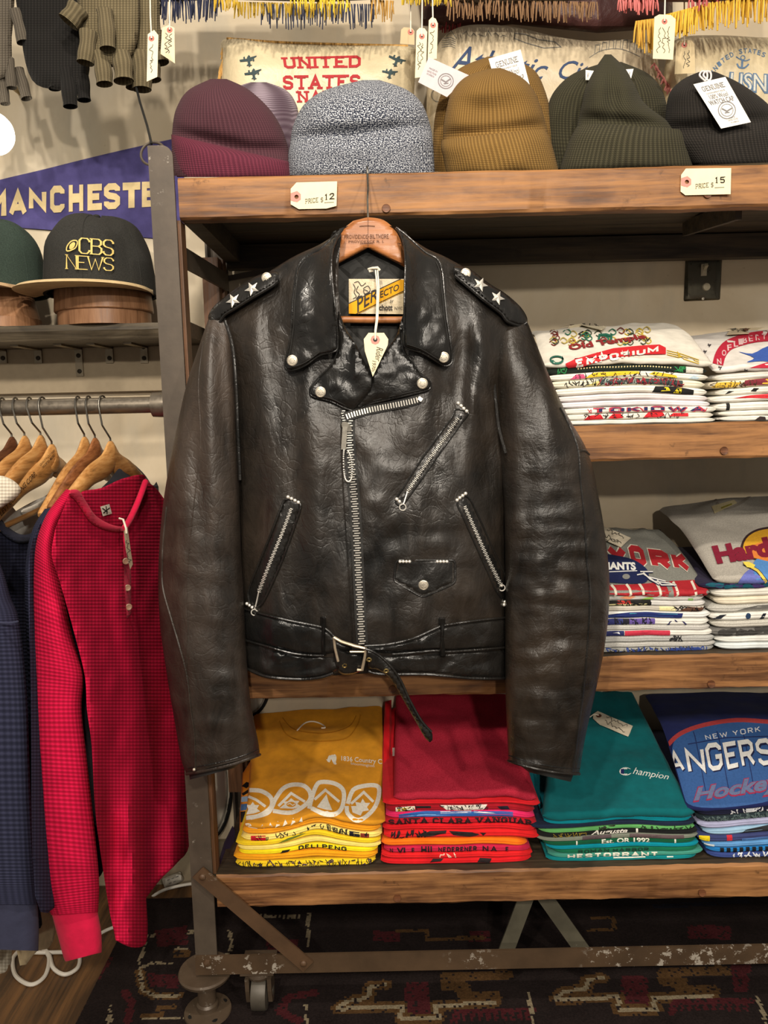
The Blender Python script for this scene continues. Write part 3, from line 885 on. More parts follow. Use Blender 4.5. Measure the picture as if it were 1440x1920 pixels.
m = MB(); patch(m, back_out, atY(back_Y), .002, 0, 10, 14, back=.004); bk = build('back_panel', m, LB, jk)
# quilted lining seen in the neck
t_ = NT('quilted_lining'); v_ = t_.coord('Object', (34, 34, 34), (0, .785, 0)); ch_ = t_.n('ShaderNodeTexVoronoi', feature='DISTANCE_TO_EDGE', distance='CHEBYCHEV'); ch_.inputs['Randomness'].default_value = 0.0; ch_.inputs['Scale'].default_value = 1.0; t_.l(v_, ch_.inputs['Vector'])
QUILT = t_.out(t_.ramp(t_.noise(t_.coord(), 22, 4), [(.3, (.009, .009, .008)), (.7, (.026, .025, .022))]), .6, t_.bump(ch_.outputs['Distance'], .6, .01), 0, .3)
m = MB(); patch(m, c2([(618, 452), (640, 428), (690, 418), (745, 428), (768, 452), (770, 560), (755, 690), (700, 770), (640, 700), (618, 560)], 5, True), atY(lambda x, y: min(YJ + .022, back_Y(x, y) - .004) + .004 * n3(x * .02, y * .02)), .002, 0, 10, 10)
ln = build('lining', m, QUILT, bk)
# maker's label with its diagonal yellow band
YL = YJ + .006
lab = MB(); patch(lab, [(654, 523), (758, 523), (758, 589), (654, 588)], atY(YL), .0012, 0, 6, 30)
lf = lambda x, y, o=0: P(x, y, YL - .0014 - o)
blob(lab, [(654, 570), (654, 588), (672, 588.5), (758, 547), (758, 525), (749, 523.5)], lf, 1, 0, .0004)
for a, b in (((654, 569), (751, 523)), ((668, 588.5), (758, 545))): stroke(lab, [a, b], 1.6, lf, 2, 0, .0007)
letter(lab, sans('PER', .012, .25), quad((665, 559), (706, 541), (708, 560), (670, 586)), lf, 2, 0, .0009)
letter(lab, sans('ECTO', .012, .2), quad((711, 547), (747, 532), (749, 543), (713, 559)), lf, 2, 0, .0009)
letter(lab, sans('schott', .03), quad((706, 571), (736, 571), (736, 582), (706, 582)), lf, 2, 0, .0009)
letter(lab, sans('NYC', .0), quad((740, 575), (755, 575), (755, 581), (740, 581)), lf, 2, 0, .0009)
letter(lab, sans('by', 0, .3), quad((731, 562), (738, 560), (738, 568), (731, 570)), lf, 2, 0, .0009)
for q in (([(662, 532), (666, 540), (664, 548), (668, 556), (662, 560)]), ([(672, 536), (668, 545), (674, 552), (668, 560), (676, 556)]), ([(681, 541), (690, 536), (694, 545), (684, 551), (682, 543), (690, 546)]), ([(664, 530), (672, 528), (678, 536), (686, 530)])):
    stroke(lab, q, 1.3, lf, 2, 0, .0009, smooth=3)
build('maker_label', lab, [m_satin((214, 196, 160), 'label_satin'), m_cloth((226, 164, 36), 'label_gold'), m_plain('label_black', (34, 26, 20), .7)], bk, smooth=False)

# sleeves
SL = [(398, 584, 424, 588), (388, 606, 434, 622), (373, 650, 440, 680), (350, 720, 444, 760), (332, 800, 447, 850), (316, 880, 450, 950), (304, 960, 452, 1030), (297, 1060, 457, 1120), (299, 1160, 461, 1210), (312, 1260, 467, 1290), (327, 1350, 475, 1345), (340, 1425, 485, 1395), (350, 1451, 487, 1415)]
SR = [(958, 586, 984, 592), (936, 620, 1004, 640), (929, 680, 1026, 695), (932, 760, 1062, 775), (938, 850, 1103, 850), (945, 950, 1124, 940), (947, 1040, 1138, 1030), (947, 1130, 1143, 1110), (947, 1220, 1135, 1205), (948, 1310, 1116, 1300), (951, 1380, 1098, 1380), (953, 1428, 1086, 1452)]
def hd_sl(t): return .012 + .044 * sst(0, .22, t) - .012 * sst(.75, 1, t)
def yc_sl(t): return 1.268 - .016 * sst(.05, .5, t)
def wob_l(x, y, sa, t):
    k = max(0.0, sa) ** .5 * sst(0, .1, t) if sa > 0 else 0
    w = .0045 * n3(x * .03, y * .0045, 3.3) + .003 * sin((x - y * .08) * .10) * (1 - sst(.3, .6, t))
    w += (.0022 * n3(x * .012, y * .045, 7.7) + .002 * n3(x * .03, y * .03, 2.7)) * sst(.35, .55, t)
    w += .004 * exp(-((x - (440 + (y - 760) * .03)) / 12) ** 2) * sst(.1, .3, t)
    return w * k
def wob_r(x, y, sa, t):
    k = max(0.0, sa) ** .5 * sst(0, .1, t) if sa > 0 else 0
    w = .006 * n3(x * .028, y * .0045, 13.3) * (1 - .5 * sst(.5, .8, t))
    w += .0042 * n3(x * .012, y * .05, 17.7) * sst(.25, .5, t) + .003 * n3(x * .035, y * .04, 12.7) * sst(.3, .55, t)
    w += .004 * abs(n3(x * .018 + y * .012, y * .02, 4.7)) * sst(.72, .85, t)
    return w * k
m = MB(); pairs_tube(m, SL, yc_sl, hd_sl, 150, 72, wob_l, power=2.3); sl = build('sleeve', m, LR, jk)
m = MB(); pairs_tube(m, SR, yc_sl, hd_sl, 150, 72, wob_r, power=2.3); sr = build('sleeve', m, LC, jk)
def tube_front(pairs, yc, hd, power=2.3, wob=None):
    L = crom([(a[0], a[1], 0) for a in pairs], 12); R = crom([(a[2], a[3], 0) for a in pairs], 12)
    def at(C, t):
        x = max(0, min(1, t)) * (len(C) - 1); i = min(int(x), len(C) - 2); return C[i].lerp(C[i + 1], x - i)
    def f(px, py):
        lo, hi = 0.0, 1.0
        for _ in range(18):
            t = (lo + hi) / 2; l, r = at(L, t), at(R, t); s = (px - l.x) / max(1e-6, r.x - l.x); y = l.y + (r.y - l.y) * s
            if y < py: lo = t
            else: hi = t
        l, r = at(L, t), at(R, t); s = max(0, min(1, (px - l.x) / max(1e-6, r.x - l.x)))
        c = abs(1 - 2 * s); sa = (1 - c ** power) ** (1 / power)
        return yc(t) - hd(t) * sa - (wob(px, py, sa, t) if wob else 0)
    return f
slY = tube_front(SL, yc_sl, hd_sl, 2.3, wob_l); srY = tube_front(SR, yc_sl, hd_sl, 2.3, wob_r)
def cord(parent, pts, Yf, r=.0022, name='piping', mat=None, sub=6, off=0.0):
    m = MB(); m.tube([P(x, y, Yf(x, y) - off) for (x, y) in c2(pts, sub)], r, 8); return build(name, m, mat or LG, parent)
cord(sl, [(312, 950), (306, 1010), (304, 1050), (305, 1101), (320, 1157), (336, 1211), (350, 1267), (358, 1336), (364, 1378), (366, 1440)], slY, .0020, 'seam', LR)
cord(sl, [(381, 640), (372, 720), (376, 830), (362, 960), (352, 1080), (352, 1180), (349, 1262)], slY, .0011, 'seam', LR, off=-.0003)
cord(sr, [(1050, 765), (1068, 800), (1084, 845), (1088, 899), (1095, 964), (1100, 1047), (1106, 1119), (1101, 1217), (1090, 1318), (1073, 1448)], srY, .0022, 'seam', LG)
cord(sr, [(1084, 846), (1096, 845), (1104, 852)], srY, .0022, 'seam', LG)
cord(sl, [(350, 1451), (395, 1443), (440, 1432), (487, 1415)], lambda x, y: slY(x, y - 3), .0026, 'hem', LR)
cord(sr, [(953, 1427), (1000, 1440), (1050, 1449), (1086, 1451)], lambda x, y: srY(x, y - 3), .0026, 'hem', LB)
cord(sl, [(352, 1441), (395, 1433), (440, 1422), (484, 1406)], lambda x, y: slY(x, y - 2), .0009, 'stitching', LG, off=.0004)
cord(sr, [(954, 1417), (1000, 1430), (1050, 1439), (1087, 1441)], lambda x, y: srY(x, y - 2), .0009, 'stitching', LG, off=.0004)
m = MB(); pairs_tube(m, [(353, 1440, 476, 1405), (356, 1462, 440, 1440)], 1.252, .034, 8, 32, bottom=True); build('cuff_lining', m, LINING, sl)
m = MB(); pairs_tube(m, [(962, 1425, 1080, 1440), (992, 1448, 1070, 1466)], 1.252, .034, 8, 32, bottom=True); build('cuff_lining', m, LINING, sr)
m = MB(); m.ball(P(364, 1443, slY(364, 1440) - .003), .0028); build('zip_stop', m, STEEL, sl)
cord(jk, [(420, 596), (436, 650), (443, 730), (446, 810), (450, 900)], lambda x, y: min(body_Y(x, y), slY(x - 6, y)) , .0026, 'armhole_piping')
cord(jk, [(943, 600), (928, 620), (923, 658), (926, 713), (931, 765), (936, 805), (948, 850)], lambda x, y: min(body_Y(x, y), srY(x + 8, y)), .0026, 'armhole_piping')

# collar wings and lapels
def soft(seed, amp=.003, fx=.03, fy=.016):
    return lambda x, y: amp * n3(x * fx, y * fy, seed) + amp * .5 * n3(x * .07, y * .05, seed + 3)
col_l = [(644, 428), (629, 440), (601, 466), (571, 483), (558, 502), (552, 535), (548, 574), (546, 616), (541, 652), (534, 684), (540, 694), (557, 692), (576, 683), (600, 666), (629, 658), (633, 641), (631, 602), (626, 552), (622, 513), (623, 472), (632, 446)]
col_r = [(743, 427), (765, 444), (796, 472), (820, 486), (829, 508), (833, 547), (838, 597), (844, 636), (848, 672), (844, 683), (834, 686), (818, 677), (790, 661), (760, 651), (757, 630), (758, 586), (759, 536), (760, 491), (757, 458), (750, 437)]
def collar_Y(px, py):
    s = abs(px - 691)
    roll = .030 * exp(-((s - 62) / 26) ** 2)
    k = sst(430, 500, py)
    return min(body_Y(px, py) - .010, lerp(YJ - .004, YJ - .030, k)) - .008 - roll * k * (1 - .55 * sst(560, 690, py))
def collar(out, seed, snap):
    m = MB(); patch(m, c2(out, 5, True), atY(collar_Y), .004, .0035, 10, 6, wob=soft(seed, .0035)); c = build('collar', m, LG, jk)
    inset = c2(out[3:14], 5)
    cx_, cy_ = sum(p[0] for p in out) / len(out), sum(p[1] for p in out) / len(out)
    pts = [P(x, y, collar_Y(x, y) - .0022) for x, y in c2(out, 4, True)]
    e = MB(); e.tube(pts, .0017, 8, closed=True); build('edge_piping', e, LG, c)
    st = MB(); st.tube([P(x + (cx_ - x) * .10, y + (cy_ - y) * .06, collar_Y(x, y) - .0088 - soft(seed, .0035)(x, y) * .8) for x, y in inset], .0007, 6); build('stitching', st, LINING, c)
    snap_on(c, snap, collar_Y, .0095)
    return c
def snap_on(parent, pxy, Yf, off=.004, r=.0084, name='snap'):
    p = P(pxy[0], pxy[1], Yf(*pxy) - off); m = MB()
    m.lathe([(r * .9, .003), (r, .0), (r * .98, -.0012), (r * .84, -.0018), (r * .78, -.0012), (r * .55, -.0015), (r * .3, -.0017), (.0001, -.0017)], p, (0.03, 1, .05), 24)
    for k in range(8):
        a = 2 * pi * k / 8; m.ball(p + Vector((r * .42 * cos(a), -.0014, r * .42 * sin(a))), .0008, 5)
    return build(name, m, STEEL, parent)
cl = collar(col_l, 21.0, (548, 676)); cr = collar(col_r, 33.0, (832, 670))
lap_l = [(634, 583), (648, 616), (668, 647), (684, 680), (698, 708), (698, 730), (680, 752), (664, 769), (646, 765), (618, 752), (587, 744), (581, 736), (583, 726), (596, 710), (618, 688), (631, 662), (634, 630)]
lap_r = [(756, 590), (743, 630), (723, 658), (708, 685), (698, 708), (690, 735), (664, 769), (696, 757), (737, 747), (773, 739), (803, 731), (808, 721), (803, 712), (790, 702), (772, 677), (756, 656), (754, 624)]
def lap_Y(px, py):
    s = abs(px - 697)
    return body_Y(px, py) - .006 - .012 * exp(-(s / 60) ** 2) * sst(600, 680, py) * (1 - sst(735, 772, py)) - .006 * (1 - sst(690, 760, py))
def lapel(out, seed, snap):
    m = MB(); patch(m, c2(out, 5, True), atY(lap_Y), .004, .0025, 9, 6, wob=soft(seed, .004, .035, .03)); c = build('lapel', m, LG, jk)
    e = MB(); e.tube([P(x, y, lap_Y(x, y) - .0022) for x, y in c2(out[5:], 4)], .0017, 8); build('edge_piping', e, LG, c)
    cx_, cy_ = sum(p[0] for p in out) / len(out), sum(p[1] for p in out) / len(out)
    st = MB(); st.tube([P(x + (cx_ - x) * .07, y + (cy_ - y) * .10, lap_Y(x, y) - .0072) for x, y in c2(out[7:14], 4)], .0007, 6); build('stitching', st, LINING, c)
    snap_on(c, snap, lap_Y, .0085)
    return c
ll = lapel(lap_l, 41.0, (601, 735)); lr_ = lapel(lap_r, 47.0, (792, 719))

# zips
def zipper(parent, pts, Yf, w=9.0, pitch=4.4, name='zip', off=.006, both=True, tape=14.0, alt=True, bar=1.5):
    path = c2(pts, 10); m = MB()
    if tape:
        V, Fs = strip(path[::4] + [path[-1]], tape); V, Fs = cut2d(V, Fs, 20)
        m.add([P(x, y, Yf(x, y) - off + .002) for x, y in V], Fs, 1)
    acc = 0.0; k = 0; prev = Vector(path[0])
    for q in path[1:]:
        q = Vector(q); d = (q - prev).length
        while acc + d >= pitch:
            s = (pitch - acc) / d; prev = prev.lerp(q, s); d = (q - prev).length; acc = 0
            t = (q - prev).normalized() if d > 1e-6 else Vector((0, 1)); n = Vector((-t.y, t.x))
            sh = (w * .12) * (1 if k % 2 else -1) if alt else 0
            a = prev + n * (sh - w / 2); b = prev + n * (sh + w / 2)
            A = P(a.x, a.y, Yf(a.x, a.y) - off); B = P(b.x, b.y, Yf(b.x, b.y) - off)
            T = P(prev.x + t.x, prev.y + t.y, Yf(prev.x, prev.y) - off) - P(prev.x, prev.y, Yf(prev.x, prev.y) - off)
            m.bar(A, B, bar * .00088, .0016, T, 0); k += 1
        acc += d; prev = q
    return build(name, m, [CHROME, LINING], parent, smooth=False)
mz = zipper(jk, ZIP, body_Y, 11, 4.6, 'front_zip', .0085, tape=22)
zipper(jk, [(646, 783), (662, 777), (696, 768), (737, 760), (770, 753), (788, 748)], lap_Y, 10, 5.0, 'lapel_zip', .0055, tape=17, alt=False, bar=2.3)
m = MB(); m.bar(P(786, 751, lap_Y(786, 751) - .007), P(790, 745, lap_Y(790, 745) - .007), .007, .003); build('zip_stop', m, CHROME, jk)
zipper(jk, [(643, 766), (644, 785), (646, 800)], body_Y, 6, 4.4, 'zip_tape_end', .008, tape=10)
m = MB(); q = P(650, 800, body_Y(650, 800) - .0105); m.lathe([(.0001, -.002), (.006, -.002), (.005, .002), (.0001, .002)], q, (0, 1, 0), 12, sy=1.6)
m.bar(P(647, 800, body_Y(647, 800) - .013), P(644, 843, body_Y(644, 843) - .012), .0075, .002, (1, 0, 0)); zp = build('zip_pull', m, m_metal((120, 116, 108), .35, 'worn_nickel'), mz)
m = MB()
ch = c2([(645, 843), (644, 860), (645, 885), (648, 899), (654, 903), (659, 896), (660, 875), (657, 855), (652, 845)], 5)
for (x, y) in ch: m.ball(P(x, y, body_Y(x, y) - .012), .0014, 6)
build('bead_chain', m, CHROME, zp)
for pts in ([(640, 785), (640, 850), (646, 960), (655, 1094), (661, 1205)], [(672, 800), (677, 880), (684, 980), (689, 1090), (694, 1205)]):
    cord(fr, pts, body_Y, .0012, 'stitching', LB, off=.0045)

# zipped pockets
def pocket(out, zpts, top_beads, low_beads, ring):
    m = MB(); patch(m, c2(out, 5, True), body, .0052, .001, 8, 7); pk = build('pocket_welt', m, LG, jk)
    m = MB(); m.tube([P(x, y, body_Y(x, y) - .0058) for x, y in c2(out, 5, True)], .0019, 8, closed=True); build('edge_piping', m, LG, pk)
    zipper(pk, zpts, body_Y, 5.4, 3.2, 'pocket_zip', .0075, tape=9, bar=1.4)
    for i, (x, y) in enumerate(top_beads + low_beads):
        m = MB(); m.ball(P(x, y, body_Y(x, y) - .0075), .0029, 8); build('stud', m, CHROME, pk)
    if ring:
        c = P(ring[0], ring[1], body_Y(*ring) - .0085); m = MB()
        m.tube([c + Vector((.005 * cos(a), -.001, .005 * sin(a))) for a in [2 * pi * k / 18 for k in range(18)]], .0010, 6, closed=True)
        m.tube([c + Vector((0.001, -.001, .005)), P((ring[0] * 2 + zpts[-1][0]) / 3, (ring[1] * 2 + zpts[-1][1]) / 3, body_Y(*ring) - .0085), P(zpts[-1][0], zpts[-1][1], body_Y(*zpts[-1]) - .0085)], .0012, 6)
        build('zip_ring', m, CHROME, pk)
    return pk
pocket([(537, 936), (563, 945), (551, 990), (529, 1051), (507, 1101), (493, 1129), (484, 1138), (472, 1138), (466, 1120), (468, 1101), (490, 1045), (509, 998), (526, 954)], [(547, 951), (530, 997), (506, 1056), (485, 1110)], [(540, 932), (546.5, 935), (553, 938.5), (559.5, 942)], [(463, 1132), (468, 1135), (473, 1139)], (477, 1148))
pocket([(855, 768), (878, 774), (864, 795), (835, 835), (795, 892), (764, 935), (752, 948), (742, 939), (759, 910), (792, 859), (828, 809), (849, 780)], [(860, 782), (835, 819), (800, 868), (764, 922)], [(859, 756), (864.5, 761), (869.5, 766), (875, 771)], [(744, 936), (749, 940.5)], (755, 951))
pocket([(857, 941), (877, 932), (900, 975), (925, 1032), (946, 1078), (949, 1126), (930, 1108), (914, 1072), (893, 1025), (871, 975)], [(870, 947), (890, 992), (915, 1048), (940, 1098)], [(857, 938), (862, 933.5), (867.5, 929.5), (873, 925.5)], [(945, 1134), (946, 1128)], (941, 1102))
fl = corner([(743, 1050), (853, 1050), (853, 1093), (792, 1120), (738, 1089)], 8)
m = MB(); patch(m, fl, body, .006, .0012, 8, 7); flap = build('pocket_flap', m, LG, jk)
m = MB(); m.tube([P(x, y, body_Y(x, y) - .005) for x, y in fl], .0024, 8, closed=True); build('edge_piping', m, LG, flap)
snap_on(flap, (794, 1097), body_Y, .007, .0082)
for x in (750, 756, 762, 768, 820, 826, 832, 838): 
    m = MB(); m.ball(P(x, 1053, body_Y(x, 1053) - .0075), .0026, 8); build('stud', m, CHROME, flap)

# epaulets with stars
def star(mb, c, r, ax_u, ax_v, n):
    vs = [c + n * .0035]; fs = []
    for k in range(10):
        a = pi / 2 + k * pi / 5; rr = r if k % 2 == 0 else r * .42
        vs.append(c + ax_u * (rr * cos(a)) + ax_v * (rr * sin(a)))
    b = len(vs); vs += [v - n * .001 for v in vs[1:]]
    for k in range(10): fs.append((0, 1 + k, 1 + (k + 1) % 10)); fs.append((1 + (k + 1) % 10, 1 + k, b + k, b + (k + 1) % 10))
    mb.add(vs, fs)
def epaulet(out, rim, stars, snap, tilt, lean):
    def eY(px, py): return min(body_Y(px, min(py + 14, 640)) , YJ) - .010
    m = MB(); patch(m, c2(out, 4, True), atY(eY), .007, .004, 12, 6, back=.002); e = build('epaulet', m, LG, jk)
    m = MB(); m.tube([P(x, y, eY(x, y) - .006) for x, y in c2(rim, 6)], .0026, 8); build('edge_piping', m, LG, e)
    for (x, y) in stars:
        c = P(x, y, eY(x, y) - .0125); n = Vector((lean, -1, .35)).normalized(); u = Vector((cos(tilt), 0, sin(tilt))); u = (u - n * u.dot(n)).normalized(); v = n.cross(u) * -1
        if v.z < 0: v = -v
        m = MB(); star(m, c, .0125, u, v, n); build('star', m, CHROME, e, smooth=False)
    snap_on(e, snap, eY, .0105, .0082)
    return e
epaulet([(522, 512), (521, 528), (507, 538), (473, 558), (443, 577), (421, 591), (411, 604), (399, 612), (391, 600), (392, 588), (404, 571), (429, 551), (459, 530), (484, 516), (508, 509)], [(521, 527), (507, 538), (473, 558), (443, 577), (421, 591), (411, 606), (400, 612)], [(437, 563), (472, 541)], (500, 521), .5, -.25)
epaulet([(850, 503), (856, 499), (882, 505), (915, 530), (946, 549), (973, 572), (987, 592), (988, 606), (973, 610), (951, 602), (940, 588), (912, 566), (879, 538), (856, 519)], [(853, 516), (879, 538), (912, 566), (940, 588), (951, 602), (973, 610), (988, 606)], [(901, 533), (933, 558)], (873, 513), -.45, .25)

# glossy waistband below the belt
puf = lambda s: (lambda x, y: .006 * n3(x * .035, y * .03, s) + .003 * n3(x * .08, y * .06, s + 2))
m = MB(); patch(m, c2([(454, 1203), (494, 1213), (550, 1228), (600, 1231), (626, 1230)], 5) + c2([(640, 1252), (622, 1262), (580, 1272), (540, 1271), (500, 1266), (460, 1250)], 5), body, .0045, .004, 12, 6, wob=puf(3)); build('waistband', m, LG, jk)
m = MB(); patch(m, c2([(692, 1230), (728, 1229), (771, 1228), (818, 1225), (900, 1221), (949, 1218)], 5) + c2([(949, 1270), (880, 1270), (820, 1263), (760, 1262), (700, 1262), (692, 1250)], 5), lambda x, y, o=0: body(x, y, o + .002), .0045, .004, 12, 6, wob=puf(8)); build('waistband', m, LG, jk)

# belt
bel = MB()
bl_top = c2([(449, 1139), (494, 1152), (550, 1165), (600, 1175), (616, 1183), (634, 1200), (660, 1212)], 5); bl_bot = c2([(453, 1199), (494, 1210), (550, 1225), (598, 1229), (618, 1226), (638, 1222), (660, 1222)], 5)
patch(bel, bl_top + bl_bot[::-1], body, .009, .004, 22, 6, wob=soft(5, .004, .03, .03)); belt = build('belt', bel, LG, jk)
m = MB(); patch(m, c2([(952, 1158), (900, 1163), (837, 1172), (818, 1178), (775, 1197), (728, 1208), (684, 1211)], 5) + c2([(684, 1222), (728, 1226), (771, 1224), (818, 1220), (841, 1222), (900, 1218), (952, 1214)], 5), body, .011, .004, 22, 6, wob=soft(9, .004, .03, .03)); build('belt_end', m, LG, belt)
for pts in (bl_top, bl_bot[:18]): cord(belt, pts, body_Y, .0021, 'edge_piping', LG, 1, .0095)
for pts in ([(952, 1158), (900, 1163), (837, 1172), (818, 1178), (775, 1197), (728, 1208), (684, 1211)], [(952, 1214), (900, 1218), (841, 1222), (818, 1220), (771, 1224), (735, 1227)]): cord(belt, pts, body_Y, .0021, 'edge_piping', LG, 5, .0115)
for (x0, x1, y0, y1) in ((600, 611, 1156, 1229), (822, 835, 1157, 1233)):
    m = MB(); patch(m, corner([(x0, y0), (x1, y0 + 1), (x1 + 1, y1), (x0 + 1, y1)], 3), body, .019, .002, 5, 6); build('belt_loop', m, LG, jk)
m = MB(); patch(m, corner([(624, 1206), (650, 1224), (684, 1226), (684, 1256), (662, 1265), (640, 1266), (626, 1250)], 12), body, .013, .003, 10, 6); tg = build('belt_tongue', m, LG, belt)
def eyelet(parent, x, y, off):
    m = MB(); c = P(x, y, body_Y(x, y) - off); m.tube([c + Vector((.0032 * cos(a), 0, .0032 * sin(a))) for a in [2 * pi * k / 14 for k in range(14)]], .0012, 6, closed=True); build('eyelet', m, m_metal((190, 168, 110), .3, 'brass'), parent)
eyelet(tg, 646, 1248, .0155)
def tail_Y(px, py): return min(body_Y(px, min(py, 1255)), YJ - .055) - .018
to = c2([(684, 1216), (702, 1223), (724, 1240), (748, 1270), (768, 1312), (790, 1351), (809, 1372), (811, 1388)], 5) + c2([(806, 1392), (796, 1382), (780, 1354), (758, 1316), (732, 1273), (708, 1256), (690, 1254)], 5)
m = MB(); patch(m, to, atY(tail_Y), .004, .004, 10, 6); tl = build('belt_tail', m, LG, belt)
m = MB(); m.tube([P(x, y, tail_Y(x, y) - .005) for x, y in c2([(684, 1216), (702, 1223), (724, 1240), (748, 1270), (768, 1312), (790, 1351), (809, 1372)], 5)], .002, 8); build('edge_piping', m, LG, tl)
for q in ((692, 1237), (724, 1258)):
    m = MB(); c = P(q[0], q[1], tail_Y(*q) - .008); m.tube([c + Vector((.0034 * cos(a), 0, .0026 * sin(a))) for a in [2 * pi * k / 14 for k in range(14)]], .0012, 6, closed=True); build('eyelet', m, m_metal((190, 168, 110), .3, 'brass'), tl)
m = MB()
yb = lambda x, y: body_Y(x, y) - .021
m.tube([P(x, y, yb(x, y)) for x, y in [(626, 1195), (640, 1203), (665, 1211), (686, 1216), (684, 1232), (679, 1256), (670, 1256)]], .0026, 8)
m.tube([P(x, y, yb(x, y) + .004) for x, y in [(626, 1195), (628, 1215), (634, 1240)]], .0022, 8)
m.tube([P(x, y, yb(x, y)) for x, y in [(656, 1222), (676, 1222), (685, 1222)]], .0017, 8)
build('buckle', m, m_metal((206, 190, 164), .34, 'buckle_nickel', .7), belt)
# hem piping
cord(jk, [(458, 1251), (500, 1268), (560, 1273), (600, 1270), (625, 1262)], body_Y, .003, 'hem', LG, off=.003)
cord(jk, [(690, 1258), (720, 1264), (800, 1264), (880, 1271), (951, 1272)], body_Y, .003, 'hem', LG, off=.004)
cord(jk, [(458, 1241), (500, 1258), (560, 1263), (625, 1254)], body_Y, .0009, 'stitching', LINING, off=.0042)

# hanger of the jacket
YH = 1.278
hg = thing('wooden_hanger', 'wooden coat hanger of the leather jacket, stamped in black under its hook', 'hanger', tuple(P(690, 465, YH)))
HW = m_wood((158, 98, 54), (190, 126, 74), 0, .8, .32, 'hanger_wood', .12)
ho = c2([(690, 407), (720, 413), (744, 436), (757, 470), (760, 500)], 5) + [(800, 524), (860, 556), (900, 588), (896, 600), (860, 588), (800, 556), (757, 500), (690, 465), (624, 500), (590, 540), (540, 572), (500, 600), (490, 590), (530, 552), (590, 515)] + c2([(621, 500), (624, 472), (638, 436), (662, 414)], 5)
m = MB(); patch(m, ho, atY(YH), .004, .006, 10, 8, back=.006); build('body', m, HW, hg)
m = MB(); m.tube([P(560, 598, YH), P(690, 600, YH), P(830, 600, YH)], .0056, 14); build('bar', m, HW, hg)
m = MB(); hp = P(690, 410, YH)
m.tube([hp, hp + Vector((0, .0, .03)), hp + Vector((0.001, .012, .05))] + [Vector((hp.x, 1.352, 1.562)) + Vector((0, -.018 * cos(a), .016 * sin(a) - .010)) for a in [pi * k / 10 for k in range(11)]], .0016, 8)
build('hook', m, WIRE, hg)
hf = lambda x, y, o=0: P(x, y, YH - .0108 - o)
m = MB()
letter(m, glyphs('PROVIDENCE-BILTMORE', .13, .5), quad((645, 440), (729, 438.5), (729.5, 447.5), (645, 448)), hf, 0, 8, .0006)
letter(m, glyphs('PROVIDENCE R. I.', .15, .5), quad((653, 450.5), (720, 450), (720, 455), (653, 455)), hf, 0, 8, .0006)
stroke(m, [(674, 424), (690, 423), (703, 424)], 1.2, hf, 0, 0, .0006); stroke(m, [(675, 457), (690, 456), (700, 456)], 1.0, hf, 0, 0, .0006); stroke(m, [(690, 408), (690, 463)], .8, hf, 0, 6, .0006)
build('stamp', m, m_plain('burnt_stamp', (84, 48, 26), .7), hg, smooth=False)

# its price tag on a string
TY = 1.185
tgt = thing('hang_tag', 'pointed manila price tag on white string at the neck of the leather jacket', 'tag', tuple(P(704, 706, TY)))
m = MB(); to = [(691, 624), (720, 624), (728, 636), (727, 647), (699, 706), (684, 658), (682, 636)]
patch(m, to, atY(TY), .0008, 0, 4, 20, round_=False, holes=[circ(703.6, 637, 4, 12)]); build('card', m, MANILA, tgt, smooth=False)
tf = lambda x, y, o=0: P(x, y, TY - .0009 - o)
m = MB(); blob(m, circ(703.6, 637, 9, 8), tf, 0, 0, .0003, holes=[circ(703.6, 637, 4, 12)]); build('patch', m, PINK, tgt, smooth=False)
m = MB(); letter(m, sans('Rider', 0, .3), quad((719, 652), (714, 678), (703, 677), (706, 650)), tf, 0, 0, .0004); letter(m, sans('1970s', 0, .3), quad((706, 676), (703, 697), (697, 697), (698, 676)), tf, 0, 0, .0004); build('handwriting', m, INK, tgt, smooth=False)
m = MB()
for dx in (-2, 2):
    m.tube([P(706 + dx, 507, YJ - .01), P(709 + dx * .8, 540, YJ - .03), P(707 + dx * .6, 598, YJ - .045), P(704 + dx * .4, 620, TY - .003), P(703.6, 637, TY - .002)], .0012, 8)
m.tube([P(691, 505, YJ), P(698, 503, YJ - .008), P(708, 502, YJ - .010), P(712, 507, YJ - .009)], .0022, 8); m.tube([P(700, 507, YJ - .004), P(692, 509, YJ - .003)], .002, 8)
build('string', m, STRING, tgt)
# ------------------------------------------------------------------ top shelf: knit caps, cushions, tags, fringes
def knit_cap(label, cat_group, dome, cuff, Yc, mat, matcuff=None, hd=.055, wob=None, nc=56, name='knit_cap', tilt=0.0):
    """dome: rows (xl, yl, xr, yr) from crown to brim; cuff: rows for the turned-up band."""
    rows = cuff if cuff else dome
    q = rows[-1]
    t = thing(name, label, 'knit cap', tuple(P((q[0] + q[2]) / 2, (q[1] + q[3]) / 2, Yc)), cat_group)
    if cuff:
        q0 = cuff[0]; w0 = wob or (lambda x, y, sa, s: 0.0)
        wob = lambda x, y, sa, s: w0(x, y, sa, s) - (.016 * exp(-((y - lerp(q0[1], q0[3], max(0, min(1, (x - q0[0]) / (q0[2] - q0[0]))) ) + 4) / 15) ** 2) * max(0, sa) ** .6 if sa > 0 else 0)
    def hh(s): return hd * (sst(-.02, .45, s) ** .6) + .004
    m = MB(); pairs_tube(m, dome, lambda s: Yc + tilt * (1 - s), hh, 46, nc, wob, power=2.2); build('crown', m, mat, t)
    if cuff:
        m = MB(); pairs_tube(m, cuff, Yc - .002, lambda s: hd + .010 - .006 * (2 * s - 1) ** 4, 18, nc, wob, power=2.2); build('cuff', m, matcuff or mat, t)
    return t
def kw(seed, a=.006, fx=.02, fy=.02):
    return lambda x, y, sa, t: a * n3(x * fx, y * fy, seed) * (1 if sa > 0 else 0) * sa
MAR = m_knit((88, 55, 62), (60, 35, 42), 90, 60, 0, 'maroon_knit'); MARC = m_knit((112, 50, 66), (74, 30, 44), 90, 24, 0, 'maroon_cuff_knit')
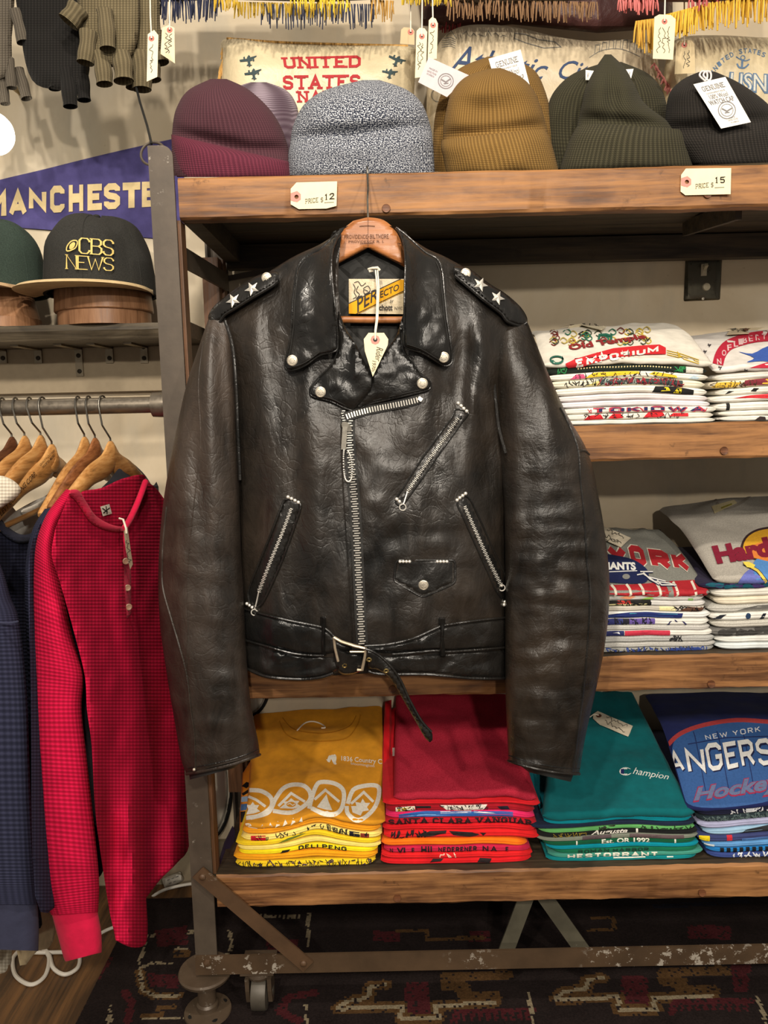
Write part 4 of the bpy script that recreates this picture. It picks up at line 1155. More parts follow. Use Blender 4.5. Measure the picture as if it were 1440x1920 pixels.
STR = m_knit((150, 136, 146), (58, 38, 50), 5, 26, 0, 'striped_knit')
GRY = m_knit((40, 45, 60), (200, 203, 208), 70, 46, 1, 'marled_grey_knit'); GRYC = m_knit((40, 45, 60), (200, 203, 208), 70, 26, 1, 'marled_grey_cuff')
OLV = m_knit((142, 110, 60), (88, 64, 30), 92, 58, 0, 'mustard_knit'); OLVC = m_knit((146, 114, 62), (90, 66, 32), 92, 24, 0, 'mustard_cuff')
GRN = m_knit((70, 67, 50), (38, 36, 27), 80, 52, 0, 'loden_knit'); GRNC = m_knit((74, 70, 53), (40, 38, 28), 80, 22, 0, 'loden_cuff')
BLK = m_knit((50, 46, 42), (26, 24, 22), 90, 60, 0, 'black_knit'); BLKC = m_knit((52, 48, 44), (26, 24, 22), 90, 20, 0, 'black_cuff')
KG = 'knit caps along the top shelf'
knit_cap('purple knit cap with pale stripes tucked behind the plain maroon cap', KG, [(470, 154, 500, 154), (440, 165, 535, 168), (425, 185, 553, 190), (415, 220, 561, 225), (410, 330, 566, 330)], None, 1.545, STR)
knit_cap('plain maroon knit cap, first at the left end of the top shelf', KG, [(395, 148, 425, 148), (352, 170, 466, 168), (330, 205, 506, 205), (323, 245, 530, 245), (322, 290, 543, 290), (326, 330, 547, 330)],
         [(321, 252, 470, 286), (322, 270, 536, 300), (326, 300, 546, 312), (332, 332, 549, 332)], 1.435, MAR, MARC, .05, kw(1.5, .006))
knit_cap('black and white marled knit cap between the maroon and the mustard caps', KG, [(680, 150, 712, 150), (612, 168, 762, 168), (572, 194, 791, 194), (551, 232, 807, 236), (544, 270, 812, 270), (541, 326, 815, 326)],
         [(546, 266, 790, 244), (541, 285, 803, 275), (540, 305, 806, 300), (540, 328, 808, 326)], 1.43, GRY, GRYC, .056, kw(4.5, .008, .018, .03))
knit_cap('mustard knit cap at the rear, mostly hidden by the mustard one in front', KG, [(915, 106, 950, 106), (862, 128, 1000, 130), (832, 165, 1022, 170), (816, 215, 1036, 225), (812, 270, 1044, 275), (814, 322, 1048, 320)], None, 1.545, OLV, None, .045, kw(8, .006))
knit_cap('mustard knit cap in front with a dented crown and wide cuff', KG, [(915, 129, 938, 127), (872, 145, 975, 143), (846, 175, 1000, 168), (836, 212, 1016, 205), (831, 250, 1025, 240), (835, 315, 1040, 312)],
         [(828, 262, 1022, 240), (827, 278, 1032, 262), (832, 300, 1040, 290), (836, 323, 1047, 318)], 1.43, OLV, OLVC, .056, lambda x, y, sa, t: (kw(9.1, .009, .02, .02)(x, y, sa, t) - .018 * exp(-((x - 930) / 45) ** 2 - ((y - 205) / 30) ** 2) * max(0, sa)))
knit_cap('dark green knit cap at the rear, showing both sides of the pointed one', KG, [(1130, 118, 1165, 116), (1075, 138, 1215, 138), (1040, 170, 1242, 170), (1026, 205, 1253, 215), (1024, 250, 1256, 260), (1030, 316, 1262, 312)], None, 1.545, GRN, None, .045, kw(3, .006))
knit_cap('dark green knit cap with a pointed folded crown and wide cuff', KG, [(1134, 102, 1146, 102), (1115, 130, 1172, 128), (1098, 165, 1190, 160), (1090, 200, 1210, 195), (1082, 235, 1262, 238), (1066, 300, 1290, 300)],
         [(1087, 229, 1286, 243), (1070, 258, 1291, 262), (1058, 290, 1297, 288), (1050, 317, 1301, 309)], 1.43, GRN, GRNC, .056, lambda x, y, sa, t: kw(5.7, .009, .03, .012)(x, y, sa, t) - .012 * exp(-((x - 1150) / 16) ** 2 - ((y - 185) / 45) ** 2) * max(0, sa))
knit_cap('black knit cap at the right end of the top shelf', KG, [(1310, 135, 1340, 134), (1280, 149, 1382, 153), (1257, 172, 1420, 178), (1249, 205, 1448, 205), (1252, 250, 1466, 245), (1290, 305, 1478, 300)],
         [(1290, 246, 1470, 224), (1285, 264, 1477, 252), (1290, 288, 1482, 280), (1298, 310, 1486, 303)], 1.44, BLK, BLKC, .06, kw(6.6, .006))

# price cards pinned on the shelf edge
def price_card(px, label, digits, dx):
    poly = [(p[0], p[1]) for p in px]
    c = thing('price_card', label, 'tag', tuple(P(poly[0][0] + 30, poly[3][1], FY - .003)), 'stamped price cards on the shelf edge')
    fn = lambda x, y, o=0: P(x, y, FY - .0035 - .004 * ((x - poly[0][0]) / 90) ** 2 - o)
    x0, y0 = dx
    m = MB(); patch(m, poly, fn, .0009, 0, 4, 14, round_=False, holes=[circ(x0 + 12, y0 + 24, 4, 14)]); build('card', m, MANILA, c, smooth=False)
    f2 = lambda x, y, o=0: fn(x, y, .001 + o)
    m = MB(); blob(m, [(x0 + 1, y0 + 17), (x0 + 13, y0 + 13), (x0 + 20, y0 + 19), (x0 + 20, y0 + 29), (x0 + 13, y0 + 34), (x0 + 1, y0 + 31)], f2, 0, 0, .0003, holes=[circ(x0 + 12, y0 + 24, 4, 14)]); build('patch', m, PINK, c, smooth=False)
    m = MB(); letter(m, glyphs('PRICE', .16, .6), quad((x0 + 28, y0 + 28), (x0 + 53, y0 + 25), (x0 + 53, y0 + 34), (x0 + 28, y0 + 37)), f2, 0, 0, .0004)
    letter(m, glyphs('$', .14), quad((x0 + 57, y0 + 25), (x0 + 62, y0 + 24), (x0 + 62, y0 + 34), (x0 + 57, y0 + 35)), f2, 0, 0, .0004)
    stroke(m, [(x0 + 64, y0 + 35), (x0 + 82, y0 + 34)], 1.0, f2, 0, 0, .0004)
    build('stamp', m, m_plain('stamp_grey', (110, 104, 88), .8), c, smooth=False)
    m = MB(); letter(m, glyphs(digits, .16, .5, 1, .3), quad((x0 + 65, y0 + 18 - (4 if digits == '15' else 0)), (x0 + 84, y0 + 15 - (2 if digits == '15' else 0)), (x0 + 84, y0 + 28 - (2 if digits == '15' else 0)), (x0 + 65, y0 + 30 - (4 if digits == '15' else 0))), f2, 0, 0, .0005)
    build('digits', m, BLACKINK, c, smooth=False)
price_card([(556, 342), (632, 340), (631, 386), (612, 391), (560, 392), (545, 383), (545, 354)], 'manila price card stamped 12 below the marled grey cap', '12', (544, 345))
price_card([(1286, 316), (1371, 315), (1370, 364), (1285, 366), (1276, 359), (1277, 328)], 'manila price card stamped 15 below the dark green and black caps', '15', (1276, 317))

# printed cushions behind the caps
def cushion(name, label, outline, Yc, puff, mat, group='souvenir cushions behind the knit caps'):
    t = thing(name, label, 'cushion', tuple(P(sum(p[0] for p in outline) / len(outline), max(p[1] for p in outline), Yc)), group)
    fold = lambda x, y: .004 * n3(x * .02, y * .03, Yc * 9)
    yf = lambda x, y: Yc + .0
    m = MB(); patch(m, c2(outline, 5, True), atY(Yc), .004, puff, 70, 10, back=puff * .6, wob=fold); b = build('cover', m, mat, t)
    segs = _segs(c2(outline, 5, True))
    def front(x, y, o=0):
        d = _seg_d(x, y, segs); q = sqrt(max(0, 1 - (1 - min(1, d / 70)) ** 2))
        return P(x, y, Yc - .004 - puff * q - fold(x, y) * q - o)
    return t, b, front
def strands(m, p0, p1, n, Y, length, seed, r=.0011, mi=0, sway=6, ydep=.01):
    rr = random.Random(seed)
    for i in range(n):
        t = (i + rr.random()) / n; x = lerp(p0[0], p1[0], t); y = lerp(p0[1], p1[1], t); L = length * (.7 + .5 * rr.random()); s = (rr.random() - .5) * sway; yy = Y + (rr.random() - .5) * ydep
        m.tube([P(x, y, yy), P(x + s * .6, y + L * .45, yy - .004), P(x + s, y + L, yy - .001)], [r, r * 1.15, r * .8], 5, mi)
NAVYT = m_ink((56, 72, 104), 'navy_print'); REDT = m_ink((170, 48, 52), 'red_print'); BLUET = m_ink((96, 122, 152), 'blue_print'); GRAYT = m_ink((120, 118, 112), 'grey_print')
SATIN = m_satin((214, 198, 162)); SATIN2 = m_satin((204, 188, 158), 'woven_canvas')
p1, p1b, f1 = cushion('souvenir_cushion', 'cream satin cushion printed UNITED STATES NAVY in red between small planes', [(425, 72), (520, 80), (640, 84), (765, 86), (780, 104), (776, 180), (770, 300), (600, 326), (430, 318), (412, 200), (414, 110)], 1.665, .055, SATIN)
m = MB()
letter(m, glyphs('UNITED', .22, .75), quad((526, 105), (677, 101), (676, 129), (530, 131)), f1, 0, 6)
letter(m, glyphs('STATES', .22, .75), quad((530, 138), (676, 136), (674, 166), (531, 168)), f1, 0, 6)
letter(m, glyphs('NAVY', .22, .75), quad((554, 168), (655, 166), (654, 193), (557, 195)), f1, 0, 6)
build('lettering', m, REDT, p1b, smooth=False)
m = MB()
def plane(cx, cy, s, k):
    def tr(pts): return [(cx + (x * cos(k) - y * sin(k)) * s, cy + (x * sin(k) + y * cos(k)) * s) for x, y in pts]
    blob(m, tr([(-17, -1), (-4, -3), (4, -6), (15, -9), (15, -7), (6, -1), (8, 0), (3, 2), (-2, 2), (-16, 3)]), f1, 0, 8)
    blob(m, tr([(-3, -5), (0, -10), (3, -8), (3, 2), (4, 8), (7, 9), (3, 11), (1, 13), (0, 10), (-4, 10), (-1, 7), (-2, 2)]), f1, 0, 8, .0011)
    for x in (-8, 9): blob(m, tr([(x - 2, -6), (x + 1, -7), (x + 2, 1), (x - 1, 2)]), f1, 0, 8, .0012)
for a_ in ((466, 113, 1, 0), (475, 138, 1, 0), (744, 113, 1, .55), (731, 137, .9, .3)):
    m = MB(); plane(*a_); build('plane_print', m, m_ink((58, 74, 76), 'slate_print'), p1b, smooth=False)
m = MB(); strands(m, (424, 76), (408, 165), 34, 1.655, 26, 3, .0014, 0, -18); m.tube([P(x, y, 1.655) for x, y in c2([(425, 72), (520, 79), (640, 83), (765, 86)], 8)], .0022, 6)
f_ = build('fringe', m, m_cloth((206, 160, 92), 'gold_fringe'), p1); f_['kind'] = 'stuff'

p2, p2b, f2_ = cushion('souvenir_cushion', 'woven cream cushion with blue Atlantic City script behind the mustard caps', [(800, 190), (812, 110), (835, 66), (880, 47), (960, 50), (1040, 68), (1110, 77), (1180, 74), (1222, 82), (1236, 140), (1230, 290), (1000, 322), (820, 318)], 1.66, .05, SATIN2)
m = MB()
letter(m, sans('Atlantic', .004, .35), quad((850, 82), (1032, 112), (1022, 150), (842, 134)), f2_, 0, 6)
letter(m, sans('City', .004, .35), quad((1052, 112), (1130, 118), (1122, 168), (1044, 158)), f2_, 0, 6)
build('lettering', m, NAVYT, p2b, smooth=False)
m = MB()
stroke(m, [(965, 62), (985, 64), (1010, 74), (1040, 78), (1052, 88), (1020, 90), (985, 80), (965, 72), (965, 62)], 1.6, f2_, 0, 8)
for i in range(7): stroke(m, [(1115 + i * 13, 100 - 8 * sin(i * .5)), (1117 + i * 13, 84 - 10 * sin(i * .5)), (1125 + i * 13, 84 - 10 * sin(i * .5)), (1124 + i * 13, 98 - 8 * sin(i * .5))], 1.1, f2_, 0, 8)
stroke(m, [(1105, 108), (1130, 94), (1165, 92), (1200, 106)], 1.2, f2_, 0, 8, smooth=4)
for k in range(5): stroke(m, [(828, 72 + k * 4), (845, 70 + k * 4), (854, 74 + k * 4)], 1.0, f2_, 0, 8)
stroke(m, [(836, 68), (845, 56), (856, 72)], 1.2, f2_, 0, 8)
for k in range(6): stroke(m, [(868 + k * 14, 64 + (k % 2) * 5), (874 + k * 14, 58 + (k % 3) * 4), (880 + k * 14, 68)], 1.0, f2_, 0, 8)
stroke(m, circ(822, 178, 13, 16), 1.4, f2_, 0, 8, closed=True); stroke(m, [(812, 160), (822, 150), (834, 165), (826, 205)], 1.4, f2_, 0, 8, smooth=3)
build('sketch_print', m, GRAYT, p2b, smooth=False)

p3, p3b, f3 = cushion('souvenir_cushion', 'cream cushion with blue USN letters and anchor behind the black cap', [(1240, 200), (1250, 110), (1272, 72), (1340, 66), (1420, 70), (1500, 76), (1530, 140), (1520, 290), (1300, 300), (1246, 280)], 1.65, .05, SATIN)
m = MB()
for i, ch in enumerate('UNITED STATES NAVY'):
    if ch == ' ': continue
    a = -.80 + i * .094; cx_, cy_ = 1402 + 150 * sin(a) * .62, 232 - 137 * cos(a); t_x, t_y = cos(a) * .9, sin(a) * .9
    letter(m, sans(ch, .02), quad((cx_ - 3.6 * t_x + 5 * t_y, cy_ - 3.6 * t_y - 5 * t_x), (cx_ + 3.6 * t_x + 5 * t_y, cy_ + 3.6 * t_y - 5 * t_x), (cx_ + 3.6 * t_x - 5 * t_y, cy_ + 3.6 * t_y + 5 * t_x), (cx_ - 3.6 * t_x - 5 * t_y, cy_ - 3.6 * t_y + 5 * t_x)), f3, 0, 8)
letter(m, sans('USN', .06), quad((1368, 134), (1440, 138), (1440, 176), (1364, 172)), f3, 0, 8)
stroke(m, [(1392, 112), (1391, 126)], 4, f3, 0, 8); stroke(m, [(1382, 119), (1386, 126), (1396, 127), (1404, 120)], 3, f3, 0, 8, smooth=3); stroke(m, circ(1393, 108, 4, 12), 1.6, f3, 0, 8, closed=True); stroke(m, [(1380, 106), (1388, 111), (1398, 114), (1406, 111)], 2, f3, 0, 8, smooth=3)
build('lettering', m, BLUET, p3b, smooth=False)
m = MB(); letter(m, sans('USN', .005), quad((1371, 136), (1437, 140), (1437, 172), (1368, 168)), f3, 0, 8, .0015); build('lettering_face', m, m_ink((206, 206, 196), 'pale_print'), p3b, smooth=False)
m = MB(); strands(m, (1226, 118), (1258, 168), 30, 1.62, 10, 8, .0016, 0, -14); f_ = build('fringe', m, m_cloth((206, 132, 126), 'rose_fringe'), p3); f_['kind'] = 'stuff'

# cushions hung higher up: only their lower edge and long fringe show
def hung(label, outline, Y, rgb, fr, cat='cushion', puff=.03):
    t = thing('hanging_cushion', label, cat, tuple(P(sum(p[0] for p in outline) / len(outline), max(p[1] for p in outline), Y)), 'fringed cushions hung along the top')
    m = MB(); patch(m, outline, atY(Y), .004, puff, 40, 12, back=puff); b = build('cover', m, m_satin(rgb, 'hung_satin'), t)
    for (p0, p1_, n, L, rgb2, sd, rad, sway) in fr:
        m = MB(); strands(m, p0, p1_, n, Y - .012, L, sd, rad, 0, sway, .03); k = build('fringe', m, m_cloth(rgb2, 'rayon_fringe'), t); k['kind'] = 'stuff'
    return t
hung('hanging cushion with navy fringe beside the olive gloves', [(285, -90), (440, -90), (445, -8), (360, 2), (290, 4)], 1.56, (52, 54, 74), [((292, 0), (412, -6), 46, 40, (46, 50, 72), 1, .0013, 10), ((400, 0), (446, 0), 16, 18, (196, 160, 50), 19, .0013, 8)])
hung('hanging cushion with yellow and navy fringe above the UNITED STATES NAVY cushion', [(440, -90), (735, -90), (738, -2), (600, 4), (445, 0)], 1.58, (60, 56, 70), [((440, 4), (640, 8), 70, 26, (172, 140, 40), 2, .0014, 8), ((490, 8), (704, 8), 60, 40, (52, 56, 74), 3, .0013, 8), ((545, -6), (655, -4), 44, 26, (230, 196, 62), 4, .0014, 9), ((694, 0), (738, 2), 16, 34, (176, 134, 66), 5, .0014, 8)])
hung('hanging cushion with short yellow and brown fringe left of the two tags', [(745, -90), (1010, -90), (1100, -20), (1120, 0), (900, 8), (755, 0)], 1.56, (72, 60, 50), [((752, -8), (845, -6), 34, 16, (214, 182, 58), 6, .0014, 8), ((838, 0), (1120, 4), 110, 34, (136, 104, 74), 7, .0013, 10)])
hung('hanging maroon cushion in the shade above the Atlantic City cushion', [(770, -90), (1260, -90), (1262, 52), (1120, 62), (960, 46), (850, 56), (790, 48)], 1.70, (84, 50, 48), [((815, 40), (865, 44), 20, 20, (150, 52, 54), 8, .0014, 6)])
hung('hanging cushion with thick gold and pink fringe above the USN cushion', [(1150, -90), (1520, -90), (1520, -10), (1330, 4), (1230, 4), (1160, 0)], 1.54, (92, 52, 62), [((1160, -4), (1232, -2), 36, 26, (214, 120, 116), 9, .0015, 8), ((1290, -2), (1350, -12), 22, 24, (206, 110, 108), 13, .0015, 8), ((1236, 34), (1192, 40), 26, 56, (214, 168, 70), 10, .0016, 10), ((1240, 30), (1336, 4), 56, 44, (226, 182, 66), 11, .0016, 12), ((1330, 6), (1500, -16), 70, 46, (224, 178, 64), 12, .0016, 10)])

# swing tags on strings
def swing_tag(label, poly, Y, eye, string, ink_lines=(), rgb=(238, 224, 186), tagname='swing_tag', pink=True, grp='swing tags at the top', card=None):
    t = thing(tagname, label, 'tag', tuple(P(eye[0], max(p[1] for p in poly), Y)), grp)
    m = MB(); patch(m, poly, atY(Y), .0008, 0, 4, 18, round_=False); build('card', m, m_paper(rgb), t, smooth=False)
    f = lambda x, y, o=0: P(x, y, Y - .0009 - o)
    m = MB(); blob(m, circ(eye[0], eye[1], 5.5, 10), f, 0, 0, .0003); build('patch', m, m_paper((196, 120, 108), 'eyelet_patch'), t, smooth=False)
    m = MB(); blob(m, circ(eye[0], eye[1], 2, 10), f, 0, 0, .0005); build('eyelet', m, BLACKINK, t, smooth=False)
    if ink_lines:
        m = MB()
        for k, (a, b, c, d) in enumerate(ink_lines): scribble(m, a, b, c, d, f, 0, 1.0, k + int(eye[0]))
        build('handwriting', m, INK, t, smooth=False)
    if string:
        m = MB(); m.tube([P(x, y, Y - .0018) if i == len(string) - 1 else P(x, y, Y - .0018) for i, (x, y) in enumerate(string)], .0013, 6); build('string', m, STRING, t)
    return t
swing_tag('longer cream swing tag with handwriting, front left of the pair by the mustard caps', [(781, 58), (787, 52), (796, 53), (801, 60), (798, 144), (778, 146)], 1.52, (791, 68), [(792, -40), (791, 68)], [(787, 80, 786, 130), (792, 80, 791, 120)])
swing_tag('higher cream swing tag with handwriting, right of the pair by the mustard caps', [(804, 38), (810, 32), (817, 35), (821, 44), (819, 110), (802, 112)], 1.53, (812, 47), [(810, -40), (812, 47)], [(811, 56, 809, 100)])
swing_tag('shaded swing tag at the top right corner of the red-lettered cushion', [(752, 56), (757, 51), (772, 52), (777, 58), (777, 84), (750, 82)], 1.57, (770, 60), [(770, -40), (770, 60)], [], (196, 176, 140))  # shade painted into the card: browner than the other cream tags
swing_tag('cream swing tag with three handwritten lines under the gold fringe', [(1227, 32), (1236, 27), (1258, 28), (1267, 36), (1262, 112), (1224, 110)], 1.48, (1246, 40), [(1248, -40), (1246, 40)], [(1236, 50, 1233, 98), (1245, 52, 1243, 100), (1255, 48, 1252, 100)])
swing_tag('shaded swing tag hanging left of the anchor cushion print', [(1268, 84), (1274, 77), (1296, 75), (1302, 82), (1304, 137), (1265, 139)], 1.555, (1283, 84), [(1283, -40), (1283, 84)], [(1284, 95, 1284, 128), (1292, 95, 1290, 126)], (204, 186, 148))  # darker card colour stands in for the shade on this tag
swing_tag('narrow cream swing tag in front of the olive gloves', [(277, 64), (289, 56), (297, 66), (295, 144), (275, 153)], 1.44, (284, 72), [(281, -40), (282, 30), (284, 72)], [(284, 84, 283, 135)], (240, 228, 194))
swing_tag('cream swing tag right of the olive gloves below the navy fringe', [(304, 52), (316, 47), (327, 52), (328, 119), (301, 101)], 1.50, (318, 56), [(318, -40), (318, 56)], [(313, 62, 313, 98), (319, 62, 318, 100)], (232, 218, 182))

# printed cap cards
CARD = m_paper((238, 234, 226), 'white_card')
def cap_card(label, poly, Yp, lines, q, seal=None, mat=None):
    t = thing('cap_card', label, 'tag', tuple(P(sum(p[0] for p in poly) / len(poly), max(p[1] for p in poly), Yp(*poly[0]) if callable(Yp) else Yp)), 'printed cards on the knit caps')
    fn = atY(Yp)
    m = MB(); patch(m, poly, fn, .0008, 0, 4, 14, round_=False); build('card', m, mat or CARD, t, smooth=False)
    m = MB()
    for (txt, u0, v0, u1, v1, bold) in lines:
        qq = quad(q(u0, v1), q(u1, v1), q(u1, v0), q(u0, v0))
        letter(m, glyphs(txt, .15, .5) if bold == 'S' else sans(txt, bold), qq, lambda x, y, o=0: fn(x, y, .0009 + o), 0, 14, .0004)
    if seal:
        u, v, r = seal; c = q(u, v)
        g = lambda x, y, o=0: fn(x, y, .0009 + o)
        stroke(m, circ(c[0], c[1], r, 24), 1.6, g, 0, 0, .0004, closed=True); stroke(m, circ(c[0], c[1], r * .72, 20), 1.0, g, 0, 0, .0004, closed=True)
        stroke(m, [(c[0] - r * .6, c[1] - 3), (c[0], c[1] + 2), (c[0] + r * .6, c[1] - 4)], 2.6, g, 0, 0, .0004); stroke(m, [(c[0] - 4, c[1] + 5), (c[0] + 5, c[1] + 4)], 2, g, 0, 0, .0004)
    build('print', m, m_plain('card_grey_ink', (122, 118, 118), .8), t, smooth=False)
    return t
q = quad((1300, 158), (1360, 144), (1408, 229), (1352, 241))
wc = cap_card('white WATCH CAP card with a round seal on the black knit cap', [(1300, 158), (1360, 144), (1408, 229), (1352, 241)], lambda x, y: 1.372 - .0001 * (y - 144), [('GENUINE', .16, .80, .86, .92, 'S'), ('GOVERNMENT ISSUE', .2, .735, .78, .765, 0), ('100% Wool', .22, .62, .80, .715, .0), ('WATCH CAP', .12, .50, .90, .605, .01), ('MADE IN', .44, .16, .62, .19, 0), ('UNITED STATES', .35, .115, .68, .145, 0), ('OF AMERICA', .4, .06, .66, .09, 0)], q, (.5, .34, 16))
m = MB()
for dx in (0, 7): m.tube([P(x + dx, y, 1.372) for x, y in c2([(1322, 152), (1312, 142), (1316, 134), (1325, 136), (1326, 146), (1322, 152)], 5)], .0016, 6)
build('loop', m, m_plain('clear_loop', (220, 212, 210), .4), wc)
q = quad((916, 110), (976, 93), (998, 178), (940, 196))
cap_card('white GENUINE card standing up behind the front mustard cap', [(916, 110), (976, 93), (998, 178), (940, 196)], 1.497, [('GENUINE', .16, .76, .86, .90, 'S'), ('GOVERNMENT ISSUE', .2, .69, .78, .725, 0), ('100% Wool', .22, .53, .80, .655, 0), ('WATCH CAP', .12, .36, .90, .485, .01)], q)
q = quad((804, 107), (879, 141), (838, 182), (784, 154))
cap_card('lilac card with a round seal sticking out left of the mustard cap', [(804, 107), (879, 141), (838, 182), (784, 154)], 1.465, [('MADE IN', .12, .62, .34, .68, 0), ('UNITED STATES', .1, .5, .36, .56, 0), ('OF AMERICA', .12, .4, .34, .46, 0)], q, (.66, .48, 14), m_paper((206, 194, 196), 'lilac_card'))
q = quad((1172, 132), (1188, 129), (1182, 150), (1170, 150))
cap_card('small white card corner showing right of the green cap tip', [(1098, 131) if 0 else (1160, 131), (1188, 129), (1182, 152), (1158, 152)], 1.495, [('A', .5, .2, .8, .8, 0)], q)
q = quad((1098, 131), (1110, 133), (1104, 150), (1098, 150))
cap_card('small white card corner showing left of the green cap tip', [(1098, 131), (1116, 133), (1110, 150), (1098, 150)], 1.495, [('W', .3, .2, .7, .8, 0)], q)

# knitted gloves hanging at the top left
def glove(label, palm, fingers, Y, mat, cuffs=True):
    t = thing('glove', label, 'glove', tuple(P(palm[0][0], max(f[1][1] for f in fingers), Y)), 'knitted gloves hanging at the top left')
    m = MB(); patch(m, c2(palm, 4, True), atY(Y), .004, .014, 26, 7, back=.012, wob=lambda x, y: .004 * n3(x * .03, y * .03, Y * 7), uvs=.012); b = build('palm', m, mat, t)
    for k, f in enumerate(fingers):
        (a, b_, w, yo) = f[0], f[1], f[-2], f[-1]
        mm = MB()
        pa, pb = P(a[0], a[1], Y + yo), P(b_[0], b_[1], Y + yo - .004); r = w * Y / F
        mid = pa.lerp(pb, .5) + Vector((r * .15, -.003, 0))
        n_ = 16; ax = (pb - pa)
        def g(u, v):
            p = pa.lerp(pb, v) + (mid - pa.lerp(pb, .5)) * 4 * v * (1 - v)
            s = r * (1.0 + .06 * sin(v * 9 + k) - .05 * v + (.10 if v > .93 else 0)) * (.96 if v > .98 else 1)
            e1 = ax.cross(Vector((0, 1, 0))).normalized(); e2 = ax.cross(e1).normalized()
            return p + e1 * (s * cos(2 * pi * u)) + e2 * (s * .85 * sin(2 * pi * u))
        mm.grid(n_, 14, g, 0, 1.0, ax.length * 26, closeu=True)
        def h(u, v):      # inside of the open fingertip
            p = pb.lerp(pa, v * .3); e1 = ax.cross(Vector((0, 1, 0))).normalized(); e2 = ax.cross(e1).normalized()
            return p + e1 * (r * .9 * (1 - v * .2) * cos(2 * pi * u)) + e2 * (r * .78 * (1 - v * .2) * sin(2 * pi * u))
        mm.grid(n_, 3, h, 0, 1, 1, closeu=True)
        build('finger' if k else 'thumb', mm, mat, t)
    return t
def wool(rgb, rgb2, nm): return m_knit(rgb, rgb2, 22, 30, 0, nm)
OW = m_knit((124, 112, 86), (78, 70, 52), 14, 18, 0, 'olive_ragg_wool'); GW = m_knit((112, 104, 92), (72, 66, 58), 14, 18, 0, 'grey_ragg_wool'); BW = m_knit((42, 40, 38), (24, 23, 22), 14, 18, 0, 'black_ragg_wool')
glove('grey wool fingerless glove hanging at the far left of the picture', [(-60, -60), (22, -60), (26, 20), (22, 70), (20, 130), (-4, 150), (-40, 150), (-66, 100)], [((30, 20), (44, 80), 11, -.02), ((16, 110), (22, 165), 9, 0), ((0, 130), (10, 195), 9, .01), ((34, 130), (50, 185), 10, .02), ((-24, 130), (-20, 190), 10, 0)], 1.55, GW)
glove('black wool glove hanging between the grey and the olive gloves', [(36, -60), (150, -60), (160, 40), (168, 130), (150, 165), (104, 168), (60, 150), (40, 70)], [((60, 60), (72, 140), 12, .01), ((96, 120), (104, 166), 12, 0), ((124, 130), (132, 200), 13, -.01), ((150, 120), (158, 188), 12, 0), ((78, 110), (82, 150), 11, .01)], 1.535, BW)
glove('olive wool fingerless glove in front, with open finger ends', [(150, -60), (245, -60), (262, 10), (250, 100), (200, 128), (168, 110), (150, 40)], [((148, 14), (128, 42), 18, -.02), ((166, 60), (160, 118), 15, -.015), ((188, 100), (196, 158), 15, -.01), ((196, 20), (202, 92), 14, -.03), ((226, 100), (232, 152), 17, -.01)], 1.50, OW)
glove('olive wool fingerless glove at the rear, right of its twin', [(215, -60), (290, -60), (300, 40), (300, 100), (268, 128), (236, 110)], [((290, 60), (303, 118), 13, .01), ((262, 100), (266, 168), 17, -.012), ((248, 110), (250, 165), 14, .012), ((280, 100), (288, 150), 14, .012)], 1.53, OW)

# cable and ring at the post, lit globe, pennant
m = MB(); m.tube([P(x, y, 1.52 - .14 * k) for k, (x, y) in zip([0, .1, .25, .45, .7, .9, 1], c2([(250, 140), (262, 190), (276, 236), (284, 270)], 2))], .0022, 8)
single('cable', m, BLACKPLASTIC, 'thin black cable dropping from the olive gloves to the rack post', 'cable')
m = MB(); c = P(287, 288, FY + .05); m.tube([c + Vector((.021 * cos(a), .010 * sin(a), .022 * sin(a))) for a in [2 * pi * k / 28 for k in range(28)]], .0022, 8, closed=True)
single('metal_ring', m, IRON, 'metal ring looped round the top of the left rack post', 'ring')
gl = thing('globe_lamp', 'glowing round globe lamp at the left edge above the pennant', 'lamp', tuple(P(-14, 290, 1.55)))
m = MB(); m.ball(P(-14, 250, 1.55), .039, 20); build('globe', m, m_glow((255, 246, 228), 9.0), gl)
m = MB(); c = P(-14, 250, 1.55); m.tube([c + Vector((0, 0, .034)), c + Vector((0, 0, .06))], .014, 16); m.tube([c + Vector((0, 0, .055)), c + Vector((-.02, .05, .14)), c + Vector((-.05, .248, .17))], .006, 10); build('arm', m, m_metal((150, 130, 90), .35, 'old_brass'), gl)
FELT = m_cloth((84, 78, 132), 'purple_felt'); CREAM = m_cloth((236, 212, 160), 'cream_felt')
pn = thing('felt_pennant', 'purple felt pennant with cream MANCHESTER letters on the wall behind the caps', 'pennant', tuple(P(150, 440, 1.797)))
po = c2([(-90, 362), (0, 337), (80, 318), (180, 293), (280, 270), (345, 256)], 5) + c2([(345, 452), (280, 446), (93, 431), (29, 425), (0, 410), (-90, 396)], 5)
m = MB(); patch(m, po, lambda x, y, o=0: P(x, y, 1.797 - .002 * (1 + n3(x * .01, y * .01)) - o), .0025, 0, 4, 14); pb_ = build('felt', m, FELT, pn)
m = MB(); ff = lambda x, y, o=0: P(x, y, 1.789 - o)
for ch, x0, x1 in (('M', -36, 12), ('A', 17, 50), ('N', 54, 87), ('C', 94, 121), ('H', 129, 156), ('E', 164, 191), ('S', 195, 225), ('T', 230, 263), ('E', 266, 293), ('R', 300, 328)):
    yt = lambda x: 352 - (x - 17) * .044; yb_ = lambda x: 404 - (x - 17) * .062
    letter(m, glyphs(ch, .26 if ch != 'M' else .24), quad((x0, yt(x0)), (x1, yt(x1)), (x1, yb_(x1)), (x0, yb_(x0))), lambda x, y, o=0: P(x, y, 1.7905 - o), 0, 0, .0002)
build('letters', m, CREAM, pb_, smooth=False)

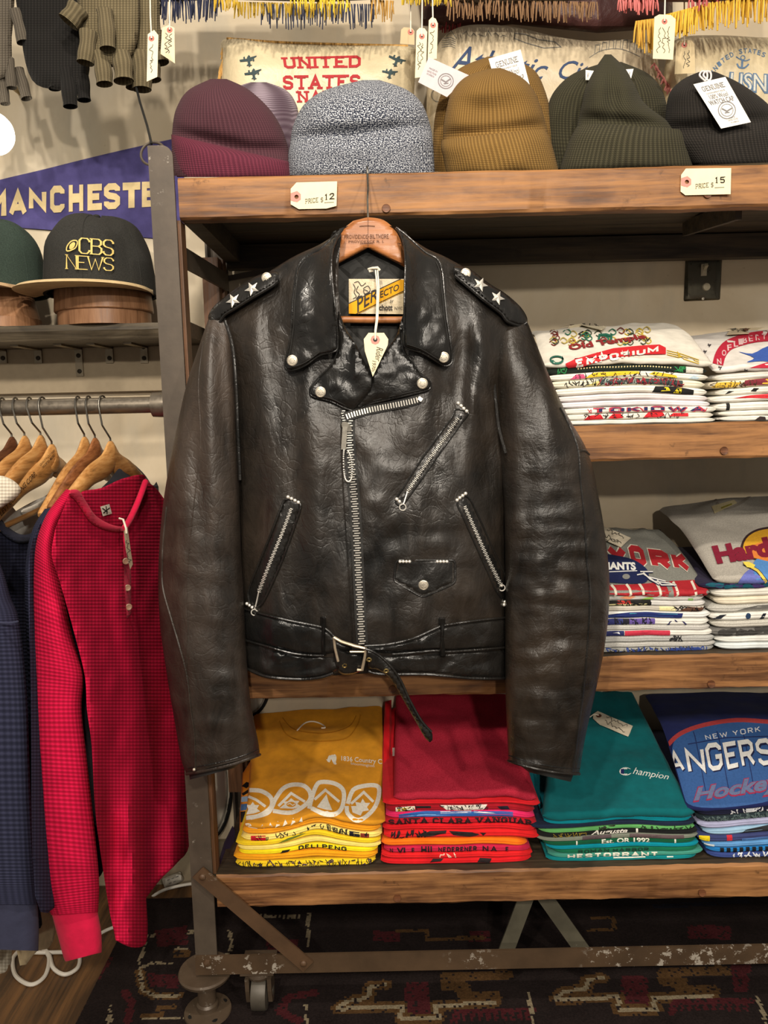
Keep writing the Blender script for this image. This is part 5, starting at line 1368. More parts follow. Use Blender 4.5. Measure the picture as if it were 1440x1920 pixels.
# caps on hat blocks
def cap(label, cx, top, base, rx, Yc, rgb, bill_pts, bill_rgb, lettering=None, strap=None, bill_under=None):
    t = thing('ball_cap', label, 'cap', tuple(P(cx, base, Yc)), 'ball caps on wooden hat blocks')
    c = P(cx, base, Yc); hz = P(cx, top, Yc).z - c.z; r = rx * Yc / F
    def cf(u, v):
        a = 2 * pi * u; e = v
        rr = r * (1 - max(0, e) ** 3.4) ** .5 * (1 + .02 * cos(6 * a + .5) * e) * (1 - .10 * e)
        z = hz * (1 - (1 - e) ** 1.25) * (1.0 if e < 1 else 1)
        dent = .008 * n3(cos(a) * 2.2, sin(a) * 2.2, e * 3 + cx)
        return Vector((c.x + (rr + dent * e) * cos(a), c.y + (rr * 1.05 + dent * e) * sin(a), c.z + z * (.97 + .03 * cos(3 * a))))
    m = MB(); m.grid(72, 30, lambda u, v: cf(u, v * .995), closeu=True); m.grid(72, 2, lambda u, v: (cf(u, 0) - c) * (1 - v * .06) + c + Vector((0, 0, .001)), closeu=True)
    FE = m_heather(tuple(int(k * .8) for k in rgb), tuple(int(k * 1.25) for k in rgb), 'wool_felt')
    cr = build('crown', m, FE, t)
    tp = cf(0, .995); topc = Vector((c.x, c.y, tp.z))
    m = MB(); m.ball(topc + Vector((0, 0, -.002)), .008, 8, 0, (0, 0, 1), .55); build('button', m, FE, cr)
    m = MB()
    for k in range(6):
        a = k * pi / 3 - pi / 2 + .06
        m.tube([cf((a / (2 * pi)) % 1, v * .97) * 1.0 + Vector((cos(a), sin(a), .3)) * .0004 for v in [i / 14 for i in range(15)]], .0010, 6)
    build('seam', m, FE, cr)
    if lettering:
        def on(px, py, o=0):
            d = ray(px, py); s0 = Yc - r * 1.2
            best = P(px, py, Yc - r * .9)
            lo, hi = 0.0, 1.0
            z = best.z; y = Yc - r
            for _ in range(12):
                pnt = P(px, py, y); e = max(0, min(.99, (pnt.z - c.z) / hz)); ev = 1 - (1 - e) ** (1 / 1.25)
                rr = r * (1 - ev ** 3.4) ** .5 * (1 - .10 * ev) * 1.02
                dx = max(-.97, min(.97, (pnt.x - c.x) / rr)); y = Yc - rr * 1.05 * sqrt(1 - dx * dx)
            return P(px, py, y - .0035 - o)
        m = MB(); lettering(m, on); build('embroidery', m, m_ink((222, 196, 116), 'gold_thread'), cr, smooth=False)
    m = MB()
    L, R = bill_pts
    def bf(u, v):           # curved bill reaching towards the room
        a = lerp(pi * L[2], pi * R[2], u)
        base_p = Vector((c.x + r * 1.0 * cos(a), c.y + r * 1.04 * sin(a), c.z + .004))
        ext = .072 * (max(0, 1 - abs(2 * u - 1) ** 3.0)) + .002
        droop = -.003 * (2 * u - 1) ** 2 - .002 * v
        out = base_p + Vector((cos(a) * .65 + L[3] * v, -1.0, 0)).normalized() * (ext * v) + Vector((L[4] * v * (1 - u), 0, droop * v + L[5] * v))
        return out
    def both(u, v):
        if v < .5: p = bf(u, v * 2); return p + Vector((0, 0, .0035 if v < .46 else .0022))
        p = bf(u, 2 - v * 2); return p + Vector((0, 0, -.0035 if v > .54 else -.0022))
    m.grid(40, 16, both); build('bill', m, m_cloth(bill_rgb, 'suede_bill'), t)
    if strap:
        m = MB(); m.tube([P(x, y, Yc + .02) for x, y in strap], .004, 8); build('strap', m, m_cloth((140, 70, 52), 'leather_strap'), t)
    return t
def cbs(m, f):
    letter(m, glyphs('CBS', .055, .8, 1.0, .10, 2.6), quad((147, 445), (214, 450), (213.5, 480), (147, 475)), f, 0, 4, .0006)
    letter(m, glyphs('NEWS', .055, .8, 1.0, .06, 2.2), quad((122, 476), (214, 483), (213.5, 509), (122, 505)), f, 0, 4, .0006)
    stroke(m, [(131, 470), (125, 470), (126, 461), (134, 452), (143, 451), (145, 456), (141, 465), (131, 470)], 2.2, f, 0, 4, .0006, smooth=3, closed=True)
    blob(m, c2([(130, 466), (131, 459), (137, 454), (141, 456), (139, 463), (134, 467)], 3, True), f, 0, 4, .0006)
cap('charcoal wool cap with gold CBS NEWS lettering and a tan suede bill', 191, 404, 555, 98, 1.665, (46, 45, 43), ((0, 0, 1.06, -.1, -.02, 0), (0, 0, 1.96)), (206, 180, 136), cbs)
cap('dark green cap with a tan bill, cut by the left edge of the picture', -8, 410, 553, 90, 1.665, (46, 57, 51), ((0, 0, 1.04, -.1, 0, 0), (0, 0, 1.80)), (190, 160, 124), None, [(66, 536), (90, 545), (103, 553)])
HB = m_wood((138, 98, 68), (182, 136, 100), 2, 1.2, .42, 'hat_block_wood', .3)
def hatblock(label, cx, y0, y1, y2, r0, r1, r2, Yc, ring):
    m = MB(); c = P(cx, y2, Yc); zb = hs_z + .0005; k = Yc / F
    z1 = P(cx, y1, Yc).z - zb; z0 = P(cx, y0, Yc).z - zb
    prof = [(.0001, 0), (r2 * k, 0), (r2 * k, z1 - .001)] + ([(r1 * k * .985, z1)] if ring else []) + [(r1 * k, z1 + .002), (r0 * k, z0), (r0 * k * .9, z0 + .03), (.0001, z0 + .035)]
    m.lathe(prof, (c.x, Yc, zb), n=48, sy=1.08); single('hat_block', m, HB, label, 'hat block', 'turned wooden hat blocks', angle=30)
hatblock('two-tiered wooden hat block under the charcoal lettered cap', 198, 545, 588, 612, 82, 85, 80, 1.665, True)
hatblock('wooden hat block under the dark green cap', -2, 545, 600, 612, 60, 70, 72, 1.665, False)
# ------------------------------------------------------------------ garments on the rail at the left
PALEW = m_wood((168, 116, 62), (208, 160, 100), 1, 1.4, .38, 'pale_hanger_wood', .2)
REDW = m_wood((112, 66, 36), (160, 104, 62), 1, 1.4, .35, 'reddish_hanger_wood', .2)
DARKW = m_wood((74, 44, 28), (108, 68, 44), 1, 1.4, .35, 'dark_hanger_wood', .2)
def rail_hanger(label, hook, apex, near, far, mat, bar=None):
    A = P(apex[0], apex[1], RAILY); N_ = P(near[0], near[1], RAILY - .19); F_ = P(far[0], far[1], RAILY + .19)
    t = thing('wooden_hanger', label, 'hanger', tuple(A), 'wooden hangers on the clothes rail')
    ctl = A + Vector((0, 0, .012))
    pts = crom([tuple(N_), tuple(N_.lerp(A, .5) + Vector((0, 0, .004))), tuple(A.lerp(N_, .18) + Vector((0, 0, -.006))), tuple(A), tuple(A.lerp(F_, .18) + Vector((0, 0, -.006))), tuple(F_.lerp(A, .5) + Vector((0, 0, .004))), tuple(F_)], 8)
    m = MB(); n = len(pts); ring = 14
    along = (F_ - N_); along.z = 0; along.normalize(); thick = Vector((-along.y, along.x, 0))
    def g(u, v):
        i = min(int(round(v * (n - 1))), n - 1); p = pts[i]; tt = (pts[min(i + 1, n - 1)] - pts[max(i - 1, 0)]).normalized(); up = thick.cross(tt); up = up if up.z > 0 else -up
        k = 1 - abs(2 * v - 1); hh = .0105 + .0155 * k ** .8; ww = .0095 - .001 * k
        if i in (0, n - 1): hh *= .5; ww *= .5
        a = 2 * pi * u
        return p + up * (hh * sin(a) - hh) + thick * (ww * cos(a))
    m.grid(ring, n - 1, g, closeu=True)
    m.f += [tuple(range(ring)), tuple((n - 1) * ring + i for i in range(ring - 1, -1, -1))]; m.m += [0, 0]
    build('body', m, mat, t)
    HT = P(hook[0], 762, RAILY); m = MB()
    c = Vector((HT.x, RAILY, RAILZ)); R_ = .0175
    hd = along
    arc = [c + hd * (R_ * cos(a)) * -1 + Vector((0, 0, R_ * sin(a))) for a in [pi * (1.15 - k / 12 * 1.15) for k in range(13)]]
    arc = [c - along * (R_ * cos(a)) + Vector((0, 0, R_ * sin(a))) for a in [pi * 1.12 * (1 - k / 14.0) for k in range(15)]]
    m.tube(arc + [A.lerp(arc[-1], .45) + along * -.012, A + Vector((0, 0, .004)), A + Vector((0, 0, -.01))], .0017, 8)
    build('hook', m, WIRE, t)
    if bar:
        m = MB(); m.tube([N_.lerp(F_, .1) + Vector((0, 0, -.02)), N_.lerp(F_, .9) + Vector((0, 0, -.02))], .005, 10); build('bar', m, mat, t)
    return t, A, N_, F_, thick
rail_hanger('dark brown wooden hanger at the far left end of the rail', (5, 747), (22, 818), (-80, 930), (75, 880), DARKW)
rail_hanger('pale wooden hanger, second of the left bunch, just right of the dark one', (30, 745), (46, 816), (-50, 936), (95, 880), PALEW)
rail_hanger('pale wooden hanger, third of the left bunch, behind the lettered one', (56, 745), (76, 815), (-22, 940), (118, 878), PALEW)
hl, hA, hN, hF, hth = rail_hanger('pale wooden hanger lettered LEVY CLOTHING CORP along its near arm', (80, 743), (97, 832), (-40, 985), (142, 905), PALEW, True)
# stamped words along the near arm, on the side turned to the room
m = MB()
def armf(x, y, o=0):
    # x runs 0..1 from the tip up to the top of the arm, y runs -1..1 across it
    p = hN.lerp(hA, x) + Vector((0, 0, -.010)); tt = (hA - hN).normalized(); up = hth.cross(tt); up = up if up.z > 0 else -up
    s = hth if hth.dot(Vector((0, 0, 0)) - p + EYE) > 0 else -hth
    return p + up * (.0085 * y + .004 * sin(pi * x)) + s * (.0100 + o)
V_, _a = norm(sans('LOUIS LEVY CLOTHING CORP.', .012)[0]); V_ = [(.05 + u * .62, -.75 + 1.2 * v) for u, v in V_]
shape(m, V_, sans('LOUIS LEVY CLOTHING CORP.', .012)[1], armf, 0, .05, .0002)
V_, _a = norm(sans('QUALITY CLOTHES', .012)[0]); V_ = [(.74 + u * .22, .1 + .6 * v) for u, v in V_]; shape(m, V_, sans('QUALITY CLOTHES', .012)[1], armf, 0, .05, .0002)
V_, _a = norm(sans('WORTH MORE', .012)[0]); V_ = [(.76 + u * .18, -.75 + .6 * v) for u, v in V_]; shape(m, V_, sans('WORTH MORE', .012)[1], armf, 0, .05, .0002)
build('lettering', m, m_plain('burnt_lettering', (52, 34, 20), .7), hl, smooth=False)
rail_hanger('pale wooden hanger, left one of the right bunch of three', (147, 742), (158, 818), (75, 962), (205, 885), PALEW)
rail_hanger('reddish-brown wooden hanger in the middle of the right bunch', (167, 740), (178, 820), (92, 950), (228, 890), REDW)
rail_hanger('pale wooden hanger holding the red henley, right end of the rail', (193, 738), (207, 826), (108, 950), (282, 912), PALEW, True)

# red henley
RED, REDD = (206, 22, 68), (146, 8, 40)
RW = m_waffle(RED, REDD, 'red_thermal_knit'); RPL = m_cloth((196, 20, 62), 'red_rib')
pb0 = upright(150, 1.155, 305, 1.60)
hen = thing('henley_shirt', 'red waffle-knit henley with long sleeves at the right end of the rail', 'shirt', tuple(P(200, 1770, 1.25)))
bo = c2([(133, 920), (148, 921), (163, 943), (180, 967), (207, 983), (230, 988), (247, 960), (262, 927), (270, 902)], 5) + c2([(280, 905), (304, 930), (345, 1010), (362, 1200), (366, 1450), (356, 1580), (333, 1617), (300, 1650), (274, 1684)], 4) + c2([(277, 1733), (273, 1770), (246, 1776), (217, 1763)], 4) + c2([(206, 1712), (196, 1650), (179, 1525), (172, 1400), (163, 1330), (159, 1268), (140, 1190), (112, 1090), (97, 1040), (104, 990)], 4)
fold = lambda x, y: .010 * n3(x * .03 - y * .006, y * .0025, 2.5) * sst(950, 1150, y) + .012 * sin((x - 170) * .075 + y * .0012) * sst(1250, 1600, y) + .003 * n3(x * .05, y * .02, 3)
def pbody(x, y, o=0): return pb0(x, y, o + fold(x, y))
m = MB(); patch(m, bo, pbody, .003, 0, 8, 8, uvs=.155); hb = build('body', m, RW, hen)
def col_off(x, y, o=0): return pbody(x, y, o)
m = MB(); out_c = c2([(133, 918), (148, 920), (163, 943), (180, 967), (207, 983), (230, 988)], 6); in_c = c2([(236, 997), (205, 996), (172, 981), (152, 954), (141, 938), (128, 926)], 6)
patch(m, out_c + in_c, lambda x, y, o=0: pbody(x, y, o + .003), .003, .002, 6, 6); build('neckband', m, RPL, hen)
m = MB(); m.tube([pbody(x, y, .006) for x, y in c2([(232, 992), (243, 975), (254, 952), (264, 928), (273, 903)], 6)], .0055, 10); build('neckband', m, RPL, hen)
pback = upright(150, 1.20, 305, 1.66)
m = MB(); patch(m, c2([(150, 925), (190, 915), (228, 898), (268, 890), (272, 905), (262, 935), (246, 968), (228, 990), (200, 988), (172, 965)], 4, True), pback, .003, 0, 8, 8, uvs=.155); build('back', m, RW, hen)
m = MB(); patch(m, [(188, 950), (205, 945), (210, 963), (193, 968)], lambda x, y, o=0: pback(x, y, o + .006), .001, 0, 4, 20); stroke(m, [(192, 953), (202, 960)], 2, lambda x, y, o=0: pback(x, y, o + .0075), 1, 0, .0003); stroke(m, [(194, 962), (206, 952)], 2, lambda x, y, o=0: pback(x, y, o + .0075), 1, 0, .0003); stroke(m, [(199, 949), (201, 964)], 1.6, lambda x, y, o=0: pback(x, y, o + .0075), 1, 0, .0003); build('neck_label', m, [m_cloth((226, 214, 196), 'label_white'), BLACKINK], hen, smooth=False)
m = MB(); patch(m, [(231, 990), (241, 990), (246, 1080), (246, 1150), (238, 1160), (233, 1100)], lambda x, y, o=0: pbody(x, y, o + .003), .0025, 0, 5, 8); build('placket', m, RPL, hen)
for q in ((236, 1052), (239, 1102), (241, 1138)):
    c = pbody(q[0], q[1], .008); m = MB(); m.lathe([(.0001, 0), (.0055, 0), (.0058, -.0012), (.0045, -.002), (.003, -.0014), (.0001, -.0014)], c, (-.55, .83, 0), 16); build('button', m, m_plain('horn_button', (150, 118, 96), .35), hen)
SLV = [(124, 917, 142, 922), (100, 946, 122, 958), (83, 973, 108, 995), (68, 1018, 104, 1045), (63, 1080, 116, 1105), (62, 1170, 137, 1195), (62, 1250, 156, 1265), (62, 1330, 153, 1330), (62, 1420, 163, 1425), (64, 1500, 172, 1505), (69, 1590, 182, 1600), (80, 1672, 186, 1660), (96, 1716, 184, 1710)]
def wsl(x, y, sa, t): return (.006 * n3(x * .03, y * .006, 8.2) + .003 * n3(x * .02, y * .03, 5)) * max(0, sa) * sst(0, .2, t)
m = MB(); pairs_tube(m, SLV, lambda t: 1.155 - .035 * sst(0, .35, t), lambda t: .016 + .032 * sst(0, .3, t) - .010 * sst(.85, 1, t), 90, 44, wsl, su=30, sv=128); build('sleeve', m, RW, hen)
m = MB(); pairs_tube(m, [(97, 1714, 183, 1708), (108, 1755, 190, 1748), (119, 1795, 191, 1782), (123, 1803, 189, 1786)], 1.12, .03, 14, 36, wsl, bottom=True); build('cuff', m, RPL, hen)
ht = thing('swing_tag', 'narrow price tag hanging from the collar of the red henley', 'tag', tuple(pbody(243, 1066, .02)), None)
tf = lambda x, y, o=0: pb0(x, y, o + .022)
m = MB(); patch(m, [(232, 996), (239, 988), (242, 1010), (249, 1058), (244, 1068), (236, 1032)], tf, .0009, 0, 4, 20, round_=False); build('card', m, m_paper((214, 192, 160), 'shaded_card'), ht, smooth=False)  # card paper in a darker tone, its shade mixed into the colour
m = MB(); scribble(m, 238, 1012, 244, 1056, lambda x, y, o=0: tf(x, y, o + .001), 0, 1.0, 5); build('handwriting', m, INK, ht, smooth=False)
m = MB(); m.tube([tf(224, 972, -.012), tf(231, 974, .0), tf(236, 990, .002), tf(237, 1000, .002)], .0017, 6); build('string', m, STRING, ht)

# darker shirts behind and beside it
NV, NVD = (52, 54, 76), (28, 30, 46)
NW = m_waffle(NV, NVD, 'navy_thermal_knit'); NR = m_cloth((50, 52, 72), 'navy_rib'); BKC = m_cloth((38, 38, 46), 'black_cotton')
m = MB(); patch(m, c2([(160, 950), (175, 930), (205, 900), (236, 866), (262, 880), (284, 910), (300, 960), (300, 1500), (205, 1560), (165, 1500), (150, 1250), (148, 1000)], 4, True), upright(150, 1.235, 305, 1.70), .003, 0, 8, 16)
single('black_shirt', m, BKC, 'black shirt mostly hidden behind the red henley', 'shirt', 'dark shirts on the rail')
n2 = thing('navy_shirt', 'navy shirt between the red henley sleeve and the waffle-knit navy shirt', 'shirt', tuple(P(85, 1690, 1.2)), 'dark shirts on the rail')
m = MB(); patch(m, c2([(100, 950), (118, 948), (150, 970), (210, 1000), (212, 1300), (200, 1560), (190, 1640), (120, 1690), (66, 1680), (58, 1300), (54, 1060), (74, 985)], 4, True), upright(60, 1.17, 215, 1.58), .003, 0, 8, 14, uvs=.155); build('body', m, NW, n2)
m = MB(); pairs_tube(m, [(84, 954, 106, 952), (62, 990, 98, 992), (50, 1040, 92, 1050), (46, 1110, 90, 1120), (52, 1250, 94, 1260), (56, 1500, 100, 1500), (62, 1640, 104, 1640)], 1.185, .026, 50, 28, su=20, sv=120); build('sleeve', m, NW, n2)
n1 = thing('navy_shirt', 'navy waffle-knit shirt with crew neck at the left edge of the rail', 'shirt', tuple(P(0, 1782, 1.18)), 'dark shirts on the rail')
pn1 = upright(-80, 1.16, 75, 1.44)
m = MB(); patch(m, c2([(-120, 1010), (-60, 985), (-10, 966), (18, 992), (40, 1004), (62, 999), (76, 975)], 5) + c2([(70, 1030), (64, 1150), (62, 1350), (66, 1550), (74, 1690), (76, 1740), (30, 1736), (-60, 1730), (-130, 1720)], 4), lambda x, y, o=0: pn1(x, y, o + .006 * n3(x * .04, y * .006, 6)), .003, 0, 8, 10, uvs=.155); build('body', m, NW, n1)
m = MB(); patch(m, c2([(-12, 964), (18, 990), (40, 1002), (62, 997), (77, 972)], 5) + c2([(80, 988), (64, 1012), (38, 1019), (12, 1006), (-18, 978)], 5), lambda x, y, o=0: pn1(x, y, o + .004), .003, .002, 6, 6); build('neckband', m, NR, n1)
m = MB(); pairs_tube(m, [(-70, 1000, -30, 1000), (-90, 1060, 2, 1062), (-95, 1120, 20, 1120), (-95, 1170, 36, 1166), (-95, 1300, 50, 1300), (-95, 1500, 58, 1500), (-88, 1640, 66, 1640), (-80, 1696, 72, 1696)], 1.10, lambda t: .02 + .022 * sst(0, .3, t), 70, 36, lambda x, y, sa, t: .005 * n3(x * .03, y * .005, 4) * max(0, sa), su=34, sv=120); s_ = build('sleeve', m, NW, n1)
m = MB(); pairs_tube(m, [(-78, 1694, 71, 1694), (-78, 1740, 73, 1742), (-76, 1778, 72, 1783)], 1.10, .038, 10, 32, bottom=True); build('cuff', m, NR, s_)
m = MB(); m.tube([P(x, y, 1.058) for x, y in c2([(-30, 1166), (0, 1168), (20, 1168), (34, 1165)], 4)], .0016, 6); build('seam', m, NR, s_)
m = MB(); pl_ = lambda x, y, o=0: upright(-80, 1.22, 75, 1.50)(x, y, o)
patch(m, [(55, 966), (76, 962), (78, 974), (58, 979)], pl_, .001, 0, 4, 20); letter(m, sans('Hey', .02, .2), quad((58, 966), (75, 963), (76, 973), (60, 977)), lambda x, y, o=0: pl_(x, y, o + .0012), 1, 0, .0003); build('neck_label', m, [m_cloth((220, 212, 198), 'label_white'), BLACKINK], n1, smooth=False)
WT = m_cloth((232, 226, 212), 'white_cotton'); CRM = m_cloth((206, 186, 146), 'cream_cotton'); GREYT = m_cloth((196, 192, 184), 'pale_grey_cotton')
WW = m_waffle((232, 226, 208), (200, 192, 172), 'white_thermal_knit')
ws_ = thing('white_shirt', 'white waffle shirt at the left edge, hem showing below the navy sleeve', 'shirt', tuple(P(-20, 1826, 1.25)), 'pale shirts on the rail')
m = MB(); patch(m, c2([(-120, 950), (-60, 915), (-10, 893), (18, 897), (38, 914), (34, 930), (12, 946), (-14, 962), (-60, 985), (-120, 1010)], 4, True), lambda x, y, o=0: upright(-120, 1.12, 40, 1.22)(x, y, o), .003, .01, 14, 8, uvs=.155); build('shoulder', m, WW, ws_)
m = MB(); patch(m, c2([(-120, 1010), (-60, 985), (-14, 962), (14, 990), (22, 1100), (24, 1500), (23, 1775), (16, 1810), (0, 1826), (-80, 1826), (-130, 1800)], 4, True), lambda x, y, o=0: upright(-120, 1.21, 40, 1.50)(x, y, o + .004 * n3(x * .05, y * .01)), .003, 0, 8, 14, uvs=.155); build('body', m, WW, ws_)
m = MB(); pc_ = upright(-40, 1.27, 115, 1.60)
patch(m, c2([(-10, 985), (30, 958), (60, 941), (92, 925), (112, 899), (120, 912), (124, 950), (110, 1200), (98, 1500), (97, 1700), (103, 1750), (90, 1776), (60, 1781), (0, 1779), (-40, 1775)], 4, True), lambda x, y, o=0: pc_(x, y, o + .004 * n3(x * .05, y * .01, 3)), .003, 0, 8, 14); cs = single('grey_shirt', m, GREYT, 'pale grey T-shirt whose round collar shows inside the lettered hanger', 'shirt', 'pale shirts on the rail')
m = MB(); patch(m, c2([(40, 957), (66, 945), (92, 928), (108, 906), (113, 897), (121, 904), (118, 922), (100, 942), (74, 958), (48, 968)], 4, True), lambda x, y, o=0: pc_(x, y, o + .006), .003, .002, 6, 6); build('neckband', m, WT, cs)
m = MB(); patch(m, c2([(40, 1300), (92, 1290), (94, 1600), (88, 1690), (100, 1722), (103, 1750), (92, 1776), (72, 1781), (30, 1776)], 4, True), lambda x, y, o=0: upright(-40, 1.23, 115, 1.54)(x, y, o), .003, 0, 8, 14); single('cream_shirt', m, CRM, 'cream shirt hem showing between the navy sleeve and the red cuff', 'shirt', 'pale shirts on the rail')

# cords, plug bar and two pale discs behind the rack
def fl_(x, y): return PZ(x, y, .0045)
m = MB(); m.tube([fl_(x, y) for x, y in c2([(33, 1785), (24, 1800), (30, 1830), (58, 1846), (84, 1830), (92, 1796), (80, 1778), (92, 1790), (100, 1815), (122, 1827), (145, 1815), (149, 1795), (135, 1786), (80, 1786), (33, 1785)], 6)], .0042, 8)
m.tube([PZ(x, y, .006) for x, y in c2([(135, 1786), (165, 1768), (192, 1748), (214, 1738)], 5)] + [P(x, y, 1.74) for x, y in c2([(273, 1692), (300, 1672), (340, 1660), (400, 1652)], 4)], .0036, 8)
single('power_cable', m, m_plain('white_cord', (206, 200, 188), .5), 'white power cord looped on the floor below the red henley', 'cable')
ps = thing('power_strip', 'white plug bar at the foot of the wall left of the rack', 'power strip', tuple(P(322, 1660, 1.765)))
m = MB(); patch(m, corner([(303, 1648), (338, 1634), (346, 1650), (310, 1668)], 4), atY(1.782), .022, .004, 6, 10); build('housing', m, m_plain('white_plastic', (206, 200, 186), .45), ps)
m = MB()
for q in ((316, 1650), (324, 1647), (332, 1644), (319, 1656), (327, 1653)): stroke(m, [(q[0] - 2.4, q[1] + 1), (q[0] + 2.4, q[1] - 1)], 1.8, atY(1.755), 0, 0, .0006)
build('slots', m, m_plain('slot_grey', (120, 116, 106), .6), ps, smooth=False)
def disc(label, cx, cy, rx, ry, Y, tilt):
    t = thing('round_panel', label, 'panel', tuple(P(cx, cy + ry, Y)), 'pale rimmed panels behind the rack')
    out = [(cx + rx * cos(a) * cos(tilt) - ry * sin(a) * sin(tilt), cy + rx * cos(a) * sin(tilt) + ry * sin(a) * cos(tilt)) for a in [2 * pi * k / 40 for k in range(40)]]
    m = MB(); patch(m, out, atY(Y), .006, .006, 14, 10); build('face', m, m_plain('pale_panel', (214, 206, 188), .5), t)
    m = MB(); m.tube([P(x, y, Y - .004) for x, y in out], .0045, 8, closed=True); build('rim', m, BLACKPLASTIC, t)
    i2 = [(cx + (x - cx) * .82, cy + (y - cy) * .9) for x, y in out]; m = MB(); m.tube([P(x, y, Y - .013) for x, y in i2], .0022, 8, closed=True); build('ridge', m, m_plain('grey_ridge', (150, 144, 130), .5), t)
disc('pale oval panel with a black rim beside the rack foot, behind the left jacket cuff', 392, 1476, 41, 96, 1.755, .0)
disc('pale oval panel with a black rim behind the rack, right of the left jacket sleeve', 476, 1296, 27, 46, 1.79, .25)
# ------------------------------------------------------------------ folded shirts in stacks
def hsh(*a):
    return random.Random(str(a)).random()
class Stack:
    """Shirts piled on one shelf: px columns at the front edge, depth of the front edge, shelf height."""
    def __init__(s, xl, xr, Yf, z0, wave, group, depth=.36, name='folded_shirt', sc=1.0):
        s.sc = sc
        s.xl, s.xr, s.Yf, s.z, s.z0, s.wave, s.group, s.depth, s.name = xl, xr, Yf, z0, z0, wave, group, depth, name
        s.k = 0; s.h = 0.0
    def geom(s, th, dl, dr, dy, amp):
        x0 = P(s.xl + dl, s.py, s.Yf).x; x1 = P(s.xr + dr, s.py, s.Yf).x
        return x0, x1
    def shirt(s, th_px, mat, label, prints=(), dl=0, dr=0, dy=0.0, amp=None, wild=.0012):
        Y = s.Yf + dy; th = th_px * s.sc * Y / F
        s.py = pix((0, Y, s.z))[1]
        x0 = P(s.xl + dl, s.py, Y).x; x1 = P(s.xr + dr, s.py, Y).x
        amp = amp if amp is not None else min(1.0, s.h / .05)
        seed = s.k * 3.7 + s.xl * .01; zb = s.z; r0 = th * .5; dep = s.depth - dy
        def wv(t, y=0.0):
            return (s.wave(t) * amp + wild * n3(t * 7, s.xl * .01)) * (1 - .75 * sst(.0, .28, y))
        def surf(t, a):                      # t across, a round the section: -pi/2..pi/2 nose, then top, back, bottom
            e = (1 - min(1, abs(2 * t - 1)) ** 16) ** .5; rr = r0 * max(.25, e)
            x = lerp(x0, x1, t) + .0018 * n3(seed, a * 2, t * 3) * (1 if abs(2 * t - 1) > .9 else 0)
            cr = .012 * abs(2 * t - 1) ** 14 + .002 * n3(t * 5, seed, 3)
            if a <= pi / 2:
                g = 1 - .22 * exp(-((a) / .16) ** 2)
                y = Y + cr + r0 - r0 * cos(a) * g; z = zb + r0 + rr * sin(a) + wv(t)
            else:
                q = (a - pi / 2)
                if q < 1: y = Y + cr + r0 + q * dep; z = zb + r0 + rr + wv(t, q * dep) + .0015 * n3(t * 6, q * 6, s.xl * .01)
                elif q < 2: y = Y + r0 + dep + r0 * sin((q - 1) * pi); z = zb + r0 + rr * cos((q - 1) * pi) + wv(t, dep)
                else: y = Y + cr + r0 + (3 - q) * dep; z = zb + r0 - rr + wv(t, (3 - q) * dep)
            return Vector((x, y, z))
        stops = [-pi / 2 + pi * i / 14 for i in range(15)] + [pi / 2 + q for q in (.04, .1, .2, .35, .55, .8, 1.0, 1.25, 1.5, 1.75, 2.0, 2.3, 2.6, 2.9)]
        m = MB(); n = len(stops)
        m.grid(n, 44, lambda u, v: surf(v, stops[int(round(u * n)) % n]), closeu=True)
        b = len(m.v) - 45 * n
        m.f += [tuple(b + i for i in range(n)), tuple(b + 44 * n + i for i in range(n - 1, -1, -1))]; m.m += [0, 0]
        mats = [mat]
        def on(x, y, o=0):                   # x: picture column, y: 0 (bottom) .. th_px (top) on the folded edge
            t = (x - s.xl - dl) / (s.xr + dr - s.xl - dl); a = (y / th_px * 2 - 1) * 1.25
            p = surf(max(.004, min(.996, t)), max(-1.5, min(1.5, a)))
            return p + Vector((0, -cos(a), sin(a))) * (o + .0006)
        for pr in prints:
            ink = m_ink(pr[1]) if isinstance(pr[1], tuple) else pr[1]
            if ink not in mats: mats.append(ink)
            mi = mats.index(ink)
            draw_print(m, pr, on, mi, th_px, seed)
        o = single(s.name, m, mats, label, 'shirt', s.group, angle=50)
        s.z += th; s.h += th; s.k += 1; s.last = (x0, x1, wv)
        return o
def draw_print(m, pr, on, mi, th, seed):
    k = pr[0]
    if k == 'text':       # ('text', rgb, string, x0, x1, y0, y1, style)
        _, _, tx, x0, x1, y0, y1, st = pr
        VF = glyphs(tx, .26, .7) if st == 'slab' else glyphs(tx, .24) if st == 'block' else sans(tx, .02, .35) if st == 'script' else sans(tx, .03)
        letter(m, VF, quad((x0, y1), (x1, y1), (x1, y0), (x0, y0)), on, mi, 4, .0005)
    elif k == 'bar':      # ('bar', rgb, x0, x1, y0, y1)
        _, _, x0, x1, y0, y1 = pr
        blob(m, [(x0, y0), (x1, y0), (x1, y1), (x0, y1)], on, mi, 4, .0002)
    elif k == 'blobs':    # ('blobs', rgb, x0, x1, n, size)
        _, _, x0, x1, n, sz = pr; r = random.Random(int(seed * 100) + n)
        for i in range(n):
            cx = x0 + (x1 - x0) * (i + .2 + .6 * r.random()) / n; cy = th * (.25 + .5 * r.random())
            blob(m, [(cx + sz * (.7 + .6 * r.random()) * cos(a), max(.5, min(th - .5, cy + th * .4 * (.5 + .6 * r.random()) * sin(a)))) for a in [2 * pi * j / 9 for j in range(9)]], on, mi, 4, .0003 + .00005 * (i % 5))
    elif k == 'lines':    # ('lines', rgb, x0, x1, n, width): short wandering marks
        _, _, x0, x1, n, w = pr; r = random.Random(int(seed * 77) + n)
        for i in range(n):
            x = x0 + (x1 - x0) * (i + r.random()) / n
            pts = [(x + (r.random() - .5) * 10, th * (.1 + .8 * r.random())) for _ in range(4)]
            stroke(m, pts, w, on, mi, 4, .0003 + .00005 * (i % 5), smooth=2)
    elif k == 'poly':     # ('poly', rgb, points)
        blob(m, pr[2], on, mi, 4, .0004)
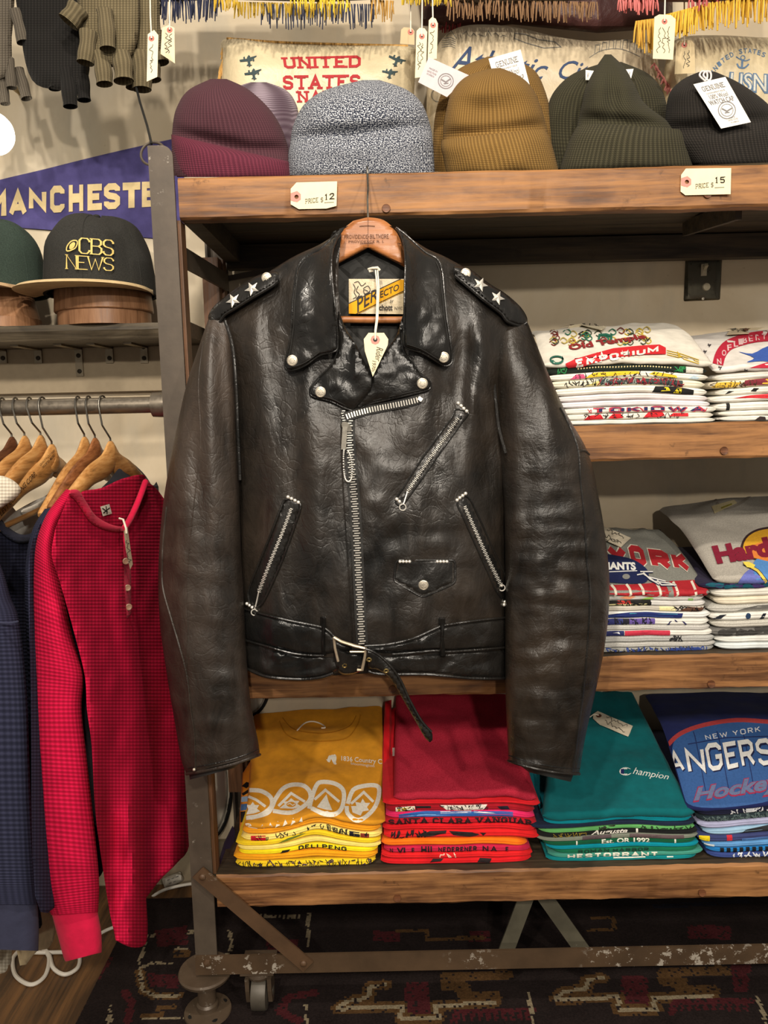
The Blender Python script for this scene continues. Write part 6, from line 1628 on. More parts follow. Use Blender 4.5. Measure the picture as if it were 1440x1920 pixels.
class TopShirt:
    """The uppermost shirt: its front face lies over the stack and runs up towards the wall."""
    def __init__(s, st, left, right, th, back_Y, name, label, mat, sag=None, hump=0.0, seed=1.0, Yf=None, hem=None, lines=()):
        """left, right: picture columns (front, back) of each side; back height read from the row given as third value."""
        s.st = st; Yf = Yf or st.Yf; s.Yf = Yf; z0 = st.z
        (lf, lb, rowl), (rf, rb, rowr) = left, right
        pyf = pix((0, Yf, z0 + th))[1]
        A0, A1 = P(lf, pyf, Yf), P(rf, pyf, Yf); B0, B1 = P(lb, rowl, back_Y), P(rb, rowr, back_Y)
        wv0 = st.wave
        def uv(u, v):         # u across, v from the front edge to the back
            x = lerp(lerp(A0.x, A1.x, u), lerp(B0.x, B1.x, u), v); y = lerp(Yf, back_Y, v)
            zb = lerp(B0.z, B1.z, u)
            base = z0 + th
            z = lerp(base, zb, v ** 1.15) + wv0(u) * (1 - sst(0, .55, v)) + hump * sin(pi * v) 
            z += .0045 * n3(u * 4, v * 5, seed) + .0022 * n3(u * 10, v * 9, seed + 4)
            for (cu, cv, su, sv, am) in lines: z += am * exp(-((u - cu) / su) ** 2 - ((v - cv) / sv) ** 2)
            return x, y, z
        r = th * .5
        def top(u, v):
            x, y, z = uv(u, v)
            e = (1 - min(1, abs(2 * u - 1)) ** 18) ** .5
            return Vector((x, y + .010 * abs(2 * u - 1) ** 10 * (1 - v), z - r * (1 - e)))
        def full(u, w):       # w: 0..1 top from back to front, 1..2 nose, 2..3 underside
            e = (1 - min(1, abs(2 * u - 1)) ** 18) ** .5
            if w <= 1: return top(u, 1 - w)
            p = top(u, 0)
            if w <= 2:
                a = (w - 1) * pi; return Vector((p.x, p.y - r * sin(a) * .8, p.z - r * e * (1 - cos(a))))
            q = top(u, w - 2); return Vector((q.x, q.y, q.z - 2 * r * e - .0005))
        s.full, s.top = full, top
        m = MB(); NW_ = 54
        ws = [i / 30 for i in range(31)] + [1 + i / 10 for i in range(1, 11)] + [2 + i / 12 for i in range(1, 13)]
        m.grid(len(ws) - 1, 48, lambda uu, vv: full(vv, ws[int(round(uu * (len(ws) - 1)))]))
        n = len(ws); b = 0
        for j in range(48): m.f.append((j * n, (j + 1) * n, (j + 1) * n + n - 1, j * n + n - 1)); m.m.append(0)
        m.f += [tuple(range(n - 1, -1, -1)), tuple(48 * n + i for i in range(n))]; m.m += [0, 0]
        s.m = m; s.mats = [mat]; s.name, s.label = name, label
    def pt(s, u, w, o=0):
        p = s.full(u, w); a = s.full(min(1, u + .004), w) - s.full(max(0, u - .004), w); b = s.full(u, w + .004) - s.full(u, max(0, w - .004))
        n = a.cross(b)
        n = n.normalized() if n.length > 1e-12 else Vector((0, -1, 0))
        if n.dot(EYE - p) < 0: n = -n
        return p + n * (o + .0005)
    def on(s, px, py, o=0):   # the point of the shirt seen at a picture position: a 2D search over the surface
        if not hasattr(s, 'tab'):
            s.tab = []
            for i in range(33):
                for j in range(45):
                    u = .01 + .98 * i / 32; w = .001 + 1.75 * j / 44
                    q = pix(s.full(u, w)); s.tab.append((q[0], q[1], u, w))
        best = min(s.tab, key=lambda t: (t[0] - px) ** 2 + (t[1] - py) ** 2); u, w = best[2], best[3]
        for _ in range(6):
            q = pix(s.full(u, w)); qu = pix(s.full(min(1, u + .003), w)); qw = pix(s.full(u, w + .003))
            a, b, c, d = (qu[0] - q[0]) / .003, (qw[0] - q[0]) / .003, (qu[1] - q[1]) / .003, (qw[1] - q[1]) / .003
            det = a * d - b * c
            if abs(det) < 1e-6: break
            ex, ey = px - q[0], py - q[1]
            du = max(-.06, min(.06, (d * ex - b * ey) / det)); dw = max(-.08, min(.08, (-c * ex + a * ey) / det))
            u = max(.004, min(.996, u + du)); w = max(.001, min(1.95, w + dw))
        return s.pt(u, w, o)
    def ink(s, rgb):
        m_ = m_ink(rgb) if isinstance(rgb, tuple) else rgb
        if m_ not in s.mats: s.mats.append(m_)
        return s.mats.index(m_)
    def text(s, VF, q, rgb, step=7, off=.0004): letter(s.m, VF, q, s.on, s.ink(rgb), step, off)
    def blob(s, poly, rgb, step=7, off=.0003, holes=()): blob(s.m, poly, s.on, s.ink(rgb), step, off, holes)
    def stroke(s, pts, w, rgb, step=7, off=.0004, smooth=0, closed=False): stroke(s.m, pts, w, s.on, s.ink(rgb), step, off, smooth, closed)
    def done(s):
        s.ob = single(s.name, s.m, s.mats, s.label, 'shirt', s.st.group, angle=50); return s.ob
J = m_cloth
def swing(label, ts, poly, eye, lines, rgb=(232, 220, 190), string=None):
    t = thing('swing_tag', label, 'tag', tuple(ts.on(eye[0], eye[1], .004)), 'swing tags on the folded shirts')
    f = lambda x, y, o=0: ts.on(x, y, .004 + o)
    m = MB(); patch(m, poly, f, .0009, 0, 4, 10, round_=False); build('card', m, m_paper(rgb), t, smooth=False)
    m = MB(); blob(m, circ(eye[0], eye[1], 5, 10, 3.5), lambda x, y, o=0: f(x, y, .0011 + o), 0, 0, .0003); build('eyelet', m, m_plain('brown_eyelet', (98, 62, 44), .6), t, smooth=False)
    if lines:
        m = MB()
        for k, l in enumerate(lines): scribble(m, *l, lambda x, y, o=0: f(x, y, .0011 + o), 0, 1.0, k + 3)
        build('handwriting', m, INK, t, smooth=False)
    if string:
        m = MB(); m.tube([f(x, y, .003) for x, y in string], .0013, 6); build('string', m, STRING, t)
    return t

# -- yellow stack, bottom shelf ------------------------------------------------------------------
YF4 = 1.370
bump = lambda c, w, a: (lambda t: a * exp(-((t - c) / w) ** 2))
YEL, GLD, PALE, LEM, MUS = (240, 206, 36), (240, 164, 24), (244, 222, 120), (248, 222, 30), (214, 146, 34)
st = Stack(436, 712, YF4, Z4 + .0005, lambda t: .020 * exp(-((t - .55) / .20) ** 2) - .004, 'yellow shirts on the bottom shelf', sc=0.91)
st.shirt(17, J(YEL), 'lowest yellow shirt of the yellow stack, covered in black line drawing', [('lines', (30, 28, 20), 445, 700, 34, 1.2), ('text', (226, 200, 70), 'Belford', 560, 600, 2, 9, 'sans'), ('lines', (70, 50, 70), 470, 700, 14, 1.8)], 4, -8)
st.shirt(17, J(GLD), 'plain golden shirt second from the bottom of the yellow stack', (), 0, -4)
st.shirt(11, J(LEM), 'lemon yellow shirt with black capital letters near the foot of the yellow stack', [('text', (28, 26, 22), 'DELI PENG', 560, 650, 2, 10, 'block'), ('poly', (40, 36, 26), [(525, 2), (540, 3), (545, 7), (530, 7)])], 10, -4)
st.shirt(11, J(PALE), 'pale yellow shirt in the middle of the yellow stack', (), 8, 2)
st.shirt(12, J(YEL), 'bright yellow shirt with a dark green smudge in the yellow stack', [('poly', (110, 120, 40), [(520, 4), (560, 6), (575, 9), (540, 9)])], 4, 2)
st.shirt(15, J(PALE), 'pale yellow shirt with a red block print in the yellow stack', [('bar', (206, 28, 44), 470, 498, 1, 12), ('lines', (30, 28, 22), 470, 700, 18, 1.4), ('bar', (26, 28, 40), 655, 674, 2, 12), ('bar', (150, 60, 44), 676, 692, 3, 11), ('text', (40, 36, 30), 'II FUN', 615, 650, 4, 12, 'sans')], 14, 4)
st.shirt(17, J((240, 160, 30)), 'orange-gold shirt right under the mustard country club shirt', (), 16, 2)
ts = TopShirt(st, (458, 476, 1338), (722, 716, 1322), .011, 1.735, 'folded_shirt', 'mustard T-shirt with white linked medallions on top of the yellow stack', J(MUS), lines=[(.5, .86, .22, .05, -.008), (.5, .35, .3, .02, .003), (.4, .55, .3, .02, -.003), (.3, .68, .2, .02, .003)])
WH = (238, 232, 216)
ts.text(sans('1836 Country C', .012), quad((640, 1418), (716, 1424), (716, 1436), (640, 1430)), WH); ts.text(sans('bloomington', .0), quad((658, 1430), (702, 1434), (702, 1441), (658, 1436)), WH)
ts.blob(c2([(614, 1424), (618, 1416), (628, 1415), (631, 1422), (628, 1434), (624, 1430), (621, 1424), (618, 1430), (614, 1428)], 3, True), WH)
ts.stroke([(628, 1430), (630, 1434)], 3, WH); ts.stroke([(612, 1425), (620, 1427)], 1.4, WH)
for (pts) in ([(462, 1534), (486, 1530), (508, 1514), (508, 1496), (490, 1484), (468, 1482)], [(512, 1521), (548, 1524), (578, 1505), (582, 1488), (570, 1474), (548, 1472), (530, 1480), (516, 1500), (510, 1514), (500, 1526), (470, 1534)],
              [(580, 1517), (584, 1500), (592, 1476), (602, 1467), (628, 1470), (644, 1484), (642, 1512), (630, 1526), (608, 1526), (584, 1516)], [(652, 1508), (662, 1482), (684, 1474), (706, 1474), (711, 1486), (704, 1512), (686, 1532), (668, 1538), (652, 1526), (650, 1512)]):
    ts.stroke(pts, 8, WH, smooth=4)
for q in ([(466, 1494), (480, 1500), (498, 1513)], [(522, 1512), (546, 1488), (572, 1504)], [(590, 1500), (610, 1482), (636, 1504)], [(658, 1508), (682, 1486), (700, 1504)]): ts.stroke(q, 5, WH)
ts.blob([(524, 1516), (534, 1508), (530, 1504), (540, 1503), (546, 1497), (552, 1502), (562, 1502), (558, 1508), (566, 1513), (550, 1517)], WH, holes=[circ(546, 1509, 9, 12, 5)]); ts.stroke([(539, 1509), (544, 1507), (549, 1511), (553, 1508)], 1.6, WH)
ts.blob([(594, 1514), (603, 1502), (612, 1490), (616, 1504), (623, 1520), (612, 1519)], WH)
ts.blob([(661, 1524), (658, 1512), (668, 1512), (666, 1504), (676, 1506), (680, 1498), (685, 1506), (694, 1506), (688, 1514), (692, 1520), (680, 1522), (676, 1530)], WH)
ts.blob([(462, 1528), (466, 1518), (460, 1510), (470, 1510), (474, 1504), (478, 1510), (486, 1510), (482, 1517), (488, 1522), (476, 1526)], WH)
ts.blob(c2([(584, 1552), (592, 1542), (604, 1540), (614, 1550), (623, 1554), (616, 1562), (604, 1560), (596, 1552)], 3, True), WH)
ts.blob(c2([(456, 1562), (457, 1546), (470, 1545), (474, 1556), (479, 1560), (474, 1563), (468, 1560), (464, 1562)], 3, True), WH)
for x in (492, 507, 521, 535, 550): ts.blob([(x - 5, 1556 - (x - 490) * .15), (x, 1546 - (x - 490) * .2), (x + 4, 1553 - (x - 490) * .2)], WH)
ts.blob([(557, 1546), (566, 1532), (568, 1544)], WH)
ts.stroke([(524, 1352), (536, 1376), (562, 1388), (610, 1390), (650, 1384), (670, 1360), (676, 1340)], 2.2, (190, 124, 24), smooth=5)
ts.stroke([(530, 1346), (548, 1366), (580, 1374), (620, 1374), (655, 1362), (668, 1342)], 1.6, (176, 112, 20), smooth=5)
ts.done()
m = MB(); m.tube([ts.on(x, y, .006) for x, y in c2([(558, 1374), (572, 1360), (586, 1356), (600, 1360), (610, 1369), (602, 1370)], 5)], .0016, 6); single('tag_string', m, STRING, 'loop of white tag string in the neck of the mustard T-shirt', 'string')
# a shirt folded on edge, left of the stack, its print showing
m = MB(); ed = [(455, 1450), (474, 1420), (476, 1440), (470, 1520), (466, 1600), (448, 1606), (450, 1520)]
patch(m, ed, atY(lambda x, y: 1.44 + .18 * (1600 - y) / 180.0), .004, .004, 8, 8); f_e = lambda x, y, o=0: P(x, y, 1.44 + .18 * (1600 - y) / 180.0 - .0085 - o)
for k, (rgb, pts) in enumerate((((26, 22, 20), [(453, 1474), (462, 1466), (473, 1470), (462, 1478)]), ((26, 22, 20), [(453, 1488), (472, 1476), (470, 1484), (456, 1492)]), ((150, 176, 200), [(453, 1494), (472, 1492), (471, 1502), (452, 1504)]), ((70, 104, 150), [(452, 1508), (470, 1506), (468, 1518), (451, 1520)]), ((26, 22, 20), [(451, 1522), (468, 1520), (465, 1540), (451, 1542)]))):
    blob(m, pts, f_e, k + 1, 0, .0003)
single('folded_shirt', m, [J((222, 140, 40))] + [m_ink(c) for c in ((26, 22, 20), (25, 22, 20), (150, 176, 200), (70, 104, 150), (27, 22, 20))], 'orange shirt with black and blue print peeking out left of the mustard T-shirt', 'shirt', 'yellow shirts on the bottom shelf')
m = MB(); patch(m, [(404, 1634), (432, 1624), (442, 1560), (436, 1548), (420, 1580)], atY(lambda x, y: 1.40 + .1 * (1634 - y) / 80), .004, .006, 10, 8, back=.004); single('folded_shirt', m, J((48, 38, 62)), 'dark purple shirt wedged between the yellow stack and the rack end', 'shirt', 'yellow shirts on the bottom shelf')

# -- red stack ------------------------------------------------------------------------------------
R1, R2, CRI, HOT, ORAN, DRED = (214, 26, 34), (222, 32, 36), (196, 32, 70), (232, 44, 104), (250, 120, 20), (160, 20, 34)
st = Stack(716, 1004, YF4, Z4 + .0005, lambda t: .006 * exp(-((t - .5) / .28) ** 2) - .010 * sst(.75, 1.05, t) + .003 * sin(t * 9), 'red shirts on the bottom shelf', sc=0.89)
BK = (36, 26, 28)
st.shirt(13, J(R1), 'lowest red shirt of the red stack with black marks at the shelf edge', [('poly', BK, [(806, 6), (826, 7), (832, 12), (812, 12)]), ('poly', BK, [(895, 5), (918, 4), (922, 11), (900, 12)])], -2, -6)
st.shirt(14, J(R2), 'plain bright red shirt second from the bottom of the red stack', [('lines', (240, 214, 190), 822, 856, 3, 1.6)], 0, -4)
st.shirt(15, J(CRI), 'crimson shirt with black lettering low in the red stack', [('text', BK, 'N', 731, 737, 3, 11, 'sans'), ('text', BK, 'VI', 744, 760, 2, 12, 'sans'), ('text', BK, 'E', 772, 777, 3, 11, 'sans'), ('text', BK, 'HII', 790, 810, 2, 13, 'block'), ('text', BK, 'NEDERENER', 822, 894, 2, 13, 'block'), ('text', BK, 'N A', 905, 932, 3, 12, 'sans'), ('text', BK, 'E', 948, 953, 3, 11, 'sans')], 4, -8)
st.shirt(16, J(ORAN), 'plain orange shirt in the lower half of the red stack', (), 0, -14)
st.shirt(20, J(R2), 'red shirt with a broad black print on its fold in the red stack', [('lines', BK, 736, 800, 12, 2.4), ('poly', BK, [(784, 8), (800, 6), (836, 12), (838, 17), (806, 16)]), ('poly', BK, [(842, 16), (850, 9), (880, 6), (900, 9), (886, 14)]), ('poly', BK, [(900, 13), (906, 7), (912, 12)])], 4, 10)
st.shirt(15, J(R1), 'plain red shirt under the black-lettered drum corps shirt', (), 2, 2)
st.shirt(15, J((190, 24, 40)), 'red shirt with black SANTA CLARA VANGUARD letters', [('text', (44, 20, 24), 'SANTA CLARA VANGUAR', 728, 1000, 1, 14, 'slab')], 4, 4)
st.shirt(16, J(HOT), 'hot pink shirt with a blue wave band on its fold', [('poly', (44, 100, 176), [(748, 2), (800, 4), (880, 5), (962, 2), (962, 12), (870, 13), (800, 14), (748, 10)]), ('poly', (232, 232, 236), [(826, 10), (884, 11), (884, 14), (826, 13)]), ('poly', (110, 160, 214), [(752, 5), (800, 7), (846, 6), (846, 8), (800, 10)]), ('poly', (232, 232, 236), [(888, 11), (930, 8), (926, 10), (889, 13.5)])], 8, 0)
st.shirt(14, J(DRED), 'dark red shirt with white and yellow block print near the top of the red stack', [('bar', (238, 228, 206), 742, 778, 2, 11), ('bar', (222, 190, 40), 746, 770, 3, 9), ('lines', (30, 24, 24), 742, 778, 9, 1.4), ('bar', (24, 20, 24), 780, 808, 7, 11), ('poly', (234, 228, 216), [(826, 12), (838, 4), (905, 2), (914, 12)]), ('lines', (40, 30, 34), 830, 912, 22, 1.3), ('poly', (34, 30, 44), [(932, 9), (940, 3), (956, 4), (952, 10)])], 8, 0)
st.shirt(16, J((216, 30, 40)), 'red shirt with white hem tags right under the crimson sweatshirt', (), 2, 10)
RSW = m_heather((160, 26, 48), (196, 48, 70), 'crimson_heather')
ts = TopShirt(st, (738, 742, 1300), (1008, 952, 1300), .016, 1.745, 'folded_shirt', 'crimson sweatshirt with no print on top of the red stack', RSW, lines=[(.9, .14, .10, .10, -.010), (.7, .1, .2, .1, .008), (.4, .55, .15, .05, .005), (.6, .3, .1, .2, .004), (.3, .75, .2, .03, -.004)])
ts.done()
for k, (xa, xb, yo, lab) in enumerate(((716, 726, 0, 'outermost red shirt standing folded left of the crimson sweatshirt'), (727, 735, .008, 'red shirt with white side labels standing folded beside the crimson sweatshirt'))):
    t = thing('folded_shirt', lab, 'shirt', tuple(P(xa, 1500, 1.45)), 'red shirts on the bottom shelf')
    yy = lambda x, y: 1.43 + (1515 - y) * .0014 + yo
    m = MB(); patch(m, [(xa + 6, 1316 + k * 14), (xb + 8, 1312 + k * 14), (xb + 6, 1420), (xb + 3, 1512), (xa + 2, 1518), (xa, 1430)], atY(yy), .006, .004, 6, 10, back=.01); b_ = build('cloth', m, J(R1 if k == 0 else (200, 22, 34)), t)
    if k:
        for (x, y, h) in ((740, 1410, 16), (733, 1484, 15)):
            m = MB(); patch(m, [(x - 4, y - h / 2), (x + 4, y - h / 2), (x + 3, y + h / 2), (x - 4, y + h / 2)], atY(lambda a, b: yy(a, b) - .012), .0015, 0, 3, 20); build('side_label', m, m_cloth((226, 206, 196), 'label_white'), t)

# -- teal stack -----------------------------------------------------------------------------------
TEAL, DTEAL, GR, DGR = (14, 128, 134), (10, 96, 100), (20, 110, 78), (16, 84, 62)
st = Stack(1012, 1312, YF4, Z4 + .0005, lambda t: .007 * exp(-((t - .55) / .25) ** 2) - .003, 'green shirts on the bottom shelf', sc=0.64)
st.shirt(14, J((10, 130, 134)), 'lowest teal shirt of the green stack with white specks at the shelf edge', [('bar', (220, 224, 210), 1150, 1210, 9, 11.5), ('bar', (220, 224, 210), 1250, 1262, 9, 11.5)], 14, -2)
st.shirt(14, J((70, 150, 132)), 'sea-green shirt with white block letters low in the green stack', [('text', (232, 230, 214), 'HESTORRANT', 1064, 1232, 1, 13, 'block')], 18, 10)
st.shirt(15, J(GR), 'green shirt with dark lettering low in the green stack', [('text', (16, 62, 48), 'ROMAN HARBOR', 1084, 1216, 3, 13, 'block')], 26, 0)
st.shirt(14, J((0, 140, 160)), 'bright teal shirt in the middle of the green stack', [], 14, 2)
st.shirt(15, J((18, 88, 58)), 'dark green shirt with white lettering dated on its fold', [('text', (226, 228, 214), 'Est. OR 1992', 1128, 1218, 3, 13, 'sans'), ('bar', (226, 228, 214), 1080, 1083, 2, 13), ('bar', (226, 228, 214), 1264, 1267, 3, 13)], 8, -4)
st.shirt(14, J((128, 134, 120)), 'grey-green shirt with a mauve panel in the green stack', [('bar', (94, 80, 84), 1092, 1146, 2, 12), ('bar', (100, 84, 86), 1180, 1282, 2, 12), ('bar', (222, 226, 206), 1146, 1180, 1, 4)], -4, 0)
st.shirt(15, J((26, 28, 28)), 'black shirt with white script in the green stack', [('text', (230, 226, 216), 'Augusta', 1108, 1176, 2, 14, 'script'), ('text', (230, 226, 216), 'I', 1192, 1196, 3, 13, 'block'), ('lines', (140, 120, 40), 1040, 1100, 10, 1.3)], -4, 0)
st.shirt(13, J((96, 168, 96)), 'light green shirt with dark print in the green stack', [('lines', (40, 50, 34), 1124, 1148, 6, 2.4), ('lines', (40, 60, 40), 1200, 1300, 14, 2.0)], 0, -6)
st.shirt(15, J((28, 40, 62)), 'navy shirt just under the teal sweatshirts in the green stack', (), -18, -4)
st.shirt(16, J((0, 130, 146)), 'second teal sweatshirt, folded under the one with white script', (), 10, -12)
ts = TopShirt(st, (1018, 1040, 1296), (1304, 1188, 1296), .018, 1.745, 'folded_shirt', 'teal sweatshirt with small white script logo on top of the green stack', J((6, 98, 103)), lines=[(.45, .25, .12, .2, -.007), (.75, .2, .2, .15, .006), (.2, .2, .15, .12, .005), (.55, .6, .3, .04, .003)])
WI = (232, 234, 228)
ts.stroke(circ(1173, 1447, 10, 16, 6), 3.4, WI, closed=True); ts.blob([(1176, 1441), (1186, 1444), (1186, 1449), (1176, 1453)], (6, 98, 103), 7, .0005)
ts.blob([(1164, 1443), (1170, 1442), (1170, 1452), (1164, 1451)], (34, 44, 100), 7, .0006)
ts.text(sans('hampion', .0, .4), quad((1187, 1439), (1254, 1452), (1254, 1466), (1186, 1456)), WI)
ts.done()
swing('cream swing tag lying on the teal sweatshirt', ts, [(1112, 1342), (1120, 1337), (1186, 1365), (1177, 1384), (1124, 1362), (1111, 1350)], (1122, 1346), [(1136, 1350, 1176, 1366), (1134, 1357, 1172, 1374)], (226, 214, 190), [(1104, 1350), (1112, 1344), (1122, 1346)])

# -- blue stack -----------------------------------------------------------------------------------
st = Stack(1322, 1600, YF4, Z4 + .0005, lambda t: .010 * sst(0, .6, t) - .002, 'blue shirts on the bottom shelf', sc=0.87)
st.shirt(14, J((56, 74, 136)), 'lowest blue shirt of the blue stack with white script', [('lines', (226, 230, 236), 1376, 1440, 9, 2.2)], 8, 0)
st.shirt(13, J((34, 120, 186)), 'bright blue shirt with black bars low in the blue stack', [('bar', (18, 22, 28), x, x + 7, 2, 11) for x in range(1350, 1440, 12)], 6, 0)
st.shirt(13, J((96, 152, 206)), 'light blue shirt low in the blue stack', [('bar', (216, 226, 232), 1324, 1340, 2, 7)], 0, 0)
st.shirt(18, J((58, 66, 112)), 'slate navy shirt with yellow and red squares in the blue stack', [('bar', (232, 208, 30), 1314, 1331, 4, 15), ('bar', (198, 44, 58), 1362, 1372, 6, 16), ('bar', (84, 130, 196), 1390, 1460, 2, 8)], -10, 0)
st.shirt(16, J((150, 186, 212)), 'pale blue shirt with a dark smoky print in the blue stack', [('poly', (44, 46, 50), [(1386, 2), (1400, 10), (1440, 14), (1500, 14), (1500, 2)])], 0, 0)
st.shirt(17, J((168, 170, 202)), 'lavender shirt in the middle of the blue stack', (), -10, 0)
st.shirt(15, J((38, 50, 56)), 'dark speckled shirt under the navy hockey shirt', [('lines', (90, 108, 108), 1320, 1440, 40, 1.0)], -10, 0)
st.shirt(14, J((26, 28, 52)), 'navy hem of the hockey shirt with small white marks', [('lines', (220, 222, 226), 1364, 1440, 9, 1.5), ('bar', (200, 204, 210), 1398, 1414, 4, 11)], -12, 0)
ts = TopShirt(st, (1290, 1210, 1300), (1620, 1560, 1296), .012, 1.745, 'folded_shirt', 'navy hockey T-shirt with NEW YORK lettering on top of the blue stack', J((28, 36, 86)), hump=.03, lines=[(.3, .5, .25, .2, .010)])
ts.blob(c2([(1262, 1396), (1280, 1378), (1320, 1362), (1380, 1352), (1470, 1356), (1500, 1420), (1470, 1490), (1380, 1512), (1300, 1512), (1280, 1488), (1262, 1440)], 4, True), (54, 92, 150), 9)
ts.stroke([(1252, 1398), (1276, 1376), (1320, 1360), (1380, 1351), (1440, 1354), (1480, 1358)], 8, (176, 64, 66), smooth=4, off=.0006)
ts.stroke([(1290, 1396), (1360, 1384), (1480, 1380)], 2, (34, 48, 96), off=.0006)
for x in (1300, 1344, 1392): ts.stroke([(x, 1372), (x + 6, 1395), (x + 24, 1490)], 1.6, (34, 48, 96), off=.0006, smooth=3)
ts.text(glyphs('NEW YORK', .15, 0, 1, .35), quad((1321, 1379), (1424, 1362), (1426, 1374), (1324, 1389)), (226, 226, 230), off=.0009)
for ch, x0, x1, yt, yb in (('A', 1254, 1284, 1408, 1450), ('N', 1288, 1324, 1402, 1456), ('G', 1326, 1356, 1396, 1448), ('E', 1360, 1384, 1394, 1444), ('R', 1388, 1416, 1390, 1440), ('S', 1420, 1450, 1388, 1438)):
    ts.text(glyphs(ch, .20), quad((x0 - 4, yt + 2), (x1 - 4, yt - 2), (x1 + 2, yb - 3), (x0 + 6, yb + 2)), (30, 34, 70), off=.0008)
    ts.text(glyphs(ch, .17), quad((x0 - 6, yt), (x1 - 6, yt - 4), (x1, yb - 5), (x0 + 4, yb)), (228, 228, 226), off=.0014)
ts.text(sans('Hockey', .055, .3), quad((1296, 1478), (1466, 1448), (1472, 1490), (1300, 1514)), (160, 50, 84), off=.0008)
ts.text(sans('Hockey', .035, .3), quad((1298, 1480), (1464, 1450), (1470, 1487), (1302, 1510)), (104, 116, 152), off=.0014)
ts.done()

# -- grey stacks on the third shelf ----------------------------------------------------------------
YF3 = 1.372
LG_, MG_, WHT = (188, 186, 180), (156, 156, 152), (222, 220, 212)
HG = lambda a: m_heather(tuple(int(k * .86) for k in a), tuple(min(255, int(k * 1.06)) for k in a), 'grey_heather')
st = Stack(1086, 1342, YF3, Z3 + .0005, lambda t: .002 * sin(t * 5), 'grey shirts under the football shirt', sc=0.8)
st.shirt(11, HG(MG_), 'lowest grey shirt of the football stack with navy lettering', [('lines', (44, 66, 136), 1140, 1330, 20, 1.8), ('lines', (40, 40, 44), 1140, 1300, 22, 1.2), ('bar', (44, 66, 136), 1256, 1312, 3, 8)], 0, 0)
st.shirt(12, HG(LG_), 'plain light grey shirt second from the bottom of the football stack', (), 0, 4)
st.shirt(16, HG((178, 178, 174)), 'grey shirt with black strokes low in the football stack', [('lines', (38, 38, 40), 1258, 1276, 7, 2)], 0, 2)
st.shirt(14, J(WHT), 'white shirt with navy and red panel in the football stack', [('bar', (40, 46, 96), 1130, 1170, 2, 12), ('bar', (196, 52, 74), 1171, 1256, 2, 12), ('bar', (40, 46, 96), 1202, 1206, 2, 12), ('poly', (220, 224, 230), [(1148, 8), (1160, 10), (1162, 6), (1154, 7)])], 0, 0)
st.shirt(12, HG((196, 194, 188)), 'plain pale grey heather shirt in the football stack', (), 0, -6)
st.shirt(18, J(WHT), 'white shirt with purple and black print in the football stack', [('bar', (52, 56, 116), 1130, 1168, 3, 15), ('bar', (34, 32, 44), 1168, 1180, 4, 15), ('bar', (104, 84, 158), 1180, 1228, 4, 15), ('lines', (30, 30, 44), 1130, 1230, 12, 2.2), ('lines', (40, 40, 90), 1256, 1286, 3, 2)], 0, -8)
st.shirt(17, J((226, 226, 222)), 'white shirt with a navy and blue striped band in the football stack', [('poly', (34, 48, 110), [(1130, 2), (1278, 2), (1280, 12), (1180, 13), (1130, 8)]), ('bar', (70, 150, 170), 1180, 1270, 10, 12), ('bar', (64, 96, 168), 1140, 1262, 4, 6)], 0, -6)
st.shirt(13, J((196, 190, 178)), 'pale shirt with brown and black print in the football stack', [('poly', (98, 66, 50), [(1270, 2), (1290, 11), (1320, 9), (1318, 2)]), ('lines', (24, 22, 22), 1262, 1322, 12, 1.8), ('bar', (232, 224, 170), 1236, 1266, 3, 11)], 0, -14)
st.shirt(14, J((210, 208, 204)), 'grey shirt with black, red and cream print in the football stack', [('bar', (26, 24, 24), 1130, 1220, 2, 13), ('bar', (190, 52, 46), 1156, 1184, 6, 12), ('bar', (236, 226, 166), 1130, 1214, 1, 6), ('lines', (24, 22, 22), 1150, 1222, 12, 2)], 0, -16)
st.shirt(12, J((200, 198, 192)), 'pale shirt splashed with orange and green under the football shirt', [('poly', (226, 150, 110), [(1160, 6), (1176, 10), (1192, 8), (1180, 4)]), ('poly', (150, 190, 90), [(1200, 3), (1220, 8), (1226, 5), (1212, 2)]), ('bar', (130, 180, 100), 1290, 1300, 2, 6)], 0, -18)
ts = TopShirt(st, (1080, 1096, 990), (1334, 1240, 992), .010, 1.74, 'folded_shirt', 'grey football T-shirt with red letters and a navy helmet, topmost of its stack', HG((136, 136, 128)), hump=.012)
RD, CRM_ = (174, 40, 48), (226, 218, 200)
for ch, x0, x1, yt, yb in (('Y', 1136, 1170, 1024, 1060), ('O', 1176, 1204, 1022, 1062), ('R', 1214, 1250, 1030, 1068), ('K', 1256, 1284, 1036, 1072)):
    sk = (x0 - 1140) * .10
    ts.text(glyphs(ch, .38), quad((x0 - 2, yt - 2), (x1 - 2, yt + 2), (x1 + 12, yb + 3), (x0 + 8, yb - 1)), CRM_, off=.0006)
    ts.text(glyphs(ch, .32), quad((x0, yt), (x1, yt + 4), (x1 + 10, yb + 1), (x0 + 10, yb - 3)), RD, off=.0011)
ts.blob([(1138, 1098), (1200, 1096), (1262, 1090), (1300, 1088), (1330, 1108), (1328, 1122), (1250, 1121), (1140, 1114)], RD, off=.0005)
for x in (1146, 1174, 1198, 1230, 1250, 1262, 1296): ts.stroke([(x, 1098 - (x - 1140) * .05), (x + 7, 1106), (x + 9, 1118)], 4.5 if x not in (1250,) else 9, CRM_ if x != 1250 else (136, 136, 128), off=.0009, smooth=3)
ts.blob(c2([(1130, 1044), (1160, 1044), (1190, 1052), (1210, 1066), (1216, 1078), (1212, 1092), (1196, 1096), (1150, 1094), (1130, 1088)], 4, True), (30, 38, 78), off=.0013)
ts.text(sans('GIANTS', .05, .1), quad((1124, 1056), (1190, 1056), (1193, 1071), (1126, 1070)), (232, 232, 228), off=.0018)
ts.stroke([(1140, 1074), (1194, 1072)], 1.6, (232, 232, 228), off=.0018)
